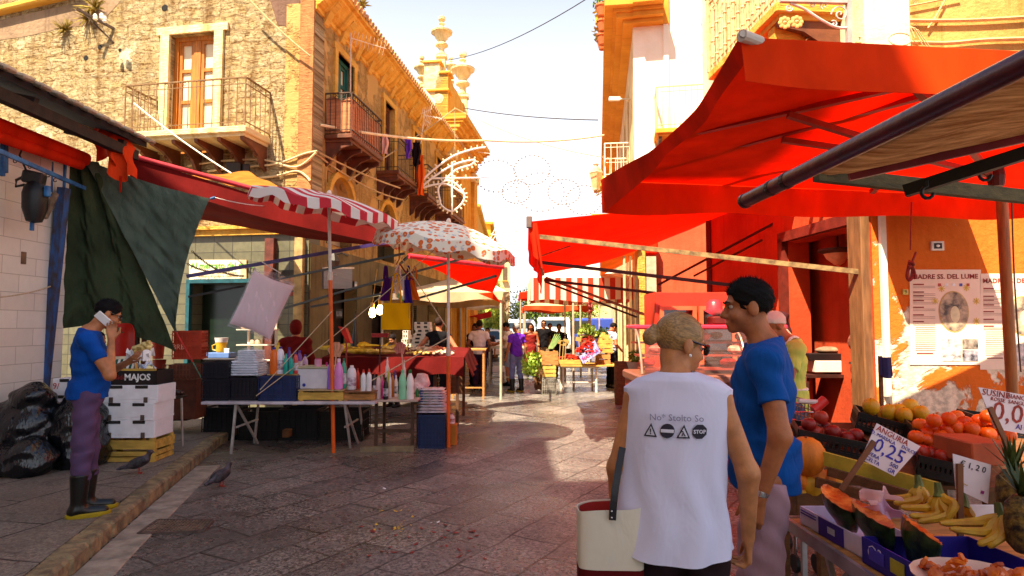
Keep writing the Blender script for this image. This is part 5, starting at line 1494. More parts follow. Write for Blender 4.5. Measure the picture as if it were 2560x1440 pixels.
for k,(x0_,x1_,yt,yb,c_)in enumerate(((500,585,1020,1088,'#101014'),(590,690,1030,1100,'#120e0c'),(692,790,1025,1098,'#0c0c10'),(795,905,1030,1098,'#141008'))):
 a,b=P(x0_,yb,9.3),P(x1_,yt,9.3)
 lattice_crate(('black crate under the left end of the trestle table','black crate under the table, second from its left end','black crate under the table behind the orange pole','black crate under the right half of the trestle table')[k],V((a.x+b.x)/2,9.6,0),(b.x-a.x,.5,b.z),mat(c_,.6,.2),0,7,3,DK,solid=True)
pxbox('box','small brown carton on the ground under the trestle table','carton',705,722,1075,1094,8.95,.15,mat('#6a4424',.8,.2))
def crate_px(label,x0,x1,yt,yb,Y,dep,m_,nx=7,nz=3,zb=None,grp='plastic crates on the trestle table',solid=True):
 a,b=P(x0,yb,Y),P(x1,yt,Y);zb=a.z if zb is None else zb
 return lattice_crate(label,V((a.x+b.x)/2,Y+dep/2,zb),(b.x-a.x,dep,b.z-zb),m_,0,nx,nz,grp,solid=solid)
M_CBLU=mat('#1c2c58',.45,.2,9,.1);M_CBLK=mat('#141420',.5,.2,9,.1)
crate_px('dark blue lattice crate in the middle of the trestle table',646,740,940,1001,8.35,.42,M_CBLU,8,4,TZ)
crate_px('black lattice crate at the left end of the trestle table',503,572,948,1001,8.4,.4,M_CBLK,7,4,TZ)
crate_px('black lattice crate between the left crate and the blue one',574,643,945,1001,8.42,.4,M_CBLK,7,4,TZ)
crate_px('upper black crate stacked on the left end crate',503,572,905,946,8.42,.38,M_CBLK,7,3)
o,a,b=pxbox('carton','white printer-like carton on the board between blue crate and pink bottles','carton',741,822,922,972,8.5,.4,mat('#d8d4dc',.5,.06,9,0))
f=MB();f.box(V((a.x+b.x)/2,8.7,b.z+.014),(b.x-a.x+.02,.42,.026),bev=.008);q_=f.build('lid',mat('#b8b490',.5,.1),None);tag(origin_to_base(q_),'greenish flat lid lying on the white carton','lid')
MB().lathe([(.022,0),(.022,.003)],V(a.x+.1,8.497,a.z+.05),14,M=Matrix(((1,0,0),(0,0,-1),(0,1,0)))).build('badge',mat('#2a3a9c',.4),None)
bd=bpy.data.objects['badge'];bd.parent=o;bd.matrix_local=Matrix.Translation(-o.location)
slat_crate('flat wooden crate carrying the purple and pink bottles',V(P(800,990,8.36).x,8.6,TZ),(P(856,990,8.36).x-P(742,990,8.36).x,.42,.12),M_CRW,0,1,'flat wooden crates on the trestle table')
slat_crate('flat wooden crate carrying the white red-capped sprays',V(P(897,990,8.4).x,8.62,TZ),(P(938,990,8.36).x-P(858,990,8.36).x,.42,.1),M_CRB,0,1,'flat wooden crates on the trestle table')
for xx,w_,zt_ in((800,114,.122),(897,78,.102)):
 a=P(xx-w_/2,990,8.36);b=P(xx+w_/2,990,8.36)
 o=MB().box(V((a.x+b.x)/2,8.6,TZ+zt_+.012),(b.x-a.x,.44,.014)).build('board',mat('#c0a070' if xx<850 else '#8a5a34',.6,.2));tag(origin_to_base(o),'thin plywood board on the flat crate under the %s'%('pink bottles' if xx<850 else 'red-capped sprays'),'board')
wp=thing('wrapped_package','clear-wrapped bale of white foam trays on the black crates','package',P(610,940,8.6))
for(x0_,x1_,yt,yb)in((576,645,902,940),(593,640,876,902)):
 a,b=P(x0_,yb,8.5),P(x1_,yt,8.5);f=MB();n=6
 for i in range(n):f.box(V((a.x+b.x)/2,8.66,a.z+(b.z-a.z)*(i+.5)/n),(b.x-a.x,.32,(b.z-a.z)/n*.8),bev=.008)
 f.build('trays',mat('#e4e8f4',.4,.08,9,.2),wp)
a,b=P(572,942,8.48),P(668,872,8.48);s=Solid(.014);s.ell((a.x+.19,8.66,a.z+.12),(.24,.22,.12),k=.05).ell((a.x+.2,8.66,a.z+.26),(.17,.2,.12),k=.05).ell((a.x+.38,8.6,a.z+.08),(.1,.12,.1),k=.05);s.wr=(.008,40,1)
s.build('film',glassy('#dce4f0',.12,.22),wp,False)
tag(origin_to_base(bagpile('tray_bundle',[(P(540,945,8.65),(.14,.12,.06))],mat('#c8c8d8',.3,.2),.006,50,'plastic_bag',2)),'small clear bag of trays in the left black crate','bag')
ct=thing('counter','dark low counter in front of the teal shop doorway','counter',V(P(545,1000,11.2).x,11.4,0))
a,b=P(510,1000,11.2),P(585,896,11.2)
MB().box(V((a.x+b.x)/2,11.45,b.z/2),(b.x-a.x,.5,b.z-.06)).build('base',mat('#181418',.6,.2),ct);MB().box(V((a.x+b.x)/2,11.45,b.z-.015),(b.x-a.x+.06,.56,.03),bev=.008).build('top',mat('#2c2830',.5,.2),ct)
o,a,b=pxbox('tray','pale blue plastic tray on the dark counter','tray',512,572,882,895,11.25,.35,mat('#5a78b0',.4,.1))
jz=b.z
j=P(553,880,11.4);t=thing('jug','yellow jug with a pale rim on the blue tray','jug',V(j.x,11.4,jz))
MB().lathe([(.07,0),(.09,.03),(.085,.12),(.1,.18),(.09,.175),(.07,.02),(0,.02)],V(j.x,11.4,jz),16).build('body',mat('#d8a020',.35,.15),t,smooth=True)
MB().lathe([(.1,0),(.115,.08),(.105,.08),(.095,.0)],V(j.x,11.4,jz+.18),16).build('rim',mat('#e0d4d0',.35),t,smooth=True)
MB().tube([V(j.x-.09,11.4,jz+.15),V(j.x-.16,11.4,jz+.12),V(j.x-.15,11.4,jz+.05),V(j.x-.09,11.4,jz+.03)],.012,6).build('handle',mat('#d8a020',.35),t)
o,_,_=pxbox('note_box','small white box beside the yellow jug','box',560,572,871,882,11.3,.05,mat('#f0ece8',.5));
sh=thing('shelf','narrow white shelf rack behind the hanging pillow','shelf',G(640,1000,.1))
for x in(622,690):MB().bar(P(x,780,12.2),P(x,905,12.2),.04).build('upright',mat('#d8c8b8',.5),sh)
for y in(824,862,900):MB().bar(P(598,y,12.2),P(692,y,12.2),.28,.02).build('board',mat('#d8c8b8',.5),sh)
for k,(x,yb)in enumerate(((628,822),(640,822),(655,822),(632,860),(645,860),(610,822))):
 a=P(x,yb,12.2);tag(origin_to_base(MB().lathe([(.05,0),(.055,.02),(.05,.07),(.04,.08),(0,.08)],V(a.x,12.2,a.z+.004),12).build('jar',mat('#b8a088',.4,.2),smooth=True)),'small pale jar on the narrow white shelf','jar','jars on the white shelf')
 # ---- bottles
def bottle(label,px,yb,yt,Y,z0,r,col,cap,kind='round',cat='bottle',name='bottle',lab=None,grp='cleaning products on the stall'):
 a=P(px,yb,Y);zt=P(px,yt,Y).z;h=max(.08,zt-z0)
 c=V(a.x,Y,z0)
 t=thing(name,label,cat,c,0,grp)
 prof={'round':[(.85,0),(1,.02),(1,.55),(.92,.68),(.55,.82),(.36,.86),(.34,.9)],'spray':[(.9,0),(1,.02),(1,.62),(.9,.72),(.5,.8),(.42,.86)],'jug':[(.9,0),(1,.04),(1,.6),(.9,.78),(.6,.88),(.4,.9),(.36,.92)],'wave':[(.9,0),(1,.04),(.95,.25),(.85,.4),(.98,.55),(.8,.72),(.45,.84),(.36,.88)],'can':[(1,0),(1,.9),(.8,.93)]}[kind]
 MB().lathe([(q*r,z_*h)for q,z_ in prof],(0,0,0),16,sy=.8 if kind!='can' else 1).build('body',mat(col,.3,.08,9,0,spec=.5),t,local=True,smooth=True)
 ct_=prof[-1][1];cr=prof[-1][0]*1.08
 if kind=='spray':
  f=MB().lathe([(cr*r*1.1,ct_*h),(cr*r*1.1,.9*h),(cr*r*.7,.93*h),(cr*r*.8,h),(0,h)],(0,0,0),12)
  f.build('cap',mat(cap,.35,.05),t,local=True,smooth=True)
 else:
  MB().lathe([(cr*r,ct_*h),(cr*r,h*.99),(0,h)],(0,0,0),14).build('cap',mat(cap,.35,.05),t,local=True,smooth=True,angle=30)
 if lab:MB().lathe([(r*1.012,.15*h),(r*1.012,.5*h)],(0,0,0),16,sy=.8 if kind!='can' else 1).build('label_band',mat(lab,.5,.5,22,0,col2='#f0e8f0'),t,local=True,smooth=True)
 return t
ZA=TZ+.145;ZB=TZ+.125;ZC=T2+.006;ZD=TZ
cz=P(700,938,8.4).z
boa=MB().box(V(P(705,938,8.4).x,8.6,cz+.005),(P(742,938,8.4).x-P(668,938,8.4).x,.4,.014)).build('board',mat('#b89058',.6,.2));tag(origin_to_base(boa),'thin plywood board on the blue crate under the detergent bottles','board')
cz+=.015
BT=[('large orange detergent bottle with a blue cap on the blue crate',684,936,868,8.42,cz,.052,'#e86a10','#2c2c9c','jug',None),('white and purple printed detergent bottle beside the orange one',700,936,866,8.44,cz,.05,'#ece4f0','#3a2c98','jug','#8a2a80'),('first of two teal slim bottles, the left one',714,936,884,8.4,cz,.03,'#18a898','#18a898','spray',None),('second of two teal slim bottles, the right one',727,936,886,8.4,cz,.03,'#18a898','#1c9c8c','spray',None),('red and white striped detergent bottle right of the teal pair',738,936,880,8.5,cz,.035,'#d8504c','#2c2c9c','round','#e8d8e0'),('tall purple detergent bottle with an indigo cap behind the teal pair',722,934,868,8.62,cz,.035,'#5a3090','#2a2a98','round',None),('yellow capped white bottle at the back of the blue crate',694,934,856,8.66,cz,.045,'#d8b830','#c8a020','jug',None),('violet and white bottle with blue cap behind the white carton',748,934,876,8.72,cz,.04,'#7a4aa0','#2838b0','round','#f0e0e8'),('pale lilac bottle with printed stripes behind the white carton',762,934,886,8.95,P(762,934,8.95).z,.04,'#c8a8d0','#4a3ca0','round','#a03878'),('pink boxed bottle standing right of the carton lid',795,925,896,8.6,P(795,925,8.6).z,.045,'#e0a0c0','#c83878','can',None),('slim magenta bottle behind the violet softener',816,968,905,8.6,ZA,.035,'#d03888','#c02878','round',None),('violet softener bottle left of the orange pole',826,972,896,8.45,ZA,.045,'#9068d0','#b090e0','wave',None),('large pink softener bottle right of the orange pole',846,972,896,8.44,ZA,.06,'#e088d0','#f0c8d8','wave',None),('green bottle with a dark green cap behind the pink softener',859,970,895,8.55,ZA,.038,'#3ca888','#107050','round','#d8e8d8'),('big white jug with a rounded cap and pink print',879,962,913,8.6,ZB,.062,'#ece8ec','#f4f0f0','jug','#c890b0'),('dark red box-like bottle behind the white jug',894,965,920,8.72,ZB,.03,'#c03820','#8a2010','round',None),('white spray bottle with a red cap, left of the pair',908,986,924,8.4,ZB,.034,'#f0eef0','#d83018','spray',None),('white spray bottle with a red cap, right of the pair',922,986,922,8.4,ZB,.034,'#f0eef0','#d83018','spray',None),('dark grey bottle behind the red-capped pair',936,985,930,8.62,ZC,.026,'#4a3e48','#c03020','round','#c8b8c0'),('pale pink bottle with a red spray cap on the small table',946,988,930,8.6,ZC,.03,'#f0d0d0','#d83820','spray',None),('hot pink slim bottle next to the black one',957,990,942,8.6,ZC,.024,'#e03890','#e03890','round',None),('black slim shampoo bottle at the front of the small table',964,991,943,8.52,ZC,.034,'#181014','#201418','wave','#5a3848'),('white slim bottle right of the black shampoo',975,988,932,8.66,ZC,.02,'#f0ecec','#e0dcdc','round',None),('amber tall bottle behind the black shampoo',981,975,932,8.85,ZC,.03,'#c07020','#903c10','round',None),('small white bottle with a green label behind the mint bottle',990,975,938,8.85,ZC,.026,'#f0f0ec','#e8e8e4','round','#30987c'),('mint green bottle at the front of the small table',1006,995,924,8.54,ZC,.054,'#90d8ac','#78c898','wave',None),('white bottle with a dark green cap at the table corner',1025,996,924,8.54,ZC,.052,'#f0ece8','#10703c','wave',None),('tall white trigger bottle at the back of the small table',968,960,893,9.05,ZC,.03,'#f0e8e8','#e8e0e0','spray',None),('slim white bottle with a pale neck behind the mint bottle',1010,960,900,9.08,ZC,.026,'#e8e4e0','#d8d0c8','spray',None),('lime bottle at the back of the small table',972,965,918,8.95,ZC,.024,'#b8c038','#d8d0a0','round',None),('blue and violet bottle at the back of the small table',988,965,925,9.1,ZC,.032,'#3a2a80','#4a38a0','round',None),]
for L in BT:bottle(L[0],L[1],L[2],L[3],L[4],L[5],L[6],L[7],L[8],L[9],lab=L[10])
zr=P(1060,1008,8.75).z
rk_=MB().box(V(P(1068,1000,8.9).x,8.98,zr-.02),(.36,.3,.03));o=rk_.build('board',mat('#8a6a48',.7,.2));tag(origin_to_base(o),'small shelf board holding the row of little bottles','board')
for x in(-.15,.15):polething('thin wooden prop under the little bottle shelf, %s'%('nearer the tables' if x<0 else 'nearer the street'),V(P(1068,1000,8.9).x+x,9.05,zr-.035),V(P(1068,1000,8.9).x+x,9.05,0),.03,mat('#5a4230',.8,.3),'prop','prop')
for k,(x,c_,cp_,nm_)in enumerate(((1043,'#187838','#f0f0f0','little dark green bottle with a white cap'),(1054,'#2858a8','#f0f0f0','little blue bottle with a white cap'),(1064,'#38a050','#e8c020','little green bottle with a yellow cap'),(1076,'#f0d8d0','#e0b818','little pale bottle with a yellow cap, left one'),(1090,'#e8e0d8','#e0b818','little cream bottle with a yellow cap, right one'),(1100,'#6a3890','#b82028','little purple bottle with a red cap'))):
 bottle(nm_+' on the small shelf',x,1005,966+k,8.86,zr-.004,.024,c_,cp_,'round',grp='little bottles on the small shelf')
pk=bagpile('pink film-wrapped pack behind the white green-capped bottle',[(P(1055,955,9.0),(.11,.1,.13)),(P(1042,970,8.95),(.08,.09,.08))],mat('#e8a8a8',.25,.2,12,.4,col2='#f4dcd8'),.008,45,'wrapped_pack',1,'package')
bz_=P(1078,1040,8.72).z
crate_px('tall dark blue wire-mesh crate at the street end of the stall',1046,1112,1037,1114,8.75,.36,M_CBLU,8,8,0.0,'mesh crate')
o_=MB().box(V(P(1079,1037,8.75).x,8.93,bz_+.006-.03),(.34,.34,.01)).build('inlay',M_DARK)
tag(origin_to_base(o_),'dark tray lying in the top of the mesh crate','tray')
GP='flat plastic packs stacked on the mesh crate';zz=P(1078,1037,8.75).z+.005;rp=random.Random(5)
for k in range(9):
 h_=.042 if k<3 else.036;w_=.42-.012*k
 f=MB();cx=P(1076+k*.6,1000,8.75).x+rp.uniform(-.012,.012);ph=rp.uniform(0,6)
 nX,nY=14,8
 def pk_(u,v,sg=1):
  e=min(1,min(u,1-u)*7)*min(1,min(v,1-v)*5)
  return V(cx-w_/2+w_*u,8.78+.34*v,zz+h_*.5+sg*h_*.5*e+.004*math.sin(19*u+ph)*math.sin(13*v))
 f.sheet(pk_,nX,nY);f.sheet(lambda u,v:pk_(1-u,v,-1),nX,nY)
 o=f.build('plastic_pack',mat(('#e8e4ec','#f0dcdc','#dcdce8')[k%3],.18,.15,14,.5,22,spec=.6),smooth=True,angle=70)
 tag(origin_to_base(o),'flat pack in clear film, %s of the stack on the mesh crate'%('lowest','second from the bottom','third from the bottom','fourth from the bottom','fifth from the bottom','sixth from the bottom','seventh from the bottom','second from the top','topmost')[k],'pack',GP);zz+=h_
pxbox('carton','brown carton on the ground behind the right umbrella pole','carton',1122,1141,1062,1116,9.0,.2,mat('#c07c28',.8,.12,5,.1))
bottle('white and red cone-shaped bottle on the brown carton',1129,1062,1033,9.1,P(1129,1062,9.0).z,.045,'#f0e8e4','#7a3a98','round',lab='#d03020')
# ---- brooms and brushes standing among the bottles
def broom(label,xb,yb,xt,yt,Y,headf,m_,name='brush',cat='brush'):
 a,b=P(xb,yb,Y),P(xt,yt,Y)
 t=thing(name,label,cat,V(a.x,a.y,a.z),group='brushes standing upright among the bottles')
 MB().tube([a,b],.011,8).build('handle',mat(m_,.5,.2),t,smooth=True)
 headf(t,b);return t
def fan(t,b,w=.16,h=.2,c='#e0b090'):
 f=MB();f.sheet(lambda u,v:b+V((u-.5)*w*2*(.35+.65*v),.02*math.sin(26*u),-.02+h*v*(1-.45*(2*u-1)**2)),26,8,.03);f.build('bristles',mat(c,.8,.25,30,.6,90,stretch=(3,3,.4)),t,smooth=True)
broom('round beige rush broom standing by the striped umbrella pole',838,915,840,888,8.9,lambda t,b:fan(t,b,.11,.2),'#d8a890')
broom('red dustpan on a stick behind the bottles',866,930,866,855,9.2,lambda t,b:MB().prism([b+V(-.12,0,.22),b+V(-.02,0,.2),b+V(.06,0,-.02),b+V(.0,0,.0)],V(.02,.06,0)).build('pan',mat('#c82818',.4,.2),t),'#a04030')
broom('long-handled flat scrubbing brush with a pink back',949,935,950,838,9.0,lambda t,b:MB().box(b+V(0,0,.012),(.24,.07,.03),bev=.008).box(b+V(0,0,-.014),(.22,.06,.03)).build('head',mat('#a83030',.6,.2),t),'#3a2a2c')
broom('pink whisk brush on a pale stick near the yellow bag',1008,935,1004,872,8.95,lambda t,b:fan(t,b+V(-.02,0,-.04),.08,.15,'#d88c80'),'#e0b0a0')
# ---- pillow hanging in clear film
c=P(655,762,8.9)
pw=thing('pillow','white pillow in clear plastic hanging from the stall bar','pillow',c)
Mp=Euler((0,R(22),R(8))).to_matrix()
def pil(u,v,k=1,w=.29,h=.40,t=.1):
 a,b=2*u-1,2*v-1
 e=(1-abs(a)**3)*(1-abs(b)**3)
 cx_=1-.06*(1-abs(a))*abs(b);cy_=1-.05*(1-abs(b))*abs(a)
 return c+Mp@V(a*w*cy_,-k*t*max(e,0)**.55+.006*math.sin(24*a+9*b)*e,b*h*cx_)
f=MB();f.sheet(lambda u,v:pil(u,v,1),26,30);f.sheet(lambda u,v:pil(1-u,v,-1),26,30);f.build('cushion',cloth('#f0d8e0',.12,.04,.3,6),pw,smooth=True)
f=MB();f.sheet(lambda u,v:pil(u,v,1,.31,.44,.108)+V(.008*math.sin(31*u),.01*math.sin(17*u+23*v),0),26,30);f.sheet(lambda u,v:pil(1-u,v,-1,.31,.44,.108),26,30)
top=c+Mp@V(.06,0,.5);f.sheet(lambda u,v:(c+Mp@V(-.31+.62*u,0,.42)).lerp(top,v)+V(0,.03*math.sin(12*u)*(1-v),0),14,5)
f.build('film',glassy('#e8e4f0',.08,.16),pw,smooth=True)
MB().tube([top,P(655,655,8.9)],.008,6).build('string',mat('#d8d0c8',.7),pw)
# ---- bags hanging below the poppy umbrella
hk=P(998,648,8.7)
hb=thing('bag_hanger','dark red hanger on a cord that carries the bags under the poppy umbrella','hanger',hk)
MB().tube([P(998,610,8.7),hk,P(990,662,8.7)],.008,6).build('hook',mat('#8a2018',.5),hb)
MB().tube(smoothpts([P(1000,660,8.7),P(985,690,8.7),P(965,705,8.7)],4),.012,6).tube(smoothpts([P(1000,660,8.7),P(1018,685,8.7),P(1035,700,8.7)],4),.012,6).build('arm',mat('#8a2018',.5),hb)
def tote(label,x0,x1,yt,yb,Y,dep,col,rz=0,strap=True,tapx=.9,m_=None,grp='bags hanging under the poppy umbrella',hy=None,skew=0):
 a,b=P(x0,yb,Y),P(x1,yt,Y);w_,h_=b.x-a.x,b.z-a.z
 t=thing('shopping_bag',label,'bag',V((a.x+b.x)/2,Y,a.z),rz,grp);m_=m_ or cloth(col,.35,.1,.3,9)
 f=MB()
 def face(sg):return lambda u,v:V((u-.5)*w_*(tapx+(1-tapx)*(1-v))+skew*v*h_,sg*dep*.5*(1-.7*v)+sg*.012*math.sin(9*u+4*v),h_*v)
 f.sheet(face(-1),14,14);f.sheet(lambda u,v:face(1)(1-u,v),14,14)
 for s_ in(0,1):f.sheet(lambda u,v,s_=s_:face(-1)(s_,v).lerp(face(1)(s_,v),u if s_ else 1-u),3,14)
 f.sheet(lambda u,v:face(-1)(u,0).lerp(face(1)(u,0),1-v),14,3)
 f.build('body',m_,t,local=True,smooth=True)
 f=MB()
 for s_ in(-1,1):f.bar((s_*w_*tapx*.47+skew*h_*.5,-dep*.3,0.02),(s_*w_*tapx*.47+skew*h_,-dep*.2,h_*.98),.008,.012)
 f.build('seam',mat(tuple(x*.7 for x in lin(col)),.7),t,local=True)
 if strap:
  ht=(P((x0+x1)/2,hy,Y).z-a.z)if hy else h_*1.5
  for s_ in(-1,1):MB().tube(smoothpts([(-w_*.22,s_*.02,h_*.96),(-w_*.1,s_*.02,ht*.97),(w_*.05,s_*.02,ht),(w_*.18,s_*.02,h_*.96)],5),.01,6).build('strap',m_,t,local=True)
 return t
tote('bright yellow shopping bag hanging lowest of the bunch',956,1026,758,824,8.55,.16,'#f0b800',.05,True,.97,hy=690)
tote('purple cloth bag on the left of the hanging bunch',953,976,697,752,8.7,.1,'#5a1c70',-.2,True,.8,hy=668,skew=.1)
tote('indigo cloth bag right of centre in the hanging bunch',1010,1032,700,757,8.75,.1,'#3a2090',.1,True,.8,hy=668,skew=-.1)
tote('orange cloth bag at the right of the hanging bunch',1024,1050,695,750,8.8,.1,'#e87018',.2,True,.8,hy=668,skew=-.25)
tb2=tote('clear plastic toy bag at the centre of the hanging bunch',979,1012,690,750,8.62,.1,'#e0d0d8',0,True,.9,m_=glassy('#f0e0e8',.1,.3),hy=665)
tg=thing('toy_gun','yellow and green toy water pistol inside the clear hanging bag','toy',P(995,735,8.66))
MB().bar(P(988,708,8.64),P(996,745,8.64),.05,.05,bev=.01).build('barrel',mat('#f0c010',.3),tg);MB().bar(P(994,735,8.62),P(1008,752,8.62),.05,.06,bev=.02).build('tank',mat('#50c818',.3),tg);MB().bar(P(980,722,8.64),P(990,728,8.64),.03,.03).build('grip',mat('#e08010',.3),tg)
# ---- lit bulbs
for k,(x,y)in enumerate(((931,780),(950,773))):
 c=P(x,y,11.0);t=thing('light_bulb',('lit bulb hanging over the fish stall, left of the yellow bag','second lit bulb half behind the yellow bag')[k],'lamp',c,group='lit bulbs over the fish stall')
 MB().lathe([(0,-.1),(.045,-.08),(.06,-.03),(.05,.03),(.03,.07)],c,14).build('glass',glow('#ffd890',7),t,smooth=True)
 MB().lathe([(.035,.07),(.035,.16),(.0,.17)],c,12).tube([c+V(0,0,.16),c+V(.05,.1,.75)],.006,6).build('socket',mat('#e0a838',.5),t)
 # ---- signs, posters and the shutter on the old building's ground floor
sg=thing('shop_sign','cream shop sign with green script above the teal doorway','sign',PV(540,678,pn,U1))
W1=lambda x,y,k=.02:PV(x,y,pn+N1*k,U1)
def panel(name,par,x0,x1,y0,y1,m_,k0=.003,k1=.03,fn=None):
 g=[fn(x,y,k0)for x,y in((x0,y1),(x1,y1),(x1,y0),(x0,y0))];h=fn(x0,y0,k1)-fn(x0,y0,k0)
 nrm=N1 if fn is W1 else N2
 return MB().prism(g,nrm*(k1-k0)).build(name,m_,par)
panel('board',sg,476,604,650,705,mat('#ece0b8',.5,.12,2,0,col2='#f4e8c8'),.003,.04,W1)
panel('board_edge',sg,604,618,650,705,mat('#c0a880',.6),.003,.035,W1)
text('lettering',"Al mercato del mare",.17,W1(555,664,.046),-U1,(0,0,1),mat('#5a9a28'),sg,bold=.02)
text('lettering',"vendita di carne e pesce",.085,W1(545,682,.046),-U1,(0,0,1),mat('#a86838'),sg)
text('lettering',"frittura di polpi e calamari",.085,W1(545,690,.046),-U1,(0,0,1),mat('#a86838'),sg)
text('lettering',"prodotti di mare e aquate e terra",.08,W1(545,698,.046),-U1,(0,0,1),mat('#6a4828'),sg)
W2=lambda x,y,k=.02:PV(x,y,C0+N2*k,U2)
def poster(label,x0,x1,y0,y1,cols,fn=W1,lets=(),name='poster'):
 t=thing(name,label,'poster',fn((x0+x1)/2,y1,.01))
 rt=-U1 if fn is W1 else U2
 panel('sheet',t,x0,x1,y0,y1,mat(cols[0],.6,.45,3,0,col2=cols[1]),.004,.012,fn)
 if len(cols)>2:panel('picture',t,x0+(x1-x0)*.12,x1-(x1-x0)*.12,y0+(y1-y0)*.25,y1-(y1-y0)*.22,mat(cols[2],.6,.7,6,0,col2=cols[3]),.014,.018,fn)
 for s_,sz,fx,fy,c_ in lets:text('lettering',s_,sz,fn(x0+(x1-x0)*fx,y0+(y1-y0)*fy,.022),rt,(0,0,1),mat(c_),t)
 return t
poster('dark cinema poster with an orange face on the shop pillar',693,742,675,740,('#2a2018','#4a3a20','#8a3c18','#d8a078'),W1,(('SCORPENE',.1,.5,.92,'#d83820'),))
poster('orange-brown poster by the striped umbrella pole',766,800,674,742,('#c88838','#a04818','#7a2c10','#e0a850'),W1)if False else poster('orange-brown poster at the building corner',776,800,674,742,('#c88838','#a04818','#7a2c10','#e0a850'),W2)
poster('narrow brown torn poster low at the building corner',779,796,790,880,('#b07838','#7a4820','#8a4418','#c89050'),W2)
ps=thing('roller_shutter','grey-blue roller shutter panel on the street side by the corner','shutter',W2(838,730,.1))
panel('slats',ps,804,876,672,722,mat('#6a6c78',.5,.12,2,.3,30,stretch=(.3,.3,8)),.003,.05,W2);panel('frame',ps,804,879,668,672,mat('#d0c8b8',.5),.003,.07,W2)
poster('pale printed notice beside the grey shutter',886,905,680,718,('#c8ccc8','#e0e0d8','#8890a0','#c0c4c8'),W2)
poster('small dark double picture frame behind the brooms',838,856,772,796,('#0c0c0c','#181818','#3a4048','#888c90'),W2)
f=MB();c=P(833,650,12.6);f.lathe([(.0,-.16),(.1,-.15),(.13,-.02),(.08,.1),(.03,.16)],c,6);f.tube([c+V(0,0,.1),c+V(.15,.1,.15),W2(870,640,.0)],.015,6)
tag(origin_to_base(f.build('wall_lantern',mat('#2a1c14',.5,.3))),'dark six-sided lantern on the old building corner','lamp')
for k,(p0_,p1_)in enumerate((((480,628),(612,690)),((470,660),(600,668)))):
 a,b=P(*p0_,11.5),P(*p1_,12.3);f=MB();n=34;cpts=catenary(a,b,.12,n)
 for i in range(n):
  m_=(cpts[i]+cpts[i+1])/2;d=(cpts[i+1]-cpts[i]).normalized();s_=d.cross(V(0,0,1)if i%2 else V(0,1,0)).normalized()
  f.tube([m_+d*.03*math.cos(t)+s_*.016*math.sin(t)for t in np.linspace(0,2*math.pi,8)],.006,4,cap=False)
 tag(origin_to_base(f.build('chain',mat('#2c2018',.5,.3,9,0,metal=.5))),('rusty chain sloping down across the shop sign','rusty chain drooping in front of the shop sign')[k],'chain')
 # ================================================================== FISH STALL AND MIDDLE OF THE STREET
rf=random.Random(11)
fx0,fx1=P(806,895,10.6).x,P(1160,895,10.6).x
fs=thing('fish_stall','fish stall with a red cloth hanging over its sloping table','stall',V((fx0+fx1)/2,11.3,0))
z0_,z1_=P(1000,893,10.6).z,P(1000,868,12.0).z
def ftop(u,v):return V(fx0+(fx1-fx0)*u,10.6+1.4*v,z0_+(z1_-z0_)*v+.006*math.sin(30*u))
f=MB();f.sheet(ftop,20,8,.02)
f.sheet(lambda u,v:V(fx0+(fx1-fx0)*u,10.59-.05*v+.03*v*math.sin(24*u),z0_-v*(.3+.03*math.sin(13*u))),60,5,.005)
f.sheet(lambda u,v:V(fx1+.01+.12*v,10.6+1.4*u,z0_+(z1_-z0_)*u-v*.32)+V(.03*math.sin(14*u)*v,0,0),20,5,.005)
f.build('cloth',cloth('#5c0e0c',.0,.15,.4,7),fs,smooth=True)
for x,y in((fx0+.1,10.75),(fx1-.12,10.75),(fx1-.5,10.8),(fx0+.1,11.9),(fx1-.1,11.9)):MB().bar(V(x,y,0),V(x,y,z0_-.01),.05).build('leg',M_RUST,fs)
def fish(label,c,L,w_,h_,rz,col,col2=None,sword=False):
 t=thing('fish',label,'fish',c,rz,'fish laid out on the fish stall')
 prof=[(0.0,.0),(.04,.35),(.14,.8),(.3,1),(.55,.85),(.78,.45),(.9,.2),(.94,.16)]
 f=MB();base=0;n=10
 for i,(q,r_)in enumerate(prof):
  for j in range(n):
   a=2*math.pi*j/n;f.v.append(V((q-.5)*L,w_*r_*math.cos(a),h_+h_*r_*math.sin(a)))
 for i in range(len(prof)-1):
  for j in range(n):f.f.append((i*n+j,i*n+(j+1)%n,(i+1)*n+(j+1)%n,(i+1)*n+j));f.m.append(0)
 f.build('body',mat(col,.25,.3,9,.1,col2=col2,spec=.6),t,local=True,smooth=True)
 f=MB();f.prism([(L*.42,0,h_),(L*.56,0,h_*2.4),(L*.52,0,h_),(L*.56,0,h_*.1)],(0,.008,0));f.prism([(-L*.15,0,h_*1.9),(L*.05,0,h_*2.5),(L*.15,0,h_*1.7)],(0,.006,0));f.build('fin',mat(col,.4,.3),t,local=True)
 return t
k=0
for(px,v,L,rz,c_,c2,lab)in((850,.55,.8,.1,'#b89020','#e0c040','long yellow fish at the left end of the fish stall'),(872,.25,.7,-.15,'#a87c18','#d8b030','yellow fish lying in front near the striped umbrella pole'),(920,.2,.75,.05,'#b08820','#e8c850','yellow fish at the middle front of the fish stall'),(905,.8,.9,-.05,'#d8a81c','#f0cc40','biggest yellow fish at the back, below the long brush'),(960,.15,.6,.2,'#a8842c','#d8b450','tan fish at the front below the yellow bag'),(985,.5,.5,-.3,'#c09838','#e0c070','pale tan fish slanting below the yellow bag'),(1085,.2,.4,.2,'#b87848','#e0a878','pinkish fish near the white pole of the poppy umbrella')):
 c=P(px,880,10.6+1.4*v);c=V(c.x,10.6+1.4*v,z0_+(z1_-z0_)*v+.012);fish(lab,c,L,.09,.05,rz,c_,c2)
t=thing('swordfish','dark swordfish head with its sword pointing straight up on the stall','fish',P(886,878,11.7))
b_=P(886,878,11.7);tp0=P(889,778,11.7)
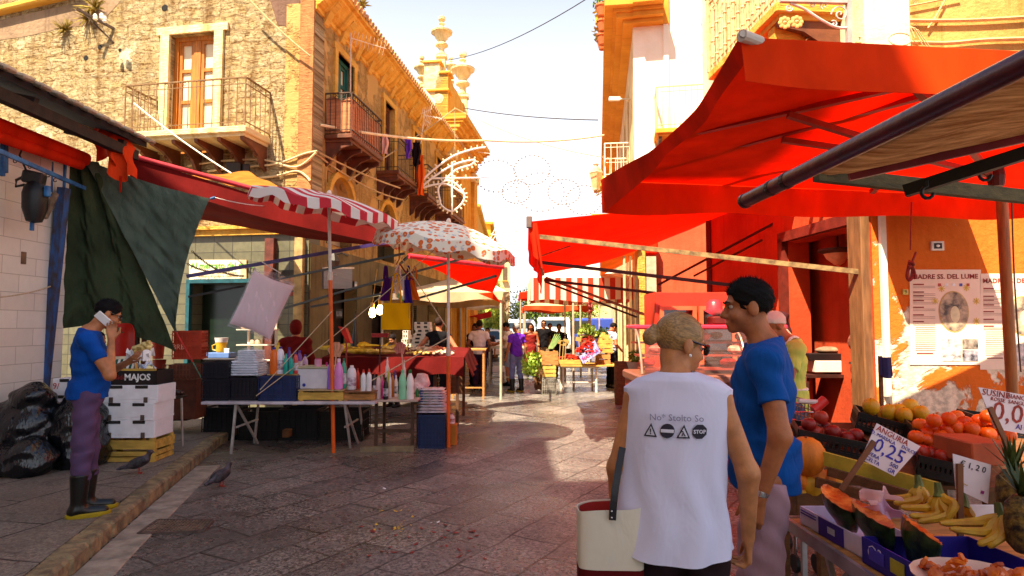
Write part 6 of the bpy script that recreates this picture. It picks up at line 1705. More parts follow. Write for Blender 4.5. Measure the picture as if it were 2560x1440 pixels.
MB().tube([b_-V(0,0,.05),b_+V(0,0,.1),b_.lerp(tp0,.45),tp0],[.13,.085,.045,.008],12).build('head',mat('#141216',.3,.2,9,.1),t,smooth=True)
MB().ball(b_+V(.1,-.03,.0),(.11,.06,.09),0,10).build('cut_flesh',mat('#d89838',.5,.3),t,smooth=True)
def pile(label,name,c,rx,ry,n,r_,col,rg,col2=None,cat=None,h=.05):
 f=MB()
 for i in range(n):
  a,q=rg.uniform(0,6.28),math.sqrt(rg.random());f.ball(c+V(rx*q*math.cos(a),ry*q*math.sin(a),h*(1-q)+rg.uniform(0,r_)),(r_*rg.uniform(.7,1.5),r_,r_*.6),0,6,Euler((0,0,rg.uniform(0,3))).to_matrix())
 o=f.build(name,mat(col,.4,.35,12,0,col2=col2),smooth=True);tag(origin_to_base(o),label,cat,kind='stuff');return o
for(px,v,col,c2,lab)in((1055,.5,'#d8b890','#f0dcc0','heap of pale squid on the fish stall'),(1085,.6,'#b84828','#d87850','heap of red shrimp on the fish stall'),(1050,.15,'#c8a040','#e8d080','heap of small yellowish fish at the stall front'),(1105,.2,'#d0a078','#f0d8c0','heap of mixed seafood at the street end of the stall')):
 c=P(px,880,10.6+1.4*v);pile(lab,'seafood',V(c.x,10.6+1.4*v,z0_+(z1_-z0_)*v+.02),.22,.14,40,.03,col,rf,c2,'seafood')
for(x0,x1,yt,n,Y,nm)in((1036,1076,805,8,13.0,'right'),(1006,1020,826,5,13.4,'left')):
 a,b=P(x0,882,Y),P(x1,yt,Y);hh_=(b.z-a.z)/n
 for i in range(n):
  foam_box('white foam box, number %d from the bottom of the %s stack behind the fish stall'%(i+1,nm),V((a.x+b.x)/2+rf.uniform(-.02,.02),Y+.2,a.z+hh_*i),(b.x-a.x+(.08 if i<n-3 else 0),.4,hh_*.97),rf.uniform(-.06,.06),'foam boxes stacked behind the fish stall',m_=mat('#d8ccb8',.6,.08,9,.15))
 o,_,_=pxbox('box_stand','dark stand under the %s stack of foam boxes behind the fish stall'%nm,'stand',x0-4,x1+4,883,990,Y,.45,mat('#14100e',.7,.2))
a,b=P(1122,935,12.6),P(1162,905,12.6);r_=(b.x-a.x)/2
t=thing('ice_tub','bright blue plastic tub of white ice behind the red cloth','tub',V((a.x+b.x)/2,12.8,a.z))
MB().lathe([(r_*.85,0),(r_,b.z-a.z),(r_*.94,b.z-a.z),(r_*.8,.03),(0,.03)],V((a.x+b.x)/2,12.8,a.z),16).build('tub',mat('#1888c8',.35,.1),t,smooth=True)
MB().ball(V((a.x+b.x)/2,12.8,b.z-.01),(r_*.9,r_*.9,.1),0,10,None,.12,rf).build('ice',mat('#f4f0ec',.5,.05),t,smooth=True)
o,_,_=pxbox('tub_stand','brown wooden stand under the blue ice tub','stand',1128,1158,936,985,12.7,.3,M_CRD)
def bench(label,x0,x1,yt,Y,dep,m_,name='market_table',grp='market tables along the street'):
 a,b=P(x0,yt,Y),P(x1,yt,Y);t=thing(name,label,'table',V((a.x+b.x)/2,Y+dep/2,0),group=grp)
 MB().box(V((a.x+b.x)/2,Y+dep/2,a.z-.02),(b.x-a.x,dep,.04),bev=.005).build('tabletop',m_,t)
 for x in(a.x+.06,b.x-.06):
  for y in(Y+.06,Y+dep-.06):MB().bar(V(x,y,a.z-.04),V(x,y,0),.045).build('leg',m_,t)
 MB().bar(V(a.x+.06,Y+.06,.25),V(b.x-.06,Y+.06,.25),.03).build('stretcher',m_,t)
 return t,a,b
M_TBL=mat('#c8c0a4',.6,.2,6,.2)
t,a,b=bench('pale table with trays of seafood behind the vendor in the white shirt',1218,1312,868,17.6,1.0,M_TBL)
for i in range(4):
 c=V(a.x+(b.x-a.x)*(i+.5)/4,18.0,a.z+.06);pile(('pinkish seafood heap, leftmost on the far table','tan seafood heap, second on the far table','reddish seafood heap, third on the far table','brown seafood heap, rightmost on the far table')[i],'seafood',c,.13,.25,26,.04,('#d8987c','#d8b078','#c8684c','#a87048')[i],rf,None,'seafood')
t,a,b=bench('plain dark table beside the shop doors at the left, with a white tray',1125,1215,872,14.6,.8,M_CRB)
pxbox('tray','white tray tilted on the dark table at the left','tray',1128,1160,874,884,14.5,.3,mat('#e8dcd0',.5))
o,_,_=pxbox('foam_box','white foam box on the ground under the far seafood table','box',1232,1262,916,930,17.5,.4,mat('#e8dcd4',.6,.06))
# ---- vegetable stall, right of the middle
t,a,b=bench('white vegetable table with crates of tomatoes and peppers',1402,1497,916,16.0,.9,mat('#d4ccb8',.6,.15,6,.2))
MB().box(V(P(1470,915,16).x,16.5,a.z+.022),(P(1546,915,16).x-P(1388,915,16).x,1.2,.035)).build('board',M_CRW,t)
zt=a.z+.045
GWC='wooden crates of the vegetable stall'
def wc(label,x0,x1,yt,yb,Y,dep,m_,rows=3,tilt=None,rz=0):
 a,b=P(x0,yb,Y),P(x1,yt,Y);return slat_crate(label,V((a.x+b.x)/2,Y+dep/2,a.z),(b.x-a.x,dep,b.z-a.z),m_,rz,rows,GWC,tilt=tilt)
wc('upper wooden crate at the left end of the vegetable stall',1352,1394,879,913,15.4,.4,M_CRB,3,None,.1)
wc('middle wooden crate under the left end of the vegetable stall',1357,1390,914,943,15.4,.4,M_CRW,3)
lattice_crate('grey plastic crate at the bottom left of the vegetable stall',V(P(1373,978,15.4).x,15.6,0),(P(1389,978,15.4).x-P(1355,978,15.4).x,.4,P(1373,944,15.4).z),mat('#787468',.6,.2),0,7,3,'grey crate')
wc('low wide crate of tomatoes on the vegetable table',1388,1462,898,913,15.9,.5,M_CRW,1)
wc('crate standing upright at the right of the vegetable stall',1498,1532,848,883,16.3,.4,M_CRW,3)
wc('lower crate at the right of the vegetable stall',1492,1526,885,913,16.2,.4,M_CRB,2)
wc('tall dark crate propped behind the tomatoes',1453,1492,838,880,16.9,.35,M_CRD,3,(R(-25),0))
wc('pale crate tilted behind the celery',1492,1512,832,862,16.5,.3,M_CRW,2,(0,R(30)))
wc('old brown crate on the ground beside the greens',1337,1356,915,975,15.9,.4,M_CRD,4)
t=thing('fruit_carton','blue and white printed carton of red peppers tilted at the stall front','carton',P(1476,900,15.8))
q0,q1,q2,q3=P(1448,893,15.8),P(1458,910,15.75),P(1502,880,15.8),P(1492,864,15.85)
MB().prism([q0,q1,q2,q3],V(.02,.5,.12)).build('box',mat('#e8e0f0',.5,.5,14,0,col2='#4048a8'),t)
rt=(q2-q1).normalized()
text('lettering','NATURA',.11,(q0+q1+q2+q3)/4+V(0,-.012,0),rt,(q0-q1),mat('#b02858'),t,bold=.03)
def pilefr(label,name,p,rx,ry,n,r_,col,cat,col2=None,h=.12):pile(label,name,p,rx,ry,n,r_,col,rf,col2,cat,h)
pilefr('heap of red tomatoes in the low crate','tomatoes',V(P(1424,900,16.1).x,16.15,zt+.1),.34,.2,110,.045,'#b01c10','tomatoes','#d84020')
pilefr('heap of red peppers in the tilted printed carton','peppers',P(1470,880,16.0),.32,.2,90,.045,'#a01410','peppers','#c83020',.25)
pilefr('heap of dark red vegetables against the dark crate','peppers',P(1470,855,16.6),.2,.12,50,.045,'#7a1c14','peppers','#a03020',.2)
def greens(label,px,py,Y,r_,n,col,col2,rg,size=.06,fl=(1,1,1),name='greens'):
 f=MB();c=P(px,py,Y)
 for i in range(n):
  d=V(rg.gauss(0,1),rg.gauss(0,1),rg.gauss(0,1)).normalized()*rg.uniform(.2,1)*r_
  d=V(d.x*fl[0],d.y*fl[1],d.z*fl[2]);leafball(f,c+d,size*1.2,3,rg,size)
 return tag(origin_to_base(f.build(name,mat(col,.6,.4,9,0,col2=col2))),label,'greens')
greens('bushy light green salad leaves spilling beside the crates',1330,912,15.5,.3,160,'#7aa828','#c0d858',rf,.06,(.9,.7,1.1))
greens('celery bundle on top of the vegetable stall',1470,826,16.6,.26,120,'#5a8420','#a8b848',rf,.06,(1.1,.6,.7))
greens('dark green leaves beside the pale crate',1505,838,16.9,.2,60,'#2c4418','#587030',rf,.06)
f=MB()
for i in range(9):a=P(1372+i*1.2,872,15.4);f.tube([a,P(1388+i*1.8,835+(i%3)*5,15.4)],[.02,.012],6)
tag(origin_to_base(f.build('spring_onions',mat('#b8c878',.5,.3,4,0,col2='#4a8030'))),'bundle of spring onions standing in the left crate','spring onions')
f=MB()
for i in range(16):f.ball(P(1475,772,15)+V(rf.uniform(-.05,.05),rf.uniform(-.05,.05),rf.uniform(-.12,.12)),(.03,.03,.055),0,8)
f.tube([P(1475,765,15),P(1474,748,15)],.008,5)
tag(origin_to_base(f.build('pepper_string',mat('#7a1810',.4,.3),smooth=True)),'bunch of dried red peppers hanging from the awning arm','peppers')
for k,(x,yt)in enumerate(((1398,852),(1406,856),(1412,850),(1452,845))):
 a,b=P(x,900,15.95),P(x+(3 if k<3 else-6),yt,15.95)
 o=MB().bar(a,b,.02,.03).box(b+V(0,-.01,-.03),(.14,.008,.1),(0,.2,0)).build('price_stick',mat('#a88848',.6,.2));tag(origin_to_base(o),'wooden price stick in the tomatoes, %s from the left'%('first','second','third','fourth')[k],'price stick','price sticks on the vegetable stall')
a=P(1560,945,13.4);t=thing('barrel','dark wooden planter tub beside the sandstone door jamb','tub',V(a.x,13.6,0))
MB().lathe([(.16,0),(.18,.3),(.17,P(1560,905,13.4).z),(.15,P(1560,905,13.4).z-.02),(0,.2)],V(a.x,13.6,0),14).build('staves',M_CRD,t,smooth=True)
t=thing('flower_pot','grey pot of basil standing by the butcher counter','flower pot',P(1590,950,11));a=P(1590,922,11)
MB().lathe([(.1,0),(.16,.22),(.14,.22),(0,.18)],a+V(0,0,-.1),14).build('pot',mat('#a8a090',.6,.2),t,smooth=True)
f=MB();leafball(f,a+V(0,0,.2),.14,120,rf,.04);f.build('plant',mat('#4a8a20',.6,.4,9,0,col2='#88c038'),t)
o,_,_=pxbox('pot_stand','narrow dark stand under the basil pot','stand',1578,1602,928,1000,11.0,.3,M_CRD)
jb=thing('stone_pillar','sandstone door pillar with dark iron doors at the far right corner','pillar',V(P(1606,900,15.6).x,15.6,0))
xa,xb=P(1598,900,15.5).x,P(1618,900,15.5).x
MB().box(V((xa+xb)/2,15.7,2.0),(xb-xa,.35,4.0),bev=.02).build('shaft',M_TRIM,jb)
MB().box(V(xb+.14,15.72,1.6),(.26,.2,3.2)).build('iron_door',mat('#2c2620',.6,.3),jb)
MB().box(V(xb+.14,15.66,2.9),(.24,.2,.9)).build('notice',mat('#b8a888',.6,.2),jb)
MB().box(V(xb+.16,15.64,3.6),(.3,.25,.4),bev=.04).build('red_cloth_roll',M_RED2,jb)
for k,(x,y0,y1)in enumerate(((1560,640,940),(1575,640,950),(1592,690,900))):
 polething('thin iron bar standing before the pale corner, %s'%('left','middle','right')[k],P(x,y0,15.5),V(P(x,y0,15.5).x,15.5,0),.05,mat(('#c8b080','#7a5a34','#4a3420')[k],.6,.3),'pole','iron_bar')
 # ---- vehicles far down the street
def car(label,c,rz,L,W_,H_,col,van=False,cat='car',name='parked_car'):
 t=thing(name,label,cat,c,rz,'vehicles parked at the end of the street')
 if van:pr=[(-L/2,.3),(L/2-.1,.3),(L/2,.55),(L/2-.05,.95),(L/2-.75,1.1),(L/2-1.15,H_-.08),(L/2-1.4,H_),(-L/2+.1,H_),(-L/2,H_-.15)]
 else:pr=[(-L/2,.32),(L/2-.05,.32),(L/2,.55),(L/2-.1,.8),(L/2-1.0,.95),(L/2-1.7,H_-.05),(L/2-2.1,H_),(-L/2+.8,H_-.03),(-L/2+.1,.95),(-L/2,.8)]
 b=MB()
 n=len(pr)
 for i,sc in((0,.94),(1,1),(2,1),(3,.94)):
  y=(-W_/2,-W_/2+.08,W_/2-.08,W_/2)[i]
  for x,z in pr:b.v.append(V(x*(1 if sc==1 else.985),y,(z-.3)*sc+.3+(0 if sc==1 else.01)))
 for i in range(3):
  for j in range(n):b.f.append((i*n+j,i*n+(j+1)%n,(i+1)*n+(j+1)%n,(i+1)*n+j));b.m.append(0)
 b.f+=[tuple(range(n))[::-1],tuple(range(3*n,4*n))];b.m+=[0,0]
 b.build('body',mat(col,.25,.04,9,0,spec=.6),t,local=True)
 gm=mat('#1c2830',.08,.1,9,0,spec=.8)
 w0,w1=(L/2-.85,L/2-1.1)if van else(L/2-1.08,L/2-1.66)
 g=MB()
 zb,zt_=(1.18,H_-.18)if van else(1.0,H_-.1)
 g.quad((w0+.03,-W_*.42,zb),(w0+.03,W_*.42,zb),(w1+.03,W_*.38,zt_),(w1+.03,-W_*.38,zt_));g.build('windscreen',gm,t,local=True)
 for s_ in(-1,1):
  g=MB();y=s_*(W_/2+.006)
  xs=((L/2-1.0,L/2-1.9),)if van else((L/2-1.35,L/2-2.2),(L/2-2.28,-L/2+.75))
  for x0,x1 in xs:g.box(((x0+x1)/2,y,(zb+zt_)/2),(abs(x0-x1),.014,zt_-zb))
  g.build('side_window',gm,t,local=True)
  for x in(-L/2+.75,L/2-.8):
   q=MB().tube([(x,s_*(W_/2-.2),.31),(x,s_*(W_/2+.01),.31)],.31,16).build('wheel',mat('#141414',.8),t,local=True)
   MB().tube([(x,s_*(W_/2+.011),.31),(x,s_*(W_/2+.02),.31)],.18,12).build('rim',mat('#a8a8a8',.3,.1,9,0,metal=.7),q,local=True)
  MB().ball((L/2-.07,s_*W_*.36,.68),(.06,.14,.09),0,8).build('headlight',mat('#f0f0f0',.1),t,local=True)
 g=MB();g.quad((-L/2-.006,-W_*.38,zb),(-L/2-.006,W_*.38,zb),(-L/2-.004+(.0 if van else.3),W_*.36,zt_),(-L/2-.004+(.0 if van else.3),-W_*.36,zt_));g.build('rear_window',gm,t,local=True)
 return t
car('blue delivery van parked at the crossing beyond the vegetable stall',V(P(1478,815,42).x,42,0),R(185),4.6,1.9,2.15,'#2c48a8',True,'van','parked_van')
car('white delivery van behind the couple in black',V(P(1385,815,40).x,41,0),R(-92),4.8,2.0,2.2,'#f0ece4',True,'van','parked_van')
car('pale blue van parked at the left of the crossing',V(P(1290,815,34).x,35,0),R(-85),4.4,1.85,2.0,'#c8d8e8',True,'van','parked_van')
car('white car facing the street behind the white-shirted vendor',V(P(1205,815,32).x,32,0),R(-60),4.2,1.75,1.5,'#e8e8ec')
car('grey blue car beside the white car, farther right',V(P(1245,815,38).x,38,0),R(-75),4.3,1.75,1.55,'#5878a0')
car('dark blue car seen between the men in white and purple',V(P(1268,815,46).x,46,0),R(10),4.3,1.75,1.5,'#3858a0')
# ---- trees beyond
def tree(label,px,Y,ztop,rad,rg,col='#4a6a1c',col2='#98b038',name='street_tree'):
 x=P(px,800,Y).x;t=thing(name,label,'tree',V(x,Y,0),group='trees at the far crossing')
 f=MB();f.tube([V(x,Y,0),V(x+.1,Y,ztop*.3),V(x,Y,ztop*.7)],[.18,.14,.05],8)
 for i in range(5):
  a=rg.uniform(0,6.28);f.tube([V(x+.05,Y,ztop*.35),V(x+rad*.6*math.cos(a),Y+rad*.6*math.sin(a),ztop*.7)],[.07,.02],6)
 f.build('trunk',M_RUST,t)
 f=MB()
 for i in range(70):
  d=V(rg.gauss(0,1),rg.gauss(0,1),rg.gauss(0,.7)).normalized()*rad*rg.uniform(.3,1);leafball(f,V(x,Y,ztop-rad*.75)+d,rad*.28,16,rg,.13)
 f.build('crown',mat(col,.6,.45,3,0,col2=col2),t)
tree('dark green tree left of the white van, at the street end',1345,50,4.6,2.0,rf,'#2c4414','#6c8828')
tree('bright yellow-green tree behind the white van',1405,52,4.4,2.0,rf)
tree('bright green tree behind the blue van',1445,54,4.2,1.9,rf,'#587820','#a8c040')
tree('light green tree at the far left behind the cars',1212,42,4.6,1.5,rf,'#88a830','#c8d860')
tree('small yellow-green tree beside the grey blue car',1236,33,2.5,.7,rf,'#88a830','#c8d860')
tree('darker tree at the street end behind the pale blue van',1300,56,4.4,2.2,rf,'#40581c','#7c9430')
h5=far_house(1440,1530,755,60,12,'#e8c890','pale house closing the street at the far right',4,1)
f=MB();f.sheet(lambda u,v:bil(P(1170,792,28),P(1228,778,28),P(1228,792,30),P(1170,806,30),u,v),10,6,.01)
tag(origin_to_base(f.build('shop_awning',cloth('#e02818',.4))),'small bright red awning low at the left far end','awning')
# ================================================================== HIGH THINGS: WIRES, AERIALS, LAUNDRY, FESTIVAL LIGHTS
GC='cables and wires strung across the street'
def wire(label,a,b,sag=.1,r=.012,m=None,cat='cable'):return rope(label,a,b,sag,r,m or M_WIRE,cat,'cable',GC,14)
wire('thick cream cable from the old building corner to the middle of the street',P(800,312,13),P(1215,351,17),.12,.03,mat('#e8d0a0',.7,.1))
wire('cream cable continuing across the street to the pale building',P(1215,351,17),P(1510,338,18),.1,.026,mat('#e8d0a0',.7,.1))
wire('thin wire from the church cornice to the pale building',P(1160,270,25),P(1495,300,20),.1,.018,M_WIRE_D)
wire('thin wire rising to the top of the sky from the church urns',P(1120,150,28),P(1470,-5,17),.3,.014,M_WIRE_D)
wire('pale wire from the corner pilaster up to the church',P(870,452,14),P(1137,272,22),.05,.018)
wire('wire from the church down to the white balcony',P(1137,270,22),P(1560,400,19),.3,.012)
wire('vertical wire hanging from the crossing cables',P(1137,268,22),P(1138,470,22),0,.014)
wire('long dark wire along the top left of the wall',P(620,-5,12.6),P(775,140,12.5),.05,.02)
wire('wire below the corner balcony running to the second one',P(795,380,12.9),P(1000,470,16),.05,.02)
wire('second wire below the balconies along the street side',P(790,385,12.9),P(1010,500,17),.15,.02)
for k,pts_ in enumerate((((520,428),(600,418),(690,410),(760,385),(793,378)),((470,415),(560,402),(660,400),(740,418),(790,382)),((640,445),(690,440),(740,428),(765,440),(775,452)))):
 f=MB();f.tube(smoothpts([PV(x,y,C0+N1*.06,U1)if x<775 else P(x,y,12.6)for x,y in pts_],5),.022,6)
 tag(origin_to_base(f.build('cable',mat('#e0c490',.7,.15))),('loose cable low on the sunlit front near the corner','looping cable under the wide balcony','short cable above the tan tarpaulin strip')[k],'cable',GC)
W5=lambda x,y,k=.05:PV(x,y,C2+N5*k,U5)
for k,pts_ in enumerate((((2150,95),(2200,60),(2250,52),(2330,52),(2440,50),(2580,42)),((2140,108),(2240,105),(2360,108),(2460,100),(2580,96)),((2195,-5),(2196,100)),((2365,-5),(2340,40),(2320,70)),((2170,0),(2215,90),(2240,118)),((2190,30),(2300,10),(2400,-10)))):
 f=MB();f.tube(smoothpts([W5(*p)for p in pts_],5),(.02,.022,.013,.01,.012,.01)[k],6)
 tag(origin_to_base(f.build('cable',mat('#d8b070',.7,.15))),('upper cable run along the orange building above the canopy','lower cable run just above the red canopy','vertical cable beside the corner pier','short slanting cable at the top right','cable dropping behind the canopy from the pier','thin slack wire at the top right corner')[k],'cable',GC)
f=MB()
for i in range(22):
 a=W5(2252,58);an=rf.uniform(.2,2.9);r_=rf.uniform(.12,.32);f.tube([a,a+V(r_*.5*math.cos(an),-.06,-r_*.35),a+V(r_*math.cos(an),-.05,-r_*.9-.05)],.005,4)
for i in range(5):f.tube([W5(2240,105)+V(.09*math.cos(t)*(1+.1*i),-.03-.01*i,.07*math.sin(t))for t in np.linspace(0,6.28,14)],.006,4)
tag(origin_to_base(f.build('cable_tangle',mat('#e0c488',.7,.2))),'tangle of cut cable ends and coils above the canopy','cable')
ib=thing('iron_bracket','scrolled wrought iron lamp bracket on the corner pier','bracket',P(2115,60,6.7))
Yb=6.7
MB().bar(P(1950,0,Yb),P(2120,4,Yb),.05).bar(P(2122,-20,Yb),P(2122,108,Yb),.05).build('arm',mat('#b0a098',.5,.2),ib)
f=MB();f.tube(smoothpts([P(1975,8,Yb),P(2010,22,Yb),P(2050,48,Yb),P(2090,68,Yb),P(2122,70,Yb)],5),.014,6)
def spiral(f,cx,cy,r_,turns,s0,sg=1,rr=.008):
 f.tube([P(cx+r_*(1-t/(turns*6.6))*math.cos(s0+sg*t),cy+r_*(1-t/(turns*6.6))*math.sin(s0+sg*t),Yb)for t in np.linspace(0,turns*6.28,40)],rr,5)
for a in((2100,35,22,1.6,3.1),(1972,20,10,1.5,0),(2060,14,9,1.4,2),(2030,12,9,1.3,3.4),(2085,60,9,1.2,4)):spiral(f,*a)
f.build('scrollwork',mat('#c8bcb0',.5,.2),ib)
for k,(x,y)in enumerate(((1961,58),(1991,56))):
 c=P(x,y,7.0);f=MB()
 for i in range(8):f.ball(c+V(.05*math.cos(i*.785),-.01,.05*math.sin(i*.785)),(.028,.02,.028),0,8)
 f.ball(c,.03,0,8);tag(origin_to_base(f.build('rosette',mat('#d8a860',.6,.2),smooth=True)),('stone rosette under the ornate balcony, left one','stone rosette under the ornate balcony, right one')[k],'ornament')
def aerial(label,a,b,els,m_=None):
 f=MB();f.tube([a,b],.014,6)
 for(c,d,n_,ln,dirv)in els:
  f.tube([c,d],.01,5)
  for i in range(n_):q=c.lerp(d,(i+.5)/n_);f.tube([q-dirv*ln,q+dirv*ln],.006,4)
 return tag(origin_to_base(f.build('aerial',m_ or mat('#d8c8b0',.5,.1))),label,'aerial')
aerial('thin TV aerial on a mast beside the green balcony door',P(876,235,13.6),P(877,82,13.4),[(P(877,95,13.4),P(965,122,14.6),9,.16,V(.3,-.3,.9).normalized())])
aerial('white grid TV aerial on the old building side',P(1052,360,19.6),P(1062,275,19.4),[(P(1052,285,19.4),P(1080,272,19.4),5,.16,V(.2,0,1)),(P(1062,300,19.4),P(1076,310,19.4),4,.16,V(.3,0,1)),(P(1060,288,19.4),P(1105,297,19.8),6,.1,V(.5,0,-.5))],mat('#f4ecdc',.5,.05))
for k,(x0,y0,x1,y1,Y,c_,lab)in enumerate(((953,335,970,385,16.2,'#f0c0b0','pale pink cloth drying at the near end of the second balcony'),(1010,347,1030,402,17.1,'#7a40c8','purple garment drying on the second balcony'),(1031,356,1051,420,17.6,'#241418','black garment drying beside the purple one'),(1043,388,1060,488,18.0,'#f06818','long orange towel hanging down from the second balcony'))):
 a,b=P(x0,y0,Y),P(x1,y0,Y);h_=P(x0,y0,Y).z-P(x0,y1,Y).z
 f=MB();f.sheet(lambda u,v:a.lerp(b,.5+(u-.5)*(1-.45*v*(k==1)))+V(.02*math.sin(9*v+4*u),.05*math.sin(12*u+3*v)*(.3+v),-h_*v*(1-.2*abs(2*u-1)*(k in(1,2)))),14,12,.005)
 tag(origin_to_base(f.build('laundry',cloth(c_,.3,.12,.4,8),smooth=True)),lab,'laundry','laundry drying on the balconies')
f=MB();f.ball(P(1046,385,17.0),(.1,.1,.09),0,8);
pxb=PV(590,424,C0+N1*.25,U1);o=MB().box(pxb,(.28,.3,.24),bev=.02).box(pxb+V(.2,0,0),(.14,.2,.2),(0,0,.5),bev=.02).build('loudspeaker',mat('#2a2018',.6,.3));tag(origin_to_base(o),'dark loudspeaker box on the wall above the tan tarpaulin','loudspeaker')
M_LUM=mat('#f4ece0',.4,.05)
def lumi(label,curves,Y,r_=.035,spike=.07,every=1):
 t=thing('light_arch',label,'festival lights',P(curves[0][0][0],curves[0][0][1],Y),group='festival light frames over the street')
 f,g=MB(),MB()
 for c in curves:
  pts_=smoothpts([P(x,y,Y)for x,y in c],6);f.tube(pts_,r_,6)
  for a,b in list(zip(pts_,pts_[1:]))[::every]:
   d=(b-a).normalized();n_=V(-d.z,0,d.x);g.tube([a+n_*r_,a+n_*(r_+spike)],[.02,.028],5)
 f.build('frame',M_LUM,t);tag(g.build('bulbs',mat('#f0dcb0',.3,.05),t),kind='stuff')
 return t
lumi('white festival light arch with a loop beside the old balconies',[[(1038,472),(1075,432),(1130,392),(1180,374),(1215,368)],[(1050,470),(1090,438),(1140,410),(1185,400),(1178,412),(1140,425),(1108,455)],[(1100,500),(1096,470),(1115,452),(1140,460),(1160,485),(1155,508),(1130,528),(1105,515),(1100,500)],[(1130,405),(1130,528)],[(1080,446),(1200,445)],[(1050,472),(1085,462),(1120,462),(1160,485)]],18.5,.03,.07,2)
lumi('far festival light arch with a star shape near the church end',[[(1225,600),(1240,570),(1265,552),(1290,545)],[(1232,600),(1250,578),(1275,562),(1290,558)],[(1255,620),(1258,590),(1280,575),(1290,590),(1275,610),(1255,600)],[(1268,612),(1268,640)],[(1228,588),(1300,575)]],34,.03,.07,3)
t=thing('bulb_rings','faint rings of small festival bulbs strung across the street','festival lights',P(1340,440,26));g=MB()
for cx,cy,r_ in((1240,440,50),(1330,425,45),(1410,480,40),(1350,480,60),(1460,500,45),(1290,480,35)):
 for i in range(26):a=i*6.283/26;g.ball(P(cx+r_*math.cos(a),cy+r_*.8*math.sin(a),26),.035,0,6)
tag(g.build('bulbs',mat('#907c68',.4,.1),t),kind='stuff')
f=MB();f.tube(catenary(P(1195,443,26),P(1500,440,26),.1),.012,5).tube(catenary(P(1195,380,26),P(1500,400,26),.1),.012,5);f.build('wire',M_LUM,t)
c=P(1490,440,20);t=thing('street_lantern','four-sided street lantern on the pale corner building','street lamp',c)
k_=20/1600
MB().lathe([(9*k_,-32*k_),(16*k_,5*k_),(17*k_,8*k_),(13*k_,12*k_)],c,4).build('glass',mat('#e0a878',.3,.15),t)
MB().lathe([(18*k_,8*k_),(13*k_,18*k_),(5*k_,26*k_),(8*k_,30*k_),(0,34*k_)],c,4).lathe([(10*k_,-36*k_),(10*k_,-32*k_)],c,4).build('cap',mat('#c8a888',.5,.2),t)
MB().tube([c-V(0,0,36*k_),c-V(0,0,50*k_),P(1520,470,20)],.03,6).build('arm',mat('#a88868',.5,.2),t)
# ---- scraps on the paving
for lab,col,c2,spots,n_,sz in(('yellow peel scraps scattered on the wet paving','#d8a818','#f0cc50',((985,1308,.16),(978,1275,.1),(1000,1320,.1)),8,.016),('dark red scraps trodden into the paving','#701c14','#a03020',((1125,1350,.3),(1150,1385,.2),(930,1335,.3),(950,1390,.2),(1090,1340,.25)),9,.022),('small white paper scraps on the paving','#e8e4e4','#f4f0f0',((962,1222,.02),(1088,1305,.03),(670,1375,.2),(1200,1140,.3),(870,1130,.4)),3,.02)):
 f=MB()
 for x,y,r_ in spots:
  c=G(x,y)
  for i in range(n_):
   q=c+V(rf.gauss(0,1)*r_*.6,rf.gauss(0,1)*r_*.6,.004);a=rf.uniform(0,6.28);d=V(math.cos(a),math.sin(a),0)*sz*rf.uniform(.5,1.6);e=V(-d.y,d.x,0)*rf.uniform(.3,.8)
   f.add([q-d,q+e,q+d+V(0,0,.008),q-e*.8,q-d+V(0,0,.005)],[(0,1,2,3)])
 tag(f.build('litter',mat(col,.6,.3,30,0,col2=c2)),lab,'litter',kind='stuff')
 # ================================================================== BUTCHER'S CORNER, RIGHT
ro=random.Random(21)
M_FR=mat('#c0301c',.35,.1,5,.05)
fx,fy=P(1640,800,8.0).x,8.0
fw=P(1850,800,8.0).x-fx;fz=P(1740,730,8.0).z
fg=thing('fridge','tall red two-door glass fridge against the red wall','fridge',V(fx+fw/2,fy+.35,0))
MB().box(V(fx+fw/2,fy+.38,fz/2),(fw,.66,fz),bev=.01).build('body',M_FR,fg)
for k in(0,1):
 xc=fx+fw*(.27+.47*k);dw,z0_,z1_=fw*.44,.25,P(1740,765,8).z
 f=MB();e=.05
 for(a,b,c,d)in((xc-dw/2,xc-dw/2+e,z0_,z1_),(xc+dw/2-e,xc+dw/2,z0_,z1_),(xc-dw/2+e,xc+dw/2-e,z1_-e,z1_),(xc-dw/2+e,xc+dw/2-e,z0_,z0_+e)):
  f.box(V((a+b)/2,fy+.03,(c+d)/2),(b-a,.05,d-c))
 o=f.build('door',mat('#d8603c',.4,.1),fg)
 MB().box(V(xc,fy+.04,(z0_+z1_)/2),(dw-2*e,.012,z1_-z0_-2*e)).build('pane',mat('#2a1a14',.06,.4,3,0,spec=1),o)
bc=thing('butcher_counter','curved glass refrigerated butcher counter full of meat','counter',V(2.2,7.3,0))
cx0,cx1=P(1602,950,6.9).x,P(2010,950,6.9).x;cz=P(1600,940,6.9).z
MB().box(V((cx0+cx1)/2,7.4,cz/2-.04),(cx1-cx0,.9,cz-.1)).build('base',mat('#a8321c',.4,.15),bc)
MB().box(V((cx0+cx1)/2,7.38,cz-.04),(cx1-cx0+.06,1.0,.1),bev=.02).build('rim',mat('#7a4a3c',.3,.06),bc)
gz=P(1650,822,7.2).z
pf=[(6.92,cz+.02),(6.98,cz+.2),(7.1,cz+.4),(7.28,gz)]
f=MB();f.sheet(lambda u,v:V(cx0+(cx1-cx0)*u,*smoothpts([(0,*p)for p in pf],6)[min(18,int(round(v*18)))][1:]),6,18);f.build('glass',glassy('#c8a098',.03,.07),bc,smooth=True)
f=MB()
for x in(cx0+.02,cx0+(cx1-cx0)*.33,cx0+(cx1-cx0)*.66,cx1-.02):f.tube(smoothpts([V(x,*p)for p in pf],4),.012,6)
f.build('glass_ribs',mat('#c8a088',.3,.1,9,0,metal=.6),bc)
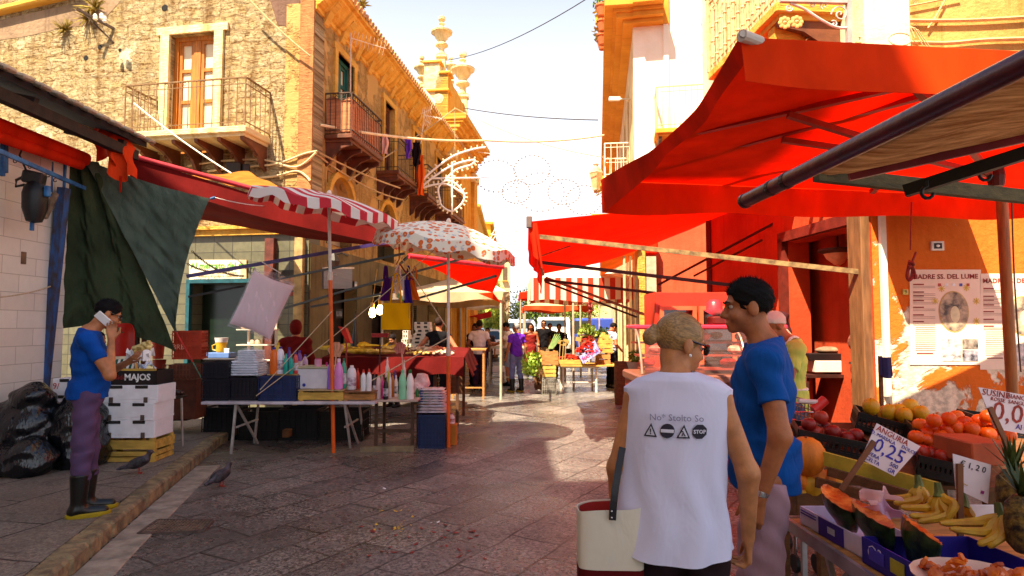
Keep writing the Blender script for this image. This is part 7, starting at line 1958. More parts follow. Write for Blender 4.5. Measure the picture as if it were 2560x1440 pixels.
MB().box(V((cx0+cx1)/2,7.5,gz+.02),(cx1-cx0,.5,.05),bev=.015).build('top',mat('#d03048',.3,.1),bc)
f=MB()
for k in range(3):f.box(V((cx0+cx1)/2,7.2+.2*k,cz+.06+.14*k),(cx1-cx0-.1,.25,.02))
f.build('shelves',mat('#8a3426',.4,.1),bc)
for k in range(11):
 x=cx0+.12+(cx1-cx0-.24)*k/10
 s=MB();s.ball(V(x,7.16+.2*(k%3),cz+.13+.14*(k%3)),(.1,.09,.05),0,10,Euler((0,0,k)).to_matrix(),.12,ro)
 tag(origin_to_base(s.build('meat',mat(('#a02018','#c86050','#7a1410','#d88870')[k%4],.35,.4,14,.1),smooth=True)),'%s cut of meat in the butcher counter, number %d from its left end'%(('deep red','pinkish','dark red','pale pink')[k%4],k+1),'meat','cuts of meat in the glass counter')
a=P(1845,868,7.0);sc=thing('scale','white market scale with a flared tray on the butcher counter','scale',V(a.x,7.5,gz+.045))
q=V(a.x,7.5,gz+.045)
MB().box(q+V(0,0,.05),(.3,.26,.1),bev=.02).build('base',mat('#5a1810',.4),sc);MB().lathe([(.1,0),(.2,.06),(.22,.07),(.08,.015),(0,.01)],q+V(0,0,.1),16,sy=.7).build('tray',mat('#f0e4d8',.3,.05),sc,smooth=True)
MB().lathe([(.1,0),(.09,.1),(.05,.14),(0,.145)],q+V(-.06,.1,.16),14).build('dome',mat('#e83038',.3),sc,smooth=True)
ds=thing('desk','dark desk inside the orange shop doorway','desk',V(4.35,8.4,0))
a,b=P(2008,950,8.3),P(2140,910,8.3)
MB().box(V((a.x+b.x)/2,8.5,a.z+.05),(b.x-a.x,.5,.04)).build('top',M_BARD,ds)
for x in(a.x+.04,b.x-.04):MB().bar(V(x,8.3,a.z+.03),V(x,8.3,0),.05).build('leg',M_BARD,ds)
o,_,tb2_=pxbox('carton','white carton on the desk inside the doorway','carton',2038,2108,902,931,8.3,.3,mat('#e8d4c4',.6,.05))
o,_,_=pxbox('cash_drawer','black flat box with papers on the white carton','box',2024,2108,884,901,8.3,.3,mat('#1c1010',.5,.2))
s=Solid(.012);s.ell((P(2075,876,8.4).x,8.45,P(2075,876,8.4).z),(.17,.1,.05),k=.02);o=s.build('cloth_bundle',mat('#8a7058',.8,.4));tag(origin_to_base(o),'rumpled grey cloth lying on the black box','cloth')
t=thing('fan','desk fan in the shop doorway','fan',P(2145,905,7.9));c=P(2145,855,7.9)
MB().lathe([(.12,-.02),(.13,0),(.12,.02)],c,18,M=Matrix(((1,0,0),(0,0,1),(0,-1,0)))).build('cage',mat('#6a3a2c',.4),t);MB().tube([c,c-V(0,0,.25)],.02,8).box(c-V(0,0,.26),(.16,.16,.03)).build('stand',mat('#3a1c14',.4),t)
# ================================================================== ORANGE WALL: POSTERS AND FITTINGS
M_PAP=mat('#f0d8c0',.6,.05,3,.1,8);M_MAR=mat('#8a2418',.6);M_INK=mat('#5a4a44',.6)
def wallposter(label,x0,x1,y0,y1,dy=0):
 W=lambda x,y,k=.012:W5(x,y,k)
 t=thing('poster',label,'poster',W5((x0+x1)/2,y1,.01),group='religious feast posters on the orange wall')
 w_,h_=x1-x0,y1-y0;X=lambda u:x0+w_*u;Yy=lambda v:y0+h_*v+dy
 def rect(name,u0,u1,v0,v1,m_,k):MB().prism([W5(X(u),Yy(v),k)for u,v in((u0,v1),(u1,v1),(u1,v0),(u0,v0))],N5*.003).build(name,m_,t)
 rect('sheet',0,1,0,1,M_PAP,.006)
 sz=(W5(X(1),Yy(0))-W5(X(0),Yy(0))).length
 text('title','MADRE SS. DEL LUME',sz*.098,W5(X(.5),Yy(.075),.012),U5,(0,0,1),M_MAR,t,bold=.02)
 f=MB();g=MB()
 for i,v in enumerate((.15,.23,.27,.32,.39,.47,.54)):
  f.prism([W5(X(a),Yy(b),.0105)for a,b in((.05,v+.012),(.2,v+.012),(.2,v),(.05,v))],N5*.002)
  for j in range(2):g.prism([W5(X(a),Yy(b),.0105)for a,b in((.05,v+.027+.016*j),(.36,v+.027+.016*j),(.36,v+.022+.016*j),(.05,v+.022+.016*j))],N5*.002)
 for j in range(12):g.prism([W5(X(a),Yy(b),.0105)for a,b in((.08,.607+j*.022),(.36,.607+j*.022),(.36,.602+j*.022),(.08,.602+j*.022))],N5*.002)
 f.prism([W5(X(a),Yy(b),.0105)for a,b in((.1,.885),(.33,.885),(.33,.875),(.1,.875))],N5*.002)
 f.build('headings',M_MAR,t);g.build('text_lines',mat('#b89888',.6),t)
 c=W5(X(.62),Yy(.44),.011);aw_,ah_=sz*.2,sz*.29
 Mo=Matrix((U5,V(0,0,1),N5)).transposed()
 f=MB();f.lathe([(aw_*1.06,0),(aw_*1.06,.002)],c,28,M=Mo,sy=ah_/aw_);f.build('oval_border',mat('#c8a860',.6,.2),t)
 f=MB();f.lathe([(aw_,.003),(aw_,.005)],c,28,M=Mo,sy=ah_/aw_);f.build('oval_picture',mat('#8a7a70',.6,.6,12,0,col2='#d0b898'),t)
 f=MB();f.lathe([(aw_*.33,.006),(aw_*.33,.008)],c+V(.01,0,-ah_*.15),16,M=Mo,sy=1.9);f.build('robed_figure',mat('#e8dcb0',.6,.2),t)
 f=MB();f.lathe([(aw_*.16,.007),(aw_*.16,.009)],c+V(.07,0,-ah_*.3),12,M=Mo,sy=2.2);f.build('red_cloak',mat('#b03028',.6,.2),t)
 f=MB()
 for u,v in((.45,.2),(.8,.19),(.94,.33),(.94,.54),(.36,.33)):
  q=W5(X(u),Yy(v),.011)
  for a in range(4):f.bar(q-(U5*math.cos(a*.785)+V(0,0,math.sin(a*.785)))*sz*.05,q+(U5*math.cos(a*.785)+V(0,0,math.sin(a*.785)))*sz*.05,.008,.004,up=N5)
 f.build('stars',mat('#d8b850',.6),t)
 rect('photo_strip',.46,.72,.73,.96,mat('#b8b0b0',.6,.6,16,0,col2='#f0ece8'),.0105)
 rect('photo',.74,.96,.73,.83,mat('#2a2422',.6,.7,14,0,col2='#b0a090'),.0105);rect('photo',.74,.96,.845,.96,mat('#4a4858',.6,.6,14,0,col2='#c8c0c8'),.0105)
 for i in range(5):rect('logo',.4+.1*i,.44+.1*i,.145,.175,mat(('#c05040','#f0f0f0','#f0f0f8','#4858a8','#b04838')[i],.6),.0105)
 return t
wallposter('MADRE SS. DEL LUME poster fully visible left of the brown pole',2274,2452,674,912)
wallposter('MADRE SS. DEL LUME poster half hidden behind the brown pole',2450,2624,684,924)
t=thing('poster','purple portrait poster strip showing between the two feast posters','poster',W5(2455,890));MB().prism([W5(x,y,.0035)for x,y in((2446,900),(2468,900),(2458,735),(2440,735))],N5*.002).build('sheet',mat('#7a5a8a',.6,.5,6,0,col2='#c8a0b0'),t)
for k,(x,y,w_,h_,c1,c2,lab)in enumerate(((2343,615,.13,.1,'#e8e0d0','#2a2420','small framed tile picture high on the orange wall'),(2263,730,.055,.06,'#c8b858','#4a4a20','little enamel number tile by the first poster'))):
 c=W5(x,y,.01);t=thing('wall_tile',lab,'tile',c);Mo=Matrix((U5,-N5,V(0,0,1))).transposed()
 MB().box(c,(w_,.03,h_),Mo,bev=.004).build('frame',mat(c1,.5),t)
 if k:text('lettering','9',.05,c+N5*.018,U5,(0,0,1),mat(c2),t)
 else:
  MB().box(c+N5*.014,(w_*.62,.008,h_*.6),Mo).build('picture',mat(c2,.5),t);MB().ball(c+N5*.018,(.022,.008,.015),0,8).build('motif',mat('#f0e8e0',.5),t)
a,b=P(2198,893,6.5),P(2230,938,6.5)
f=MB();f.sheet(lambda u,v:V(a.x+(b.x-a.x)*(u+.12*v*u),6.5+.02*math.sin(9*u),a.z+(b.z-a.z)*v-.03*v*math.sin(3*u)),8,8,.02);tag(origin_to_base(f.build('rag',cloth('#3a3a68',.1,.2),smooth=True)),'dark blue folded rag hanging on a stake by the orange wall','cloth')
polething('thin wooden stake carrying the blue rag',P(2200,890,6.55),V(P(2200,890,6.55).x,6.55,0),.03,M_CRD,'pole','stake')
tr_=thing('shopping_trolley','chrome shopping trolley with a red plastic handle beside the man in blue','trolley',V(P(2030,1050,4.3).x,4.4,0))
a,b=P(1996,1075,4.3),P(2048,1008,4.3);f=MB()
for i in range(7):x=a.x+(b.x-a.x)*i/6;f.tube([V(x,4.3,b.z),V(x,4.33,a.z),V(x,4.8,a.z-.05)],.004,5)
for j in range(4):z=a.z+(b.z-a.z)*j/3;f.tube([V(a.x,4.3,z),V(b.x,4.3,z),V(b.x,4.9,z),V(a.x,4.9,z),V(a.x,4.3,z)],.005,5)
for x in(a.x,b.x):f.tube([V(x,4.35,a.z),V(x,4.4,.12)],.012,6);f.tube([V(x,4.85,a.z-.04),V(x,4.85,.12)],.012,6)
f.build('basket',mat('#c8c0c0',.2,.1,9,0,metal=.9),tr_)
h0,h1=P(1996,1002,4.22),P(2052,1006,4.22);MB().tube([h0,h1],.016,10).build('handle',mat('#e0d0c8',.3),tr_);MB().tube([h1+V(-.05,0,-.05),h1+V(.03,0,.02)],.032,10).build('end_cap',mat('#d83028',.35),tr_,smooth=True)
for x in(a.x,b.x):
 for y in(4.4,4.85):MB().tube([V(x-.012,y,.06),V(x+.012,y,.06)],.06,12).build('wheel',mat('#202020',.6),tr_)
 # ================================================================== FRUIT STALL
lt_=thing('fruit_table','folding metal-legged table of cut pumpkin and bananas at the lower right','table',V(1.9,2.7,0))
e0,e1=V(1.34,3.16,.70),V(1.36,1.75,.70);rgt=V(1.25,0,0)
MB().prism([e0,e1,e1+rgt,e0+rgt],(0,0,.02)).build('tabletop',M_CRB,lt_)
M_ALU=mat('#b8b4b8',.3,.15,9,0,metal=.8)
f=MB();f.bar(e0+V(-.012,.01,0),e1+V(-.012,0,0),.02,.055);f.bar(e0+V(-.012,.012,.0),e0+rgt+V(0,.012,.0),.02,.055);f.build('rail',M_ALU,lt_)
for y in(3.05,2.0):
 MB().bar(V(1.36,y,.68),V(1.36,y,0),.022).build('leg',M_ALU,lt_);MB().bar(V(1.4,y-.12,.68),V(1.4,y-.5,.0),.022).build('leg',M_ALU,lt_);MB().bar(V(2.5,y,.68),V(2.5,y,0),.022).build('leg',M_ALU,lt_)
 MB().bar(V(1.37,y-.02,.35),V(1.37,y-.4,.66),.016).build('brace',M_ALU,lt_)
s=Solid(.012);s.cone((1.3,3.35,.14),(2.0,3.3,.14),.13,.11,.02);s.wr=(.008,60,2);tag(origin_to_base(s.build('log',mat('#5a3a1c',.9,.5,12,1,30,stretch=(.4,4,4),col2='#a07840'))),'rough split log lying under the fruit table','log')
tier=thing('display_stand','slatted yellowish wooden stand carrying the upper fruit crates','stand',V(2.3,3.5,0))
for k,(p,q,w_)in enumerate(((P(2046,1142,3.45),P(2346,1225,3.1),.07),(P(2070,1178,3.4),P(2330,1256,3.05),.045),(P(2040,1205,3.42),P(2250,1262,3.1),.05))):MB().bar(p,q,.025,w_).build('slat',mat('#b8a030',.7,.3,5,.3,40)if k==0 else M_CRD,tier)
for x,y in((1.72,3.62),(2.3,3.5),(2.95,3.4),(1.75,4.2),(3.0,4.1)):MB().bar(V(x,y,0),V(x,y,.83),.05).build('leg',M_CRD,tier)
MB().prism([V(1.66,3.5,.8),V(3.2,3.2,.8),V(3.25,4.3,.98),V(1.66,4.4,.98)],(0,0,.02)).build('shelf',M_CRD,tier)
GB='black plastic fruit crates'
M_BK=mat('#0e0c0e',.45,.2,9,.1)
def fcrate(label,x0,y0,x1,y1,Y0,dep,h_,m_=M_BK,ny=12):
 a,b=P(x0,y0,Y0),P(x1,y1,Y0-.12);d=b-a
 rz=math.atan2(d.y,d.x);n=V(-math.sin(rz),math.cos(rz),0)
 c=(a+b)/2+n*dep/2;t=lattice_crate(label,V(c.x,c.y,c.z-h_),(d.length,dep,h_),m_,rz,ny,3,GB,'fruit_crate');t.rotation_euler[1]=-math.asin(max(-1,min(1,d.z/d.length)));return c,n,rz
C_1=fcrate('black crate of plums and peaches next to the man in blue',1990,1072,2170,1108,3.75,.4,.11)
C_2=fcrate('long black crate of yellow melons and lemons in the back row',2138,1028,2275,1064,4.1,.42,.11)
C_3=fcrate('black crate piled with oranges below the posters',2275,1070,2430,1118,3.7,.45,.12)
C_4=fcrate('black crate on its side at the right end of the back row',2440,1040,2620,1066,4.1,.4,.11)
C_5=fcrate('lower black crate of red fruit under the oranges',2290,1136,2440,1170,3.3,.35,.1)
def fruit(name,label,c,r,m_,group,cat,sq=1,rz=0,stem=True):
 t=thing(name,label,cat,c,rz,group)
 f=MB();n=14;prof=[(r*math.sin(a)*(1),-r*sq*math.cos(a)*(1-.12*math.exp(-((math.pi-a)/.35)**2)))for a in np.linspace(.0001,math.pi-.0001,9)]
 f.lathe([(abs(p),q+r*sq)for p,q in prof],(0,0,0),n);f.build('skin',m_,t,local=True,smooth=True)
 if stem:MB().tube([(0,0,2*r*sq*.9),(0,0,2*r*sq*.98)],r*.07,5).build('stem',M_CRD,t,local=True)
 return t
def heap(name,label,spots,r,cols,group,cat,Y,sq=.96,jit=.003,mats=None,rvar=.08):
 protos=[]
 for i,(x,y)in enumerate(spots):
  c=P(x,y,Y+ro.uniform(-.02,.02)+(i%3)*.05);rr_=r*(1+ro.uniform(-rvar,rvar));k=i%len(cols)
  if len(protos)<=k:protos.append(fruit(name,label,c-V(0,0,r),r,mats[k]if mats else mat(cols[k],.4,.15,6,.25,70),group,cat,sq));continue
  q=cp(protos[k],c-V(0,0,r),ro.uniform(0,6),None,None,rr_/r)
OR=[(2290,1092),(2318,1085),(2300,1062),(2335,1050),(2330,1068),(2355,1062),(2372,1045),(2368,1075),(2392,1040),(2390,1066),(2412,1058),(2408,1082),(2428,1072),(2448,1050),(2450,1078),(2352,1090),(2380,1095),(2402,1102),(2312,1100),(2335,1098),(2428,1098),(2470,1085),(2478,1060),(2492,1095),(2470,1040),(2502,1070),(2520,1090),(2500,1045),(2525,1060)]
heap('orange','orange in the heap piled below the wall posters',OR,.042,('#e85808','#d84806','#f06c10'),'oranges in the heap','orange',3.62)
heap('melon','yellow melon in the back row, left of the oranges',[(2178,1018),(2225,1032),(2236,1034),(2260,1040),(2276,1018),(2280,1040),(2302,1034),(2248,1030),(2214,1036)],.052,('#d8a018','#e0b428','#c88c18'),'yellow melons in the back row','melon',4.2,1.1)
heap('plum','dark red plum in the crate beside the man in blue',[(2022,1060),(2052,1042),(2060,1068),(2082,1080),(2062,1086),(2105,1084),(2140,1088),(2038,1078),(2090,1096),(2118,1094),(2010,1080),(2135,1098)],.043,('#8a1c14','#a83420','#701410'),'plums in the black crate','plum',3.85)
heap('tomato','red fruit in the low crate under the oranges',[(2305,1128),(2325,1132),(2345,1128),(2370,1140),(2395,1138),(2315,1140),(2355,1142),(2420,1142)],.04,('#a82810','#902010'),'red fruit in the low crate','fruit',3.42)
M_MEL=mat('#d87818',.55,.25,5,.5,60,stretch=(3,3,.4));M_MELY=mat('#d8a020',.55,.2,5,.3,60)
for(x,y,r_,m_,lab,sq)in((2016,1145,.1,M_MEL,'big netted orange melon beside the man in blue',1.1),(2038,1196,.062,M_MEL,'orange melon below the big one, in the middle',1.1),(2000,1205,.055,M_MEL,'orange melon below the big one, by the man',1),(2026,1212,.07,M_MELY,'yellow melon with fine stripes below the big melon',1),(2062,1200,.06,M_MEL,'reddish melon right of the striped yellow one',1),(2088,1215,.05,M_MELY,'yellow round melon near the price stick foot',1),(2000,1228,.05,M_MELY,'yellow melon lowest in the heap beside the man',.9)):
 fruit('melon',lab,P(x,y,3.5)-V(0,0,r_),r_,m_,'melons in the front heap','melon',sq)
pxbox('melon_box','brown box under the front melon heap','box',1992,2100,1232,1300,3.45,.25,M_CRD)
def wedge(label,a,b,w_,nrm,dp=.13):
 """flat orange cut face from a to b, dark rind bulging below it"""
 t=thing('pumpkin_wedge',label,'pumpkin',(a+b)/2-V(0,0,dp),0,'cut pumpkin pieces on the fruit table')
 d=(b-a).normalized();n_=V(*nrm);n_=(n_-d*n_.dot(d)).normalized();sd=d.cross(n_)
 def edge(v):return math.sin(math.pi*min(max(v,.0),1))**.6
 f=MB();f.sheet(lambda u,v:a.lerp(b,v)+sd*(w_*edge(v)*math.cos(math.pi*u))-n_*(dp*edge(v)*math.sin(math.pi*u)**.8*(1+.06*math.sin(20*u)))-sd*(.07*edge(v)*math.sin(math.pi*u)),16,16)
 f.build('rind',mat('#16240c',.3,.6,9,.3,col2='#4a6228'),t,smooth=True)
 f=MB();f.sheet(lambda u,v:a.lerp(b,v)+sd*(w_*edge(v)*(1-2*u))+n_*(.002-.02*edge(v)*math.sin(math.pi*u)+.003*math.sin(40*v+9*u)),10,16)
 f.build('flesh',mat('#e4581a',.3,.35,20,.4,60,col2='#f08a38'),t,smooth=True)
 return t
wedge('cut pumpkin wedge nearest the purple box, orange flesh up',P(2068,1212,3.0),P(2128,1282,2.72),.065,(.05,-.75,.65),.14)
wedge('cut pumpkin wedge in the middle of the fruit table',P(2140,1250,2.82),P(2226,1322,2.5),.062,(.1,-.75,.65),.14)
wedge('dark cut pumpkin wedge at the front behind the blue tray',P(2262,1290,2.6),P(2350,1362,2.3),.05,(.3,-.6,.7),.15)
def carton(label,pts_,h_,cols,stripes=()):
 t=thing('carton',label,'carton',(pts_[0]+pts_[1])/2,group='opened printed cartons on the fruit table')
 a,b,c,d=pts_;f=MB()
 for p,q in((a,b),(b,c),(c,d),(d,a)):f.prism([p,q,q+V(0,0,h_),p+V(0,0,h_)],(q-p).cross(V(0,0,1)).normalized()*-.006)
 f.prism([a,b,c,d],(0,0,.006));f.build('tray',mat(cols,.5,.1),t)
 nrm=(b-a).cross(V(0,0,1)).normalized()
 for u0,u1,v0,v1,cc in stripes:MB().prism([a.lerp(b,u)+V(0,0,h_*v)+nrm*.002 for u,v in((u0,v0),(u1,v0),(u1,v1),(u0,v1))],nrm*.003).build('print',mat(cc,.5),t)
 return t
zt=.722
carton('white and purple printed carton at the corner of the fruit table',(V(1.36,3.08,zt),V(1.4,2.62,zt),V(1.62,2.62,zt),V(1.6,3.08,zt)),.08,'#dcd0e8',((.35,.75,.02,.98,'#3c2890'),(.5,.62,.35,.7,'#d8d8e8'),(.03,.3,.8,.86,'#3c2890'),(.03,.3,.65,.71,'#3c2890')))
t=carton('purple-blue printed tray at the front edge of the fruit table',(V(1.38,2.58,zt),V(1.42,1.95,zt),V(1.85,1.95,zt),V(1.8,2.58,zt)),.1,'#2c2090',((.28,.4,.3,.8,'#b0a030'),(.08,.22,.3,.75,'#4838b0')))
text('lettering','@3',.06,V(1.385,2.5,zt+.06),(0.06,-1,0),(0,0,1),mat('#e0d8f0'),t)
for k,(pts_,lab,cc)in enumerate(((((2140,1290),(2205,1235),(2255,1290),(2215,1318)),'pink wrapping paper with blue print between the pumpkin pieces','#e8a8b8'),(((2150,1232),(2215,1222),(2250,1250),(2170,1262)),'pale pink paper sheet behind the pumpkin pieces','#e0a8a8'))):
 q=[P(x,y,2.75)for x,y in pts_];f=MB();f.sheet(lambda u,v:bil(*q,u,v)+V(0,.03*math.sin(7*u+4*v),.012*math.sin(9*v)),10,10,.003);tag(origin_to_base(f.build('paper',mat(cc,.6,.15,3,.2,12,col2=('#b8a0d0' if k==0 else None)),smooth=True)),lab,'paper')
def hand(label,hx,hy,Y,tips,r_=.021):
 h=P(hx,hy,Y);t=thing('banana_bunch',label,'bananas',h,group='banana bunches on the fruit table')
 MB().tube([h+V(0,.01,.04),h,h+V(-.01,-.01,-.02)],[.012,.018,.022],8).build('crown',mat('#5a6020',.6,.4),t,smooth=True)
 for(mx,my,tx,ty,dy)in tips:
  pts_=smoothpts([h+V(0,-.01,-.005),P((hx*.55+mx*.45),(hy*.55+my*.45)+4,Y+dy*.5),P(mx,my,Y+dy),P(tx,ty,Y+dy)],5);n=len(pts_)-1
  MB().tube(pts_,[r_*(.45 if i==0 else(.62+.38*math.sin(math.pi*min(1,i/n*1.15)))if i<n else.3)for i in range(n+1)],7).build('banana',mat('#d08a14',.45,.3,16,.1,col2='#c89c20'),t,smooth=True,angle=50)
 return t
hand('banana bunch farthest back, below the 0,25 sign',2298,1212,2.85,((2270,1245,2205,1245,0),(2290,1250,2235,1258,-.04),(2312,1240,2300,1258,-.03)))
hand('largest banana bunch in the middle of the table',2348,1232,2.65,((2320,1270,2252,1268,.02),(2335,1290,2275,1290,-.02),(2365,1290,2295,1305,-.05),(2385,1265,2360,1308,-.06),(2372,1260,2392,1300,.02)))
hand('front banana bunch beside the pineapples',2500,1285,2.45,((2440,1305,2350,1308,.02),(2460,1330,2375,1322,-.02),(2490,1340,2445,1362,-.05),(2510,1335,2470,1368,-.06)))
hand('small banana bunch behind the 1,20 sign stick',2410,1255,2.7,((2425,1290,2405,1305,0),(2415,1285,2390,1312,.04)))
for k,(x,y,Y)in enumerate(((2535,1240,2.55),(2560,1310,2.35))):
 c=P(x,y,Y);t=thing('pineapple',('pineapple at the right edge behind the front bananas','nearer pineapple at the lower right edge')[k],'pineapple',c-V(0,0,.12),group='pineapples at the right edge')
 MB().lathe([(.03,-.1),(.055,-.07),(.062,0),(.055,.07),(.03,.1)],c,16).build('fruit',mat('#4a3414',.6,.6,40,1,60,col2='#8a6a24'),t,smooth=True)
 f=MB()
 for i in range(22):a=ro.uniform(0,6.28);sp=ro.uniform(.03,.13);q=c+V(0,0,.1);d=V(math.cos(a),math.sin(a),0);s_=V(-math.sin(a),math.cos(a),0)*.014;f.add([q+s_,q-s_,q+d*sp+V(0,0,.16-sp*.5)],[(0,1,2)])
 f.build('leaves',mat('#3c4c1c',.5,.4),t)
t=thing('bowl','pale rimmed bowl of orange wrapped pieces at the lower right','bowl',P(2440,1460,1.95));c=P(2445,1452,1.95)
MB().lathe([(.12,-.05),(.17,.0),(.175,.008),(.16,.0),(.1,-.04),(0,-.04)],c,20).build('bowl',mat('#e0b8a0',.4,.1),t,smooth=True)
f=MB()
for i in range(60):f.ball(c+V(ro.uniform(-.12,.12),ro.uniform(-.12,.12),ro.uniform(-.02,.03)),(.024,.018,.009),0,6,Euler((ro.random(),ro.random(),ro.random()*6)).to_matrix())
f.build('sweets',mat('#c83c08',.25,.5,12,0,col2='#e87820'),t)
def sign(label,corners,Y,stick,lets,name='price_sign',m_='#ecd8dc',Ys=None):
 q=[P(x,y,Y)for x,y in corners];t=thing(name,label,'price sign',P(*stick[1],Y),group='handwritten price signs')
 rt=(q[1]-q[0]).normalized();up=(q[0]-q[3]).normalized();nn=rt.cross(up).normalized()
 MB().prism(q,-nn*.004).build('card',mat(m_,.5,.06,3,.05),t)
 MB().bar(P(*stick[0],Y)-nn*(-.012 if stick[2]else.016),P(*stick[1],Y)-nn*(-.012 if stick[2]else.016),.022,.012,up=nn).build('stick',mat('#7a4a2c',.6,.3),t)
 W_,H_=(q[1]-q[0]).length,(q[0]-q[3]).length
 for s_,sz,u,v,cc in lets:text('lettering',s_,sz*H_,bil(q[0],q[1],q[2],q[3],u,v)+nn*.002,rt,up,mat(cc),t,bold=.0)
sign('white price sign reading 0,25 for sweet watermelon',((2192,1058),(2302,1116),(2236,1191),(2153,1148)),3.0,((2182,1102),(2100,1222),True),(('ANGURIA',.2,.4,.1,'#b02c20'),('D. MARSALA',.12,.25,.25,'#4838a0'),('DOLCE',.12,.85,.23,'#4838a0'),('0,25',.5,.52,.5,'#3828a0'),('VERA\nSCELTA',.13,.25,.84,'#3828a0'),('500\nGR',.15,.82,.84,'#3828a0')))
sign('pale price card reading 1,20 on a thick stick over the bananas',((2382,1134),(2478,1162),(2470,1260),(2390,1222)),2.6,((2394,1158),(2396,1410),True),(('\u20ac 1, 2 0',.24,.52,.2,'#3a3038'),('~',.25,.3,.75,'#c8a020'),('\u25a0',.12,.8,.78,'#a02878')))
sign('tall price sign reading 0,00 at the right edge',((2446,968),(2590,992),(2590,1090),(2488,1072)),3.1,((2470,1018),(2545,1180),True),(('SUSINE',.2,.28,.1,'#a02c20'),('BIANCHE E',.14,.75,.1,'#a02c20'),('ROSSE  SANGUE',.12,.5,.24,'#a02c20'),('0,00',.6,.55,.55,'#a02c20'),('Al Chilo',.16,.8,.85,'#5838a0')))
o,_,_=pxbox('fruit_carton','reddish carton with printed lettering under the oranges at the right','carton',2432,2530,1108,1165,3.2,.3,mat('#b0502c',.6,.15));text('lettering','Orange Citrus',.05,P(2480,1122,3.19),(1,0,0),(0,0,1),mat('#6a2010'),None);l_=[q for q in COL.objects if q.name.startswith('lettering')][-1];l_.parent=o;l_.matrix_local=Matrix.Translation(-o.location)@l_.matrix_local
o,_,_=pxbox('paper_sign','white paper with blue word beside the front bananas','sign',2420,2490,1262,1300,2.75,.004,mat('#e8dce0',.6,.05));text('lettering','Natura',.07,P(2455,1282,2.74),(1,0,0),(0,0,1),mat('#5888b8'),None);l_=[q for q in COL.objects if q.name.startswith('lettering')][-1];l_.parent=o;l_.matrix_local=Matrix.Translation(-o.location)@l_.matrix_local
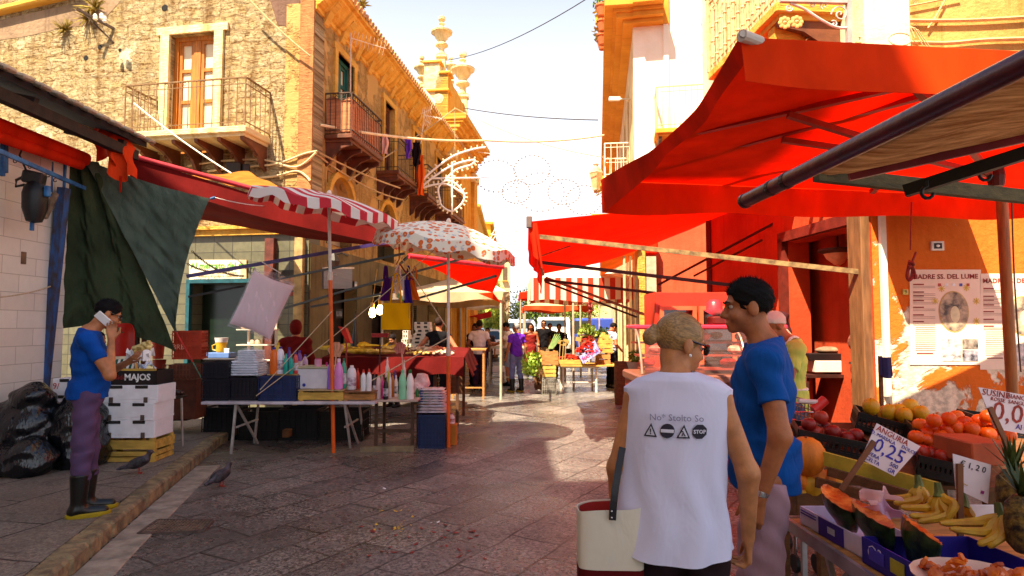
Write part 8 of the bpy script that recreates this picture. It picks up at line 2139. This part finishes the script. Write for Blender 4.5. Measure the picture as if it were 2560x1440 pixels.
# ================================================================== PEOPLE
def hairmat(col,head):
 m,nt,b=new_mat('hair');tc=nt.nodes.new('ShaderNodeTexCoord');mp=nt.nodes.new('ShaderNodeMapping');mp.vector_type='TEXTURE'
 mp.inputs['Rotation'].default_value=(R(-head[1]),0,R(head[0]));mp.inputs['Scale'].default_value=(1,14,1);nt.links.new(tc.outputs['Object'],mp.inputs[0])
 n=noise(nt,mp.outputs[0],170,3,.6);c=lin(col)
 nt.links.new(mixc(nt,ramp(nt,n,[(.36,0.),(.66,1.)]),tuple(x*.6 for x in c),tuple(min(1,x*1.45)for x in c)),b.inputs['Base Color'])
 b.inputs['Roughness'].default_value=.42 if sum(c)>.15 else.75;b.inputs['Specular IOR Level'].default_value=.4 if sum(c)>.15 else.15;bump(nt,b,n,.2,.003);return m
def person(label,loc,yaw,H=1.75,res=.016,skin='#b87850',hair='short',hcol='#1a1210',top=('tee','#c0c0c0'),bottom=('trousers','#403840'),shoe='#141214',L=((-.25,-.02,1.14),(-.26,.06,.9)),Rr=((.25,-.02,1.14),(.26,.06,.9)),head=(0,0),hoff=(0,0,0),fem=0,glasses=None,apron=None,curl=.6,stride=0,belly=0,hem=.9,boots=0,legs=None,group=None):
 t=thing('person',label,'person',loc,yaw,group)
 k=H/1.75;sc=lambda p:tuple(x*k for x in p)
 sw=.155 if fem else.182
 M_S=mat(skin,.48,.2,14,.15,120,spec=.35,col2=None)
 fine=res<.01
 hc=V(0,.02,1.632)+V(*hoff);Mh=Euler((R(-head[1]),0,R(head[0]))).to_matrix()
 hp=lambda x,y,z:tuple((hc+Mh@V(x,y,z))*k)
 hips=[(-.092,0,.92),(.092,0,.92)]
 lg=legs or[((-.1,.03+stride,.5),(-.105,.0+stride*1.2,.09)),((.1,.03-stride,.5),(.105,-.02-stride*1.2,.09))]
 def torso(s,e):
  s.ell(sc((0,0,.96)),((.155 if fem else.15)*k+e,.112*k+e,.13*k+e),k=.05)
  s.ell(sc((0,.015+belly*.3,1.1)),(.135*k+e,(.1+belly)*k+e,.17*k+e),k=.06)
  s.ell(sc((0,.0,1.28)),((.145 if fem else.165)*k+e,.115*k+e,.18*k+e),k=.06)
  s.cone(sc((-sw,-.01,1.405)),sc((sw,-.01,1.405)),.054*k+e,.054*k+e,.06)
  s.cone(sc((-sw*.6,-.02,1.42)),sc((0,-.015,1.47)),.04*k+e,.05*k+e,.05);s.cone(sc((sw*.6,-.02,1.42)),sc((0,-.015,1.47)),.04*k+e,.05*k+e,.05)
 b=Solid(res);torso(b,-.006)
 b.cone(sc((0,-.012,1.43)),hp(0,-.02,-.06),.056*k,.052*k,.03)
 for sx,(el,wr)in((-1,L),(1,Rr)):
  sh=(sx*sw,-.01,1.405)
  b.cone(sc(sh),sc(el),.05*k,.04*k,.03);b.cone(sc(el),sc(wr),.042*k,.026*k,.025)
  d=(V(*wr)-V(*el)).normalized();sd=V(0,1,0)if abs(d.y)<.8 else V(1,0,0)
  sd=(sd-d*sd.dot(d)).normalized();pn_=d.cross(sd)*sx
  w_=V(*wr)
  if fine:
   for i in range(4):
    o=sd*(.03-.02*i);q0=w_+d*.02+o*.5;q1=w_+d*.085+o
    b.cone(sc(q0),sc(q1),.014*k,.0115*k,.012)
    ln=(.036,.042,.039,.03)[i];q2=q1+(d*math.cos(curl*.7)-pn_*math.sin(curl*.7))*ln;q3=q2+(d*math.cos(curl*1.7)-pn_*math.sin(curl*1.7))*ln
    b.cone(sc(q1),sc(q2),.0098*k,.009*k,.005);b.cone(sc(q2),sc(q3),.009*k,.0075*k,.004)
   q0=w_+d*.02+sd*.02;q1=q0+d*.04+sd*.035-pn_*.012;b.cone(sc(q0),sc(q1),.014*k,.011*k,.012);b.cone(sc(q1),sc(q1+d*.038+sd*.005-pn_*.01),.0105*k,.008*k,.005)
  else:
   b.cone(sc(wr),sc(w_+d*.09),.03*k,.032*k,.02);b.cone(sc(w_+d*.09),sc(w_+d*.15-pn_*.03),.028*k,.016*k,.02);b.cone(sc(w_+d*.03),sc(w_+d*.09+sd*.045),.014*k,.012*k,.01)
 for h_,(kn,an)in zip(hips,lg):
  b.cone(sc(h_),sc(kn),.082*k,.052*k,.04);b.cone(sc(kn),sc(an),.054*k,.034*k,.03)
  b.cone(sc(V(*an)+V(0,-.03,-.045)),sc(V(*an)+V(0,.15,-.058)),.04*k,.028*k,.03)
 b.ell(hp(0,-.012,.028),(.074*k,.095*k,.085*k),Mh,.02);b.ell(hp(0,.03,-.045),(.056*k,.062*k,.06*k),Mh,.03)
 b.ell(hp(0,.072,-.088),.021*k,None,.025);b.ell(hp(0,.078,.024),(.052*k,.018*k,.012*k),Mh,.012)
 b.cone(hp(0,.086,.01),hp(0,.11,-.032),.008*k,.0115*k,.012);b.cone(hp(-.014,.093,-.038),hp(.014,.093,-.038),.009*k,.009*k,.01)
 for sx in(-1,1):
  b.ell(hp(sx*.04,.06,-.035),.026*k,None,.02)
  if fine:b.ell(hp(sx*.031,.096,.004),.014*k,None,.012,'-')
  b.ell(hp(sx*.077,-.008,-.012),(.012*k,.022*k,.033*k),Mh,.008)
 if fine:b.cone(hp(-.018,.09,-.062),hp(.018,.09,-.062),.007*k,.007*k,.006);b.cone(hp(-.016,.089,-.071),hp(.016,.089,-.071),.008*k,.008*k,.005)
 b.build('body',M_S,t)
 if fine or res<.014:
  for sx in(-1,1):
   MB().ball(hp(sx*.031,.0745,.004),.0108*k,0,10).build('eye',mat('#b8a494',.2,.02),t,local=True,smooth=True)
   MB().ball(hp(sx*.031,.0812,.003),.0062*k,0,8).build('iris',mat('#20140c',.15),t,local=True)
   MB().tube([hp(sx*.013,.0945,.022),hp(sx*.032,.0945,.028),hp(sx*.052,.08,.023)],[.004,.0045,.002],5).build('eyebrow',mat(hcol,.8),t,local=True)
 M_H=hairmat(hcol,head)
 s=Solid(max(res*.8,.005));e=.004 if hair in('short','quiff')and fine else.008
 if hair!='bald':
  s.ell(hp(0,-.014,.034),(.074*k+e,.096*k+e,.085*k+e),Mh,.02)
  if hair=='hood':s.ell(hp(0,-.03,.0),(.095*k,.11*k,.13*k),Mh,.03)
  if hair=='quiff':s.ell(hp(0,-.004,.05),(.069*k,.085*k,.076*k),Mh,.02)
  if hair=='long':s.cone(hp(-.06,-.05,.0),hp(-.085,-.05,-.2),.05*k,.045*k,.04);s.cone(hp(.06,-.05,0),hp(.085,-.05,-.2),.05*k,.045*k,.04);s.cone(hp(0,-.07,0),hp(0,-.1,-.2),.07*k,.06*k,.04)
  if hair=='cap':s.cut(hp(0,.07,.066),Mh@V(0,.5,-.86))
  elif hair in('long','hood'):s.cut(hp(0,.084,.066),Mh@V(0,.9,-.25))
  else:s.cut(hp(0,.083,.072),Mh@V(0,.86,-.51));s.cut(hp(0,.035,-.03),Mh@V(0,.40,-.92))
  if hair=='bun':
   s.ell(hp(.0,-.14,-.01),(.034*k,.03*k,.036*k),Mh,.006);s.ell(hp(.0,-.135,.026),(.018*k,.016*k,.02*k),Mh,.006);s.cone(hp(0,-.1,.0),hp(0,-.13,.0),.016*k,.014*k,.012)
  s.wr=(.0018 if hair!='bun' else.0006,140,1)
  ho=s.build('hair' if hair not in('hood','cap')else hair,M_H if hair not in('hood','cap')else cloth(hcol),t)
  if fine:
   nv=len(ho.data.vertices);rg=random.Random(int(H*100));f=MB();hk=hc*k
   for _ in range(2600 if hair!='bun' else 350):
    q=ho.data.vertices[rg.randrange(nv)].co.copy();n_=(q-hk).normalized();lc=Mh.inverted()@(q-hk)/k
    if hair=='bun':
     fl=Mh@V(0,-1,.1);d=(fl-n_*fl.dot(n_)).normalized()+n_*rg.uniform(.0,.12);ln=rg.uniform(.015,.03)
    else:
     up=Mh@V(0,.35 if lc.z>.07 else-.3,.9 if lc.z>.07 else-.6);d=(n_*rg.uniform(.3,.9)+up*.7+V(rg.uniform(-.4,.4),rg.uniform(-.4,.4),rg.uniform(-.3,.3))).normalized();ln=rg.uniform(.005,.012)*(1.7 if lc.z>.07 else.7)
    sd=d.cross(n_+V(.01,.02,0)).normalized()*.0011
    f.add([q-n_*.001+sd,q-n_*.001-sd,q+d*ln],[(0,1,2)])
   hs=f.build('hair_strands',M_H,ho,local=True)
 if glasses:
  f=MB()
  for sx in(-1,1):
   f.tube([hp(sx*.068,.07,.012),hp(sx*.08,.0,.012),hp(sx*.078,-.02,.004)],.004,6)
   c=V(*hp(sx*.034,.103,.002))
   if glasses=='sun':f.lathe([(.028*k,0),(.027*k,.006)],c,14,M=Mh@Matrix(((1,0,0),(0,0,1),(0,-1,0)))@Euler((0,sx*.25,0)).to_matrix(),sy=.85);f.tube([hp(sx*.06,.09,.012),hp(sx*.068,.07,.012)],.006,6)
   else:f.tube([c+Mh@V(.026*math.cos(a),-.01*abs(math.cos(a)),.02*math.sin(a))for a in np.linspace(0,6.28,14)],.0028,5);f.tube([hp(sx*.058,.092,.008),hp(sx*.068,.07,.012)],.004,5)
  f.tube([hp(-.01,.108,.008),hp(.01,.108,.008)],.004,5);f.build('glasses',mat('#120a0a',.15,.1,9,0,spec=.8),t,local=True)
 kind,col=top[:2]
 if kind in('tee','vest','dress','hoodie'):
  s=Solid(max(res*.9,.006));e=.014;torso(s,e)
  if kind!='vest' and kind!='dress':
   fr=.58 if kind=='tee' else 1
   for sx,(el,wr)in((-1,L),(1,Rr)):
    sh=V(sx*sw,-.01,1.405);en=sh.lerp(V(*el),fr)
    s.cone(sc(sh),sc(en),.058*k,.058*k if kind=='tee' else.052*k,.03,flat=True);s.ell(sc(sh),.062*k,None,.03)
    if kind=='hoodie':s.cone(sc(el),sc(wr),.054*k,.04*k,.03)
  hz=hem
  if kind=='dress':s.cone(sc((0,0,1.0)),sc((0,.02,.3)),.16*k,.26*k,.08,flat=True);hz=.3;s.cut(sc((0,0,1.36)),(0,0,1))
  else:s.cone(sc((0,.0,1.05)),sc((0,.005,hem-.05)),.128*k,.132*k,.08,flat=True)
  s.cut(sc((0,0,hz)),(0,0,-1));
  if kind!='dress':s.cut(sc((0,.03,1.475)),(0,.25,1))
  s.wr=(.0048 if fine else.005,30,loc[0]*5);s.build({'tee':'shirt'}.get(kind,kind),cloth(col,0,.1,.6,11),t)
 bk,bcol=bottom[:2]
 if bk in('trousers','shorts'):
  s=Solid(max(res*.9,.006));e=.012
  s.ell(sc((0,0,.96)),(.15*k+e,.112*k+e,.13*k+e),k=.04)
  for h_,(kn,an)in zip(hips,lg):
   if bk=='trousers':s.cone(sc(h_),sc(kn),.092*k,.074*k,.035);s.cone(sc(kn),sc(V(*an)+V(0,0,.0 if not boots else.2)),.074*k,.062*k,.03,flat=True)
   else:s.cone(sc(h_),sc(V(*h_).lerp(V(*kn),.98)),.098*k,.088*k,.035,flat=True)
  s.cut(sc((0,0,1.04)),(0,0,1));s.wr=(.0055,30,2);s.build(bk,cloth(bcol,0,.15,.4,10),t)
 for i,(kn,an)in enumerate(lg):
  s=Solid(max(res*.9,.008));a=V(*an)
  s.cone(sc(a+V(0,-.035,-.042)),sc(a+V(0,.16,-.054)),.05*k,.038*k,.03)
  s.cone(sc(a+V(0,-.01,-.03)),sc(a+V(0,-.005,.0 if not boots else.25)),.052*k,(.05 if not boots else.072)*k,.04,flat=bool(boots));s.cut(sc(V(a.x,a.y,0)),(0,0,-1))
  o=s.build('boot' if boots else 'shoe',mat(shoe,.3,.2,9,.1,spec=.5),t)
  if boots:MB().box((0,0,0),(1,1,1))and MB().lathe([(.95,0),(1,.01),(1,.03),(.9,.035)],sc(a+V(0,.06,-.09)),18,sx=.06,sy=.16).build('sole',mat('#a89018',.5,.2),o,local=True,smooth=True)
 if apron:
  f=MB();f.sheet(lambda u,v:V((u-.5)*.34,.158+belly+.01*math.sin(12*u)-.06*(2*u-1)**2+.02*v,(1.3-.75*v))*k,12,12,.006);f.build('apron',cloth(apron),t,local=True,smooth=True)
  f=MB();f.tube([V(.157*k*math.cos(a),.125*k*math.sin(a),1.08*k)for a in np.linspace(0,6.28,20)],.012,6);f.build('apron_tie',cloth(apron),t,local=True);f=MB();f.tube(smoothpts([sc((-.1,.13,1.3)),sc((-.1,.02,1.5)),sc((0,-.07,1.5)),sc((.1,.02,1.5)),sc((.1,.13,1.3))],4),.012,6);f.build('apron_strap',cloth(apron),t,local=True)
 return t
 # --- man with the phone, left
pm=person('man in blue shirt and rubber boots talking on a white phone',G(207,1285,KZ),R(-58),1.77,.0075,'#b8764c','short','#120d10',('tee','#0c4aa0'),('trousers','#5a4464'),'#14120e',L=((-.26,.12,1.1),(-.12,.27,1.2)),Rr=((.25,.15,1.12),(.14,.15,1.40)),head=(8,24),hoff=(0,.1,-.02),glasses='clear',boots=1,hem=.93,curl=.5,belly=.01,legs=[((-.1,.02,.5),(-.1,.03,.09)),((.1,-.02,.5),(.1,-.02,.09))])
w_=lambda t,*p:WM[t.name]@V(*p)
ph=MB();a,b=w_(pm,.118,.1,1.5),w_(pm,.105,.2,1.62);ph.bar(w_(pm,.108,.145,1.535),w_(pm,.1,.045,1.635),.014,.066,bev=.005,up=(1,0,1))
tag(origin_to_base(ph.build('phone',mat('#f0ece8',.25,.03))),"white phone held to the man's ear",'phone')
sq=thing('sandwich','golden sandwich in crumpled white paper in the man\'s left hand','food',w_(pm,-.12,.38,1.26));c=w_(pm,-.12,.37,1.3)
s=Solid(.007);s.cone(c+V(-.04,0,.04),c+V(.07,0,.07),.03,.03,.01).cone(c+V(-.03,0,.0),c+V(.06,0,.03),.03,.028,.01);s.wr=(.006,110,1);s.build('bread',mat('#c8963c',.7,.35,22,.5,40,col2='#f0d890'),sq,False)
f=MB();f.sheet(lambda u,v:c+V(.2*u-.09,.1*v-.06,-.05+.045*math.sin(9*u+2)*math.sin(7*v)+.05*abs(2*u-1)),12,8,.003);f.sheet(lambda u,v:c+V(.2*u-.09,-.05+.02*math.sin(14*u),-.07+.07*v*(1+.4*math.sin(9*u))),14,6,.003);f.build('paper',mat('#f4ece8',.7,.05),sq,smooth=True)
# --- man in the blue T-shirt, right
mb=person('tall man in blue T-shirt and pink-grey shorts beside the fruit stall',V(1.15,2.95,0),R(68),1.87,.0068,'#a8643c','quiff','#0e0a0a',('tee','#0c4a94'),('shorts','#a88088'),'#302824',L=((-.265,-.06,1.12),(-.25,.02,.87)),Rr=((.25,.06,1.14),(.2,.22,.95)),head=(12,4),hoff=(0,.035,-.005),curl=.7,hem=.86)
wc_=w_(mb,-.25*1.0686,.015*1.0686,.9*1.0686);d=(V(*(-.25,.02,.87))-V(-.265,-.06,1.12));d=(WM[mb.name].to_3x3()@d).normalized()
Mw=d.to_track_quat('Z','Y').to_matrix();f=MB();f.lathe([(.034,-.012),(.036,0),(.034,.012)],wc_,16,M=Mw);f.lathe([(.02,0),(.02,.012)],wc_+Mw@V(-.03,-.02,0),12,M=Matrix(((0,0,-1),(0,1,0),(1,0,0))))
tag(origin_to_base(f.build('wristwatch',mat('#c8c4c0',.2,.1,9,0,metal=.9),smooth=True)),'steel wristwatch on the wrist of the tall man in blue','watch')
# --- woman in the sleeveless white top
wm=person('blond woman in sleeveless white top and sunglasses seen from behind',V(.645,2.52,0),R(-14),1.71,.0068,'#b8784c','bun','#9a7446',('none',''),('shorts','#2c1c20'),'#3a2a24',L=((-.235,-.03,1.12),(-.25,.06,.87)),Rr=((.262,.0,1.12),(.262,.05,.86)),head=(-58,16),hoff=(.015,.03,-.015),fem=1,glasses='sun',curl=1.1)
k=1.71/1.75
PR=[(1.505,.075,.07),(1.492,.11,.086),(1.475,.16,.096),(1.44,.208,.1),(1.35,.203,.122),(1.15,.2,.138),(1.0,.212,.15),(.812,.245,.168)]
def topf(u,v):
 i=min(int(v*7),6);q=v*7-i;z,a,b=(PR[i][j]*(1-q)+PR[i+1][j]*q for j in range(3));th=2*math.pi*u
 fo=1+.055*max(0,1.38-z)*1.6*math.sin(9*th+2*math.sin(3*z*4))+.01*math.sin(5*th+9*z)
 return V(a*fo*math.cos(th)-.05*max(0,1.4-z)/.6,b*fo*math.sin(th)-.008,z+(.012*math.sin(th*2+1)if v>.95 else 0))*k
top_=MB();top_.sheet(topf,72,42,.003);o=top_.build('top',cloth('#dedaf2',.06,.03,.35,8),wm,local=True,smooth=True)
def bk(x,z,e=.004):
 i=max(j for j in range(8)if PR[j][0]>=z);i=min(i,6);q=(PR[i][0]-z)/(PR[i][0]-PR[i+1][0]);a=PR[i][1]*(1-q)+PR[i+1][1]*q;b=PR[i][2]*(1-q)+PR[i+1][2]*q
 return V(x-.05*max(0,1.4-z)/.6,-b*math.sqrt(max(0,1-(x/a)**2))*1.02-.0095-e,z)*k
M_PR=mat('#2a2434',.7);M_PW=mat('#d8d4e4',.7)
def pr_(pts_,m_,e):
 return MB().prism([bk(x,z,e)for x,z in pts_],(0,-.0012,0)).build('print',m_,wm,local=True)
zc_=1.292
for xo,n_,r_ in((-.092,3,.034),(-.03,20,.027),(.03,3,.034),(.088,8,.028)):
 st0=math.pi/2 if n_!=8 else math.pi/8;ring_=lambda q:[(xo+r_*q*math.cos(st0+i*6.2832/n_)*(.85 if n_==3 else 1),zc_-(.008 if n_==3 else 0)+r_*q*math.sin(st0+i*6.2832/n_))for i in range(n_)]
 pr_(ring_(1),M_PR,.005)
 if n_==3:pr_(ring_(.68),M_PW,.007)
 if n_==20:pr_([(xo-.024,zc_-.006),(xo+.024,zc_-.006),(xo+.024,zc_+.006),(xo-.024,zc_+.006)],M_PW,.007)
rt_=WM[wm.name].to_3x3()@V(1,0,0)
for s_,x,z,sz,m_ in(('!',-.092,1.286,.028,M_PR),('STOP',.088,zc_,.019,M_PW),('\u03bb',.03,1.284,.024,M_PR)):text('print_letter',s_,sz,WM[wm.name]@bk(x,z,.0115),WM[wm.name].to_3x3()@(bk(x+.02,z)-bk(x-.02,z)),(0,0,1),m_,wm,bold=.03)
text('print_letter','No* Stolto So',.034,WM[wm.name]@bk(-.0,1.342,.014),rt_,(0,0,1),mat('#8a86a0',.7),wm)
MB().ball((hx:=WM[wm.name].inverted()@(WM[wm.name]@V(0,0,0)))+(V(.015,.05,1.617)+Euler((R(-16),0,R(-58))).to_matrix()@V(.088,.002,-.046))*k,.006,0,10).build('earring',mat('#f4f0ec',.15),wm,local=True,smooth=True)
tc=w_(wm,-.27,.06,.5)
tt=thing('tote_bag','cream canvas tote bag with dark red base and black strap','bag',V(.36,2.5,.33))
bx0,bx1,yb=P(1446,1300,2.5).x,P(1600,1300,2.5).x,2.5;zt_,zm,z0_=P(1500,1262,2.5).z,P(1500,1408,2.5).z,.42
def tb_f(za,zb,e=0):return lambda u,v:V((bx0+bx1)/2+((bx1-bx0)/2+e)*math.copysign(abs(math.cos(2*math.pi*u))**.4,math.cos(2*math.pi*u)),yb+(.075+e)*math.copysign(abs(math.sin(2*math.pi*u))**.4,math.sin(2*math.pi*u))+.008*math.sin(12*u),za+(zb-za)*v+(.012*math.cos(2*math.pi*u)if v>.95 and zb>.8 else 0))
MB().sheet(tb_f(zm,zt_),40,10,-.004).build('canvas',cloth('#e4d8c4',.1,.06,.3,9),tt,smooth=True)
MB().sheet(tb_f(zm,zt_-.004,-.006),40,10,.001).build('lining',mat('#a82018',.8),tt,smooth=True)
MB().sheet(tb_f(z0_,zm),40,10,-.004).build('base',cloth('#5a0c10',0,.1,.2),tt,smooth=True)
sp=smoothpts([P(1531,1300,2.41),P(1536,1240,2.41),P(1545,1180,2.43),P(1556,1120,2.48)],5)
f=MB()
for a,b in zip(sp,sp[1:]):f.bar(a,b+(b-a)*.12,.006,.026,up=(1,0,0))
f.build('strap',mat('#140c10',.4,.2),tt)
for y in(1278,1294):MB().ball(P(1529,y,2.404),.004,0,8).build('rivet',mat('#d8d0d0',.2,.05,9,0,metal=.9),tt)
# --- others
AH=((.28,-.05,1.16),(.2,.18,1.02));AL=((-.28,-.05,1.16),(-.2,.18,1.02))
person('butcher in white cap, lime T-shirt and white apron behind the man in blue',V(2.42,5.6,0),R(82),1.8,.011,'#b06a40','cap','#f0e4d8',('tee','#c8d868'),('trousers','#4a5878'),L=((-.27,.1,1.14),(-.2,.3,1.0)),Rr=AH,head=(10,28),hoff=(0,.1,-.03),apron='#f0e8e0')
pf_=pxbox('duckboard','dark step behind the butcher counter','step',1890,2000,1080,1100,8.1,.6,M_CRD)[0];pf_.location=(3.15,8.35,0)
pf_.scale=(1,1,.32/max(.01,pf_.dimensions.z))
person('dark-haired man in dark red jacket looking out behind the white-capped butcher',V(3.32,8.35,.32),R(150),1.8,.012,'#b06c48','short','#1c1412',('hoodie','#3a1418'),('trousers','#201818'))
person('person in dark red hooded top behind the hanging pillow',P(738,900,10.2)*V(1,1,0).x if False else V(P(738,900,10.2).x,10.2,0),R(10),1.74,.014,'#a86848','hood','#6a1410',('hoodie','#6a1410'),('trousers','#2a1c1c'))
person('person in black sleeveless vest with hands on hips behind the fish stall',V(P(1096,900,12.7).x,12.7,0),R(-10),1.82,.014,'#b06c48','short','#2a1a14',('vest','#121014'),('trousers','#1c1820'),L=((-.38,-.08,1.15),(-.2,.05,1.0)),Rr=((.38,-.08,1.15),(.2,.05,1.0)))
person('crouching person in dark clothes half hidden behind the fish stall',V(P(986,900,13.2).x,13.2,0),R(150),1.5,.016,'#a87050','short','#181010',('tee','#1c1418'),('trousers','#181418'),head=(0,25),hoff=(0,.05,-.02))
person('vendor in white shirt and purple trousers seen from behind',V(P(1198,900,16.6).x,16.6,0),R(-12),1.8,.014,'#8a5034','short','#1c1412',('tee','#ecdce4'),('trousers','#3c2440'),L=AL,Rr=AH,belly=.04,apron='#3a3478',stride=.04)
person('long dark-haired woman just behind the vendor in white',V(P(1188,900,17.4).x,17.4,0),R(160),1.72,.016,'#8a5034','long','#140e0c',('tee','#241820'),('trousers','#181418'))
person('dark-haired person far off between the vendor and the man in cream',V(P(1219,900,20).x,20,0),R(170),1.6,.02,'#a06840','short','#1c1410',('tee','#3a3038'),('trousers','#3a3840'))
person('man in cream T-shirt leaning over the far seafood table',V(P(1272,900,17.9).x,17.9,0),R(80),1.77,.014,'#b06c44','short','#14100e',('tee','#f0e0cc'),('shorts','#9098a8'),L=((-.24,.2,1.18),(-.2,.4,1.12)),Rr=((.24,.2,1.18),(.2,.4,1.12)),head=(0,18),hoff=(0,.06,-.02))
person('grey-haired man in purple polo shirt, jeans and black boots',V(P(1291,900,16.2).x,16.2,0),R(35),1.72,.013,'#a8643c','short','#8a8480',('tee','#6a28b0'),('trousers','#7478a8'),L=((-.26,-.02,1.14),(-.28,.05,.9)),Rr=((.26,-.06,1.14),(.27,.0,.9)),head=(25,6),belly=.03,boots=1,stride=.03)
person('woman with long hair in strapless dark red dress',V(P(1327,900,21).x,21,0),R(178),1.75,.016,'#a85c38','long','#20120e',('dress','#7a1c18'),('none',''),stride=.05)
person('man in black T-shirt, sunglasses and khaki shorts',V(P(1359,900,21.2).x,21.2,0),R(-178),1.85,.016,'#b8704c','short','#2a1a14',('tee','#100c10'),('trousers','#a89070'),L=AL,Rr=AH,glasses='sun')
person('man in olive shirt behind the man with sunglasses',V(P(1375,900,23).x,23,0),R(180),1.75,.018,'#a86c48','short','#4a3a30',('tee','#5a5a40'),('trousers','#201c20'))
person('short-haired man in black T-shirt at the vegetable stall',V(P(1398,900,20).x,20,0),R(175),1.72,.016,'#8a5430','short','#2a1c18',('tee','#140c10'),('trousers','#141018'),L=AL,Rr=AH)
person('vegetable seller in lilac T-shirt and red apron looking down',V(P(1527,900,17.2).x,17.2,0),R(-60),1.76,.014,'#a8643c','short','#141010',('tee','#b8b8d0'),('trousers','#141014'),L=AL,Rr=AH,head=(-10,35),hoff=(0,.08,-.03),apron='#6a1818')
rp_=person('reclining person behind the crates, one bare foot in a sandal showing',V(P(240,985,8.15).x,8.15,.0),R(-90),1.6,.014,'#a86a40','short','#1c1210',('tee','#3a2018'),('shorts','#3a2a30'),'#3a2418',legs=[((-.1,.5,.98),(-.08,.98,.93)),((.1,.54,1.0),(.09,1.02,.95))],hoff=(0,-.02,-.02))
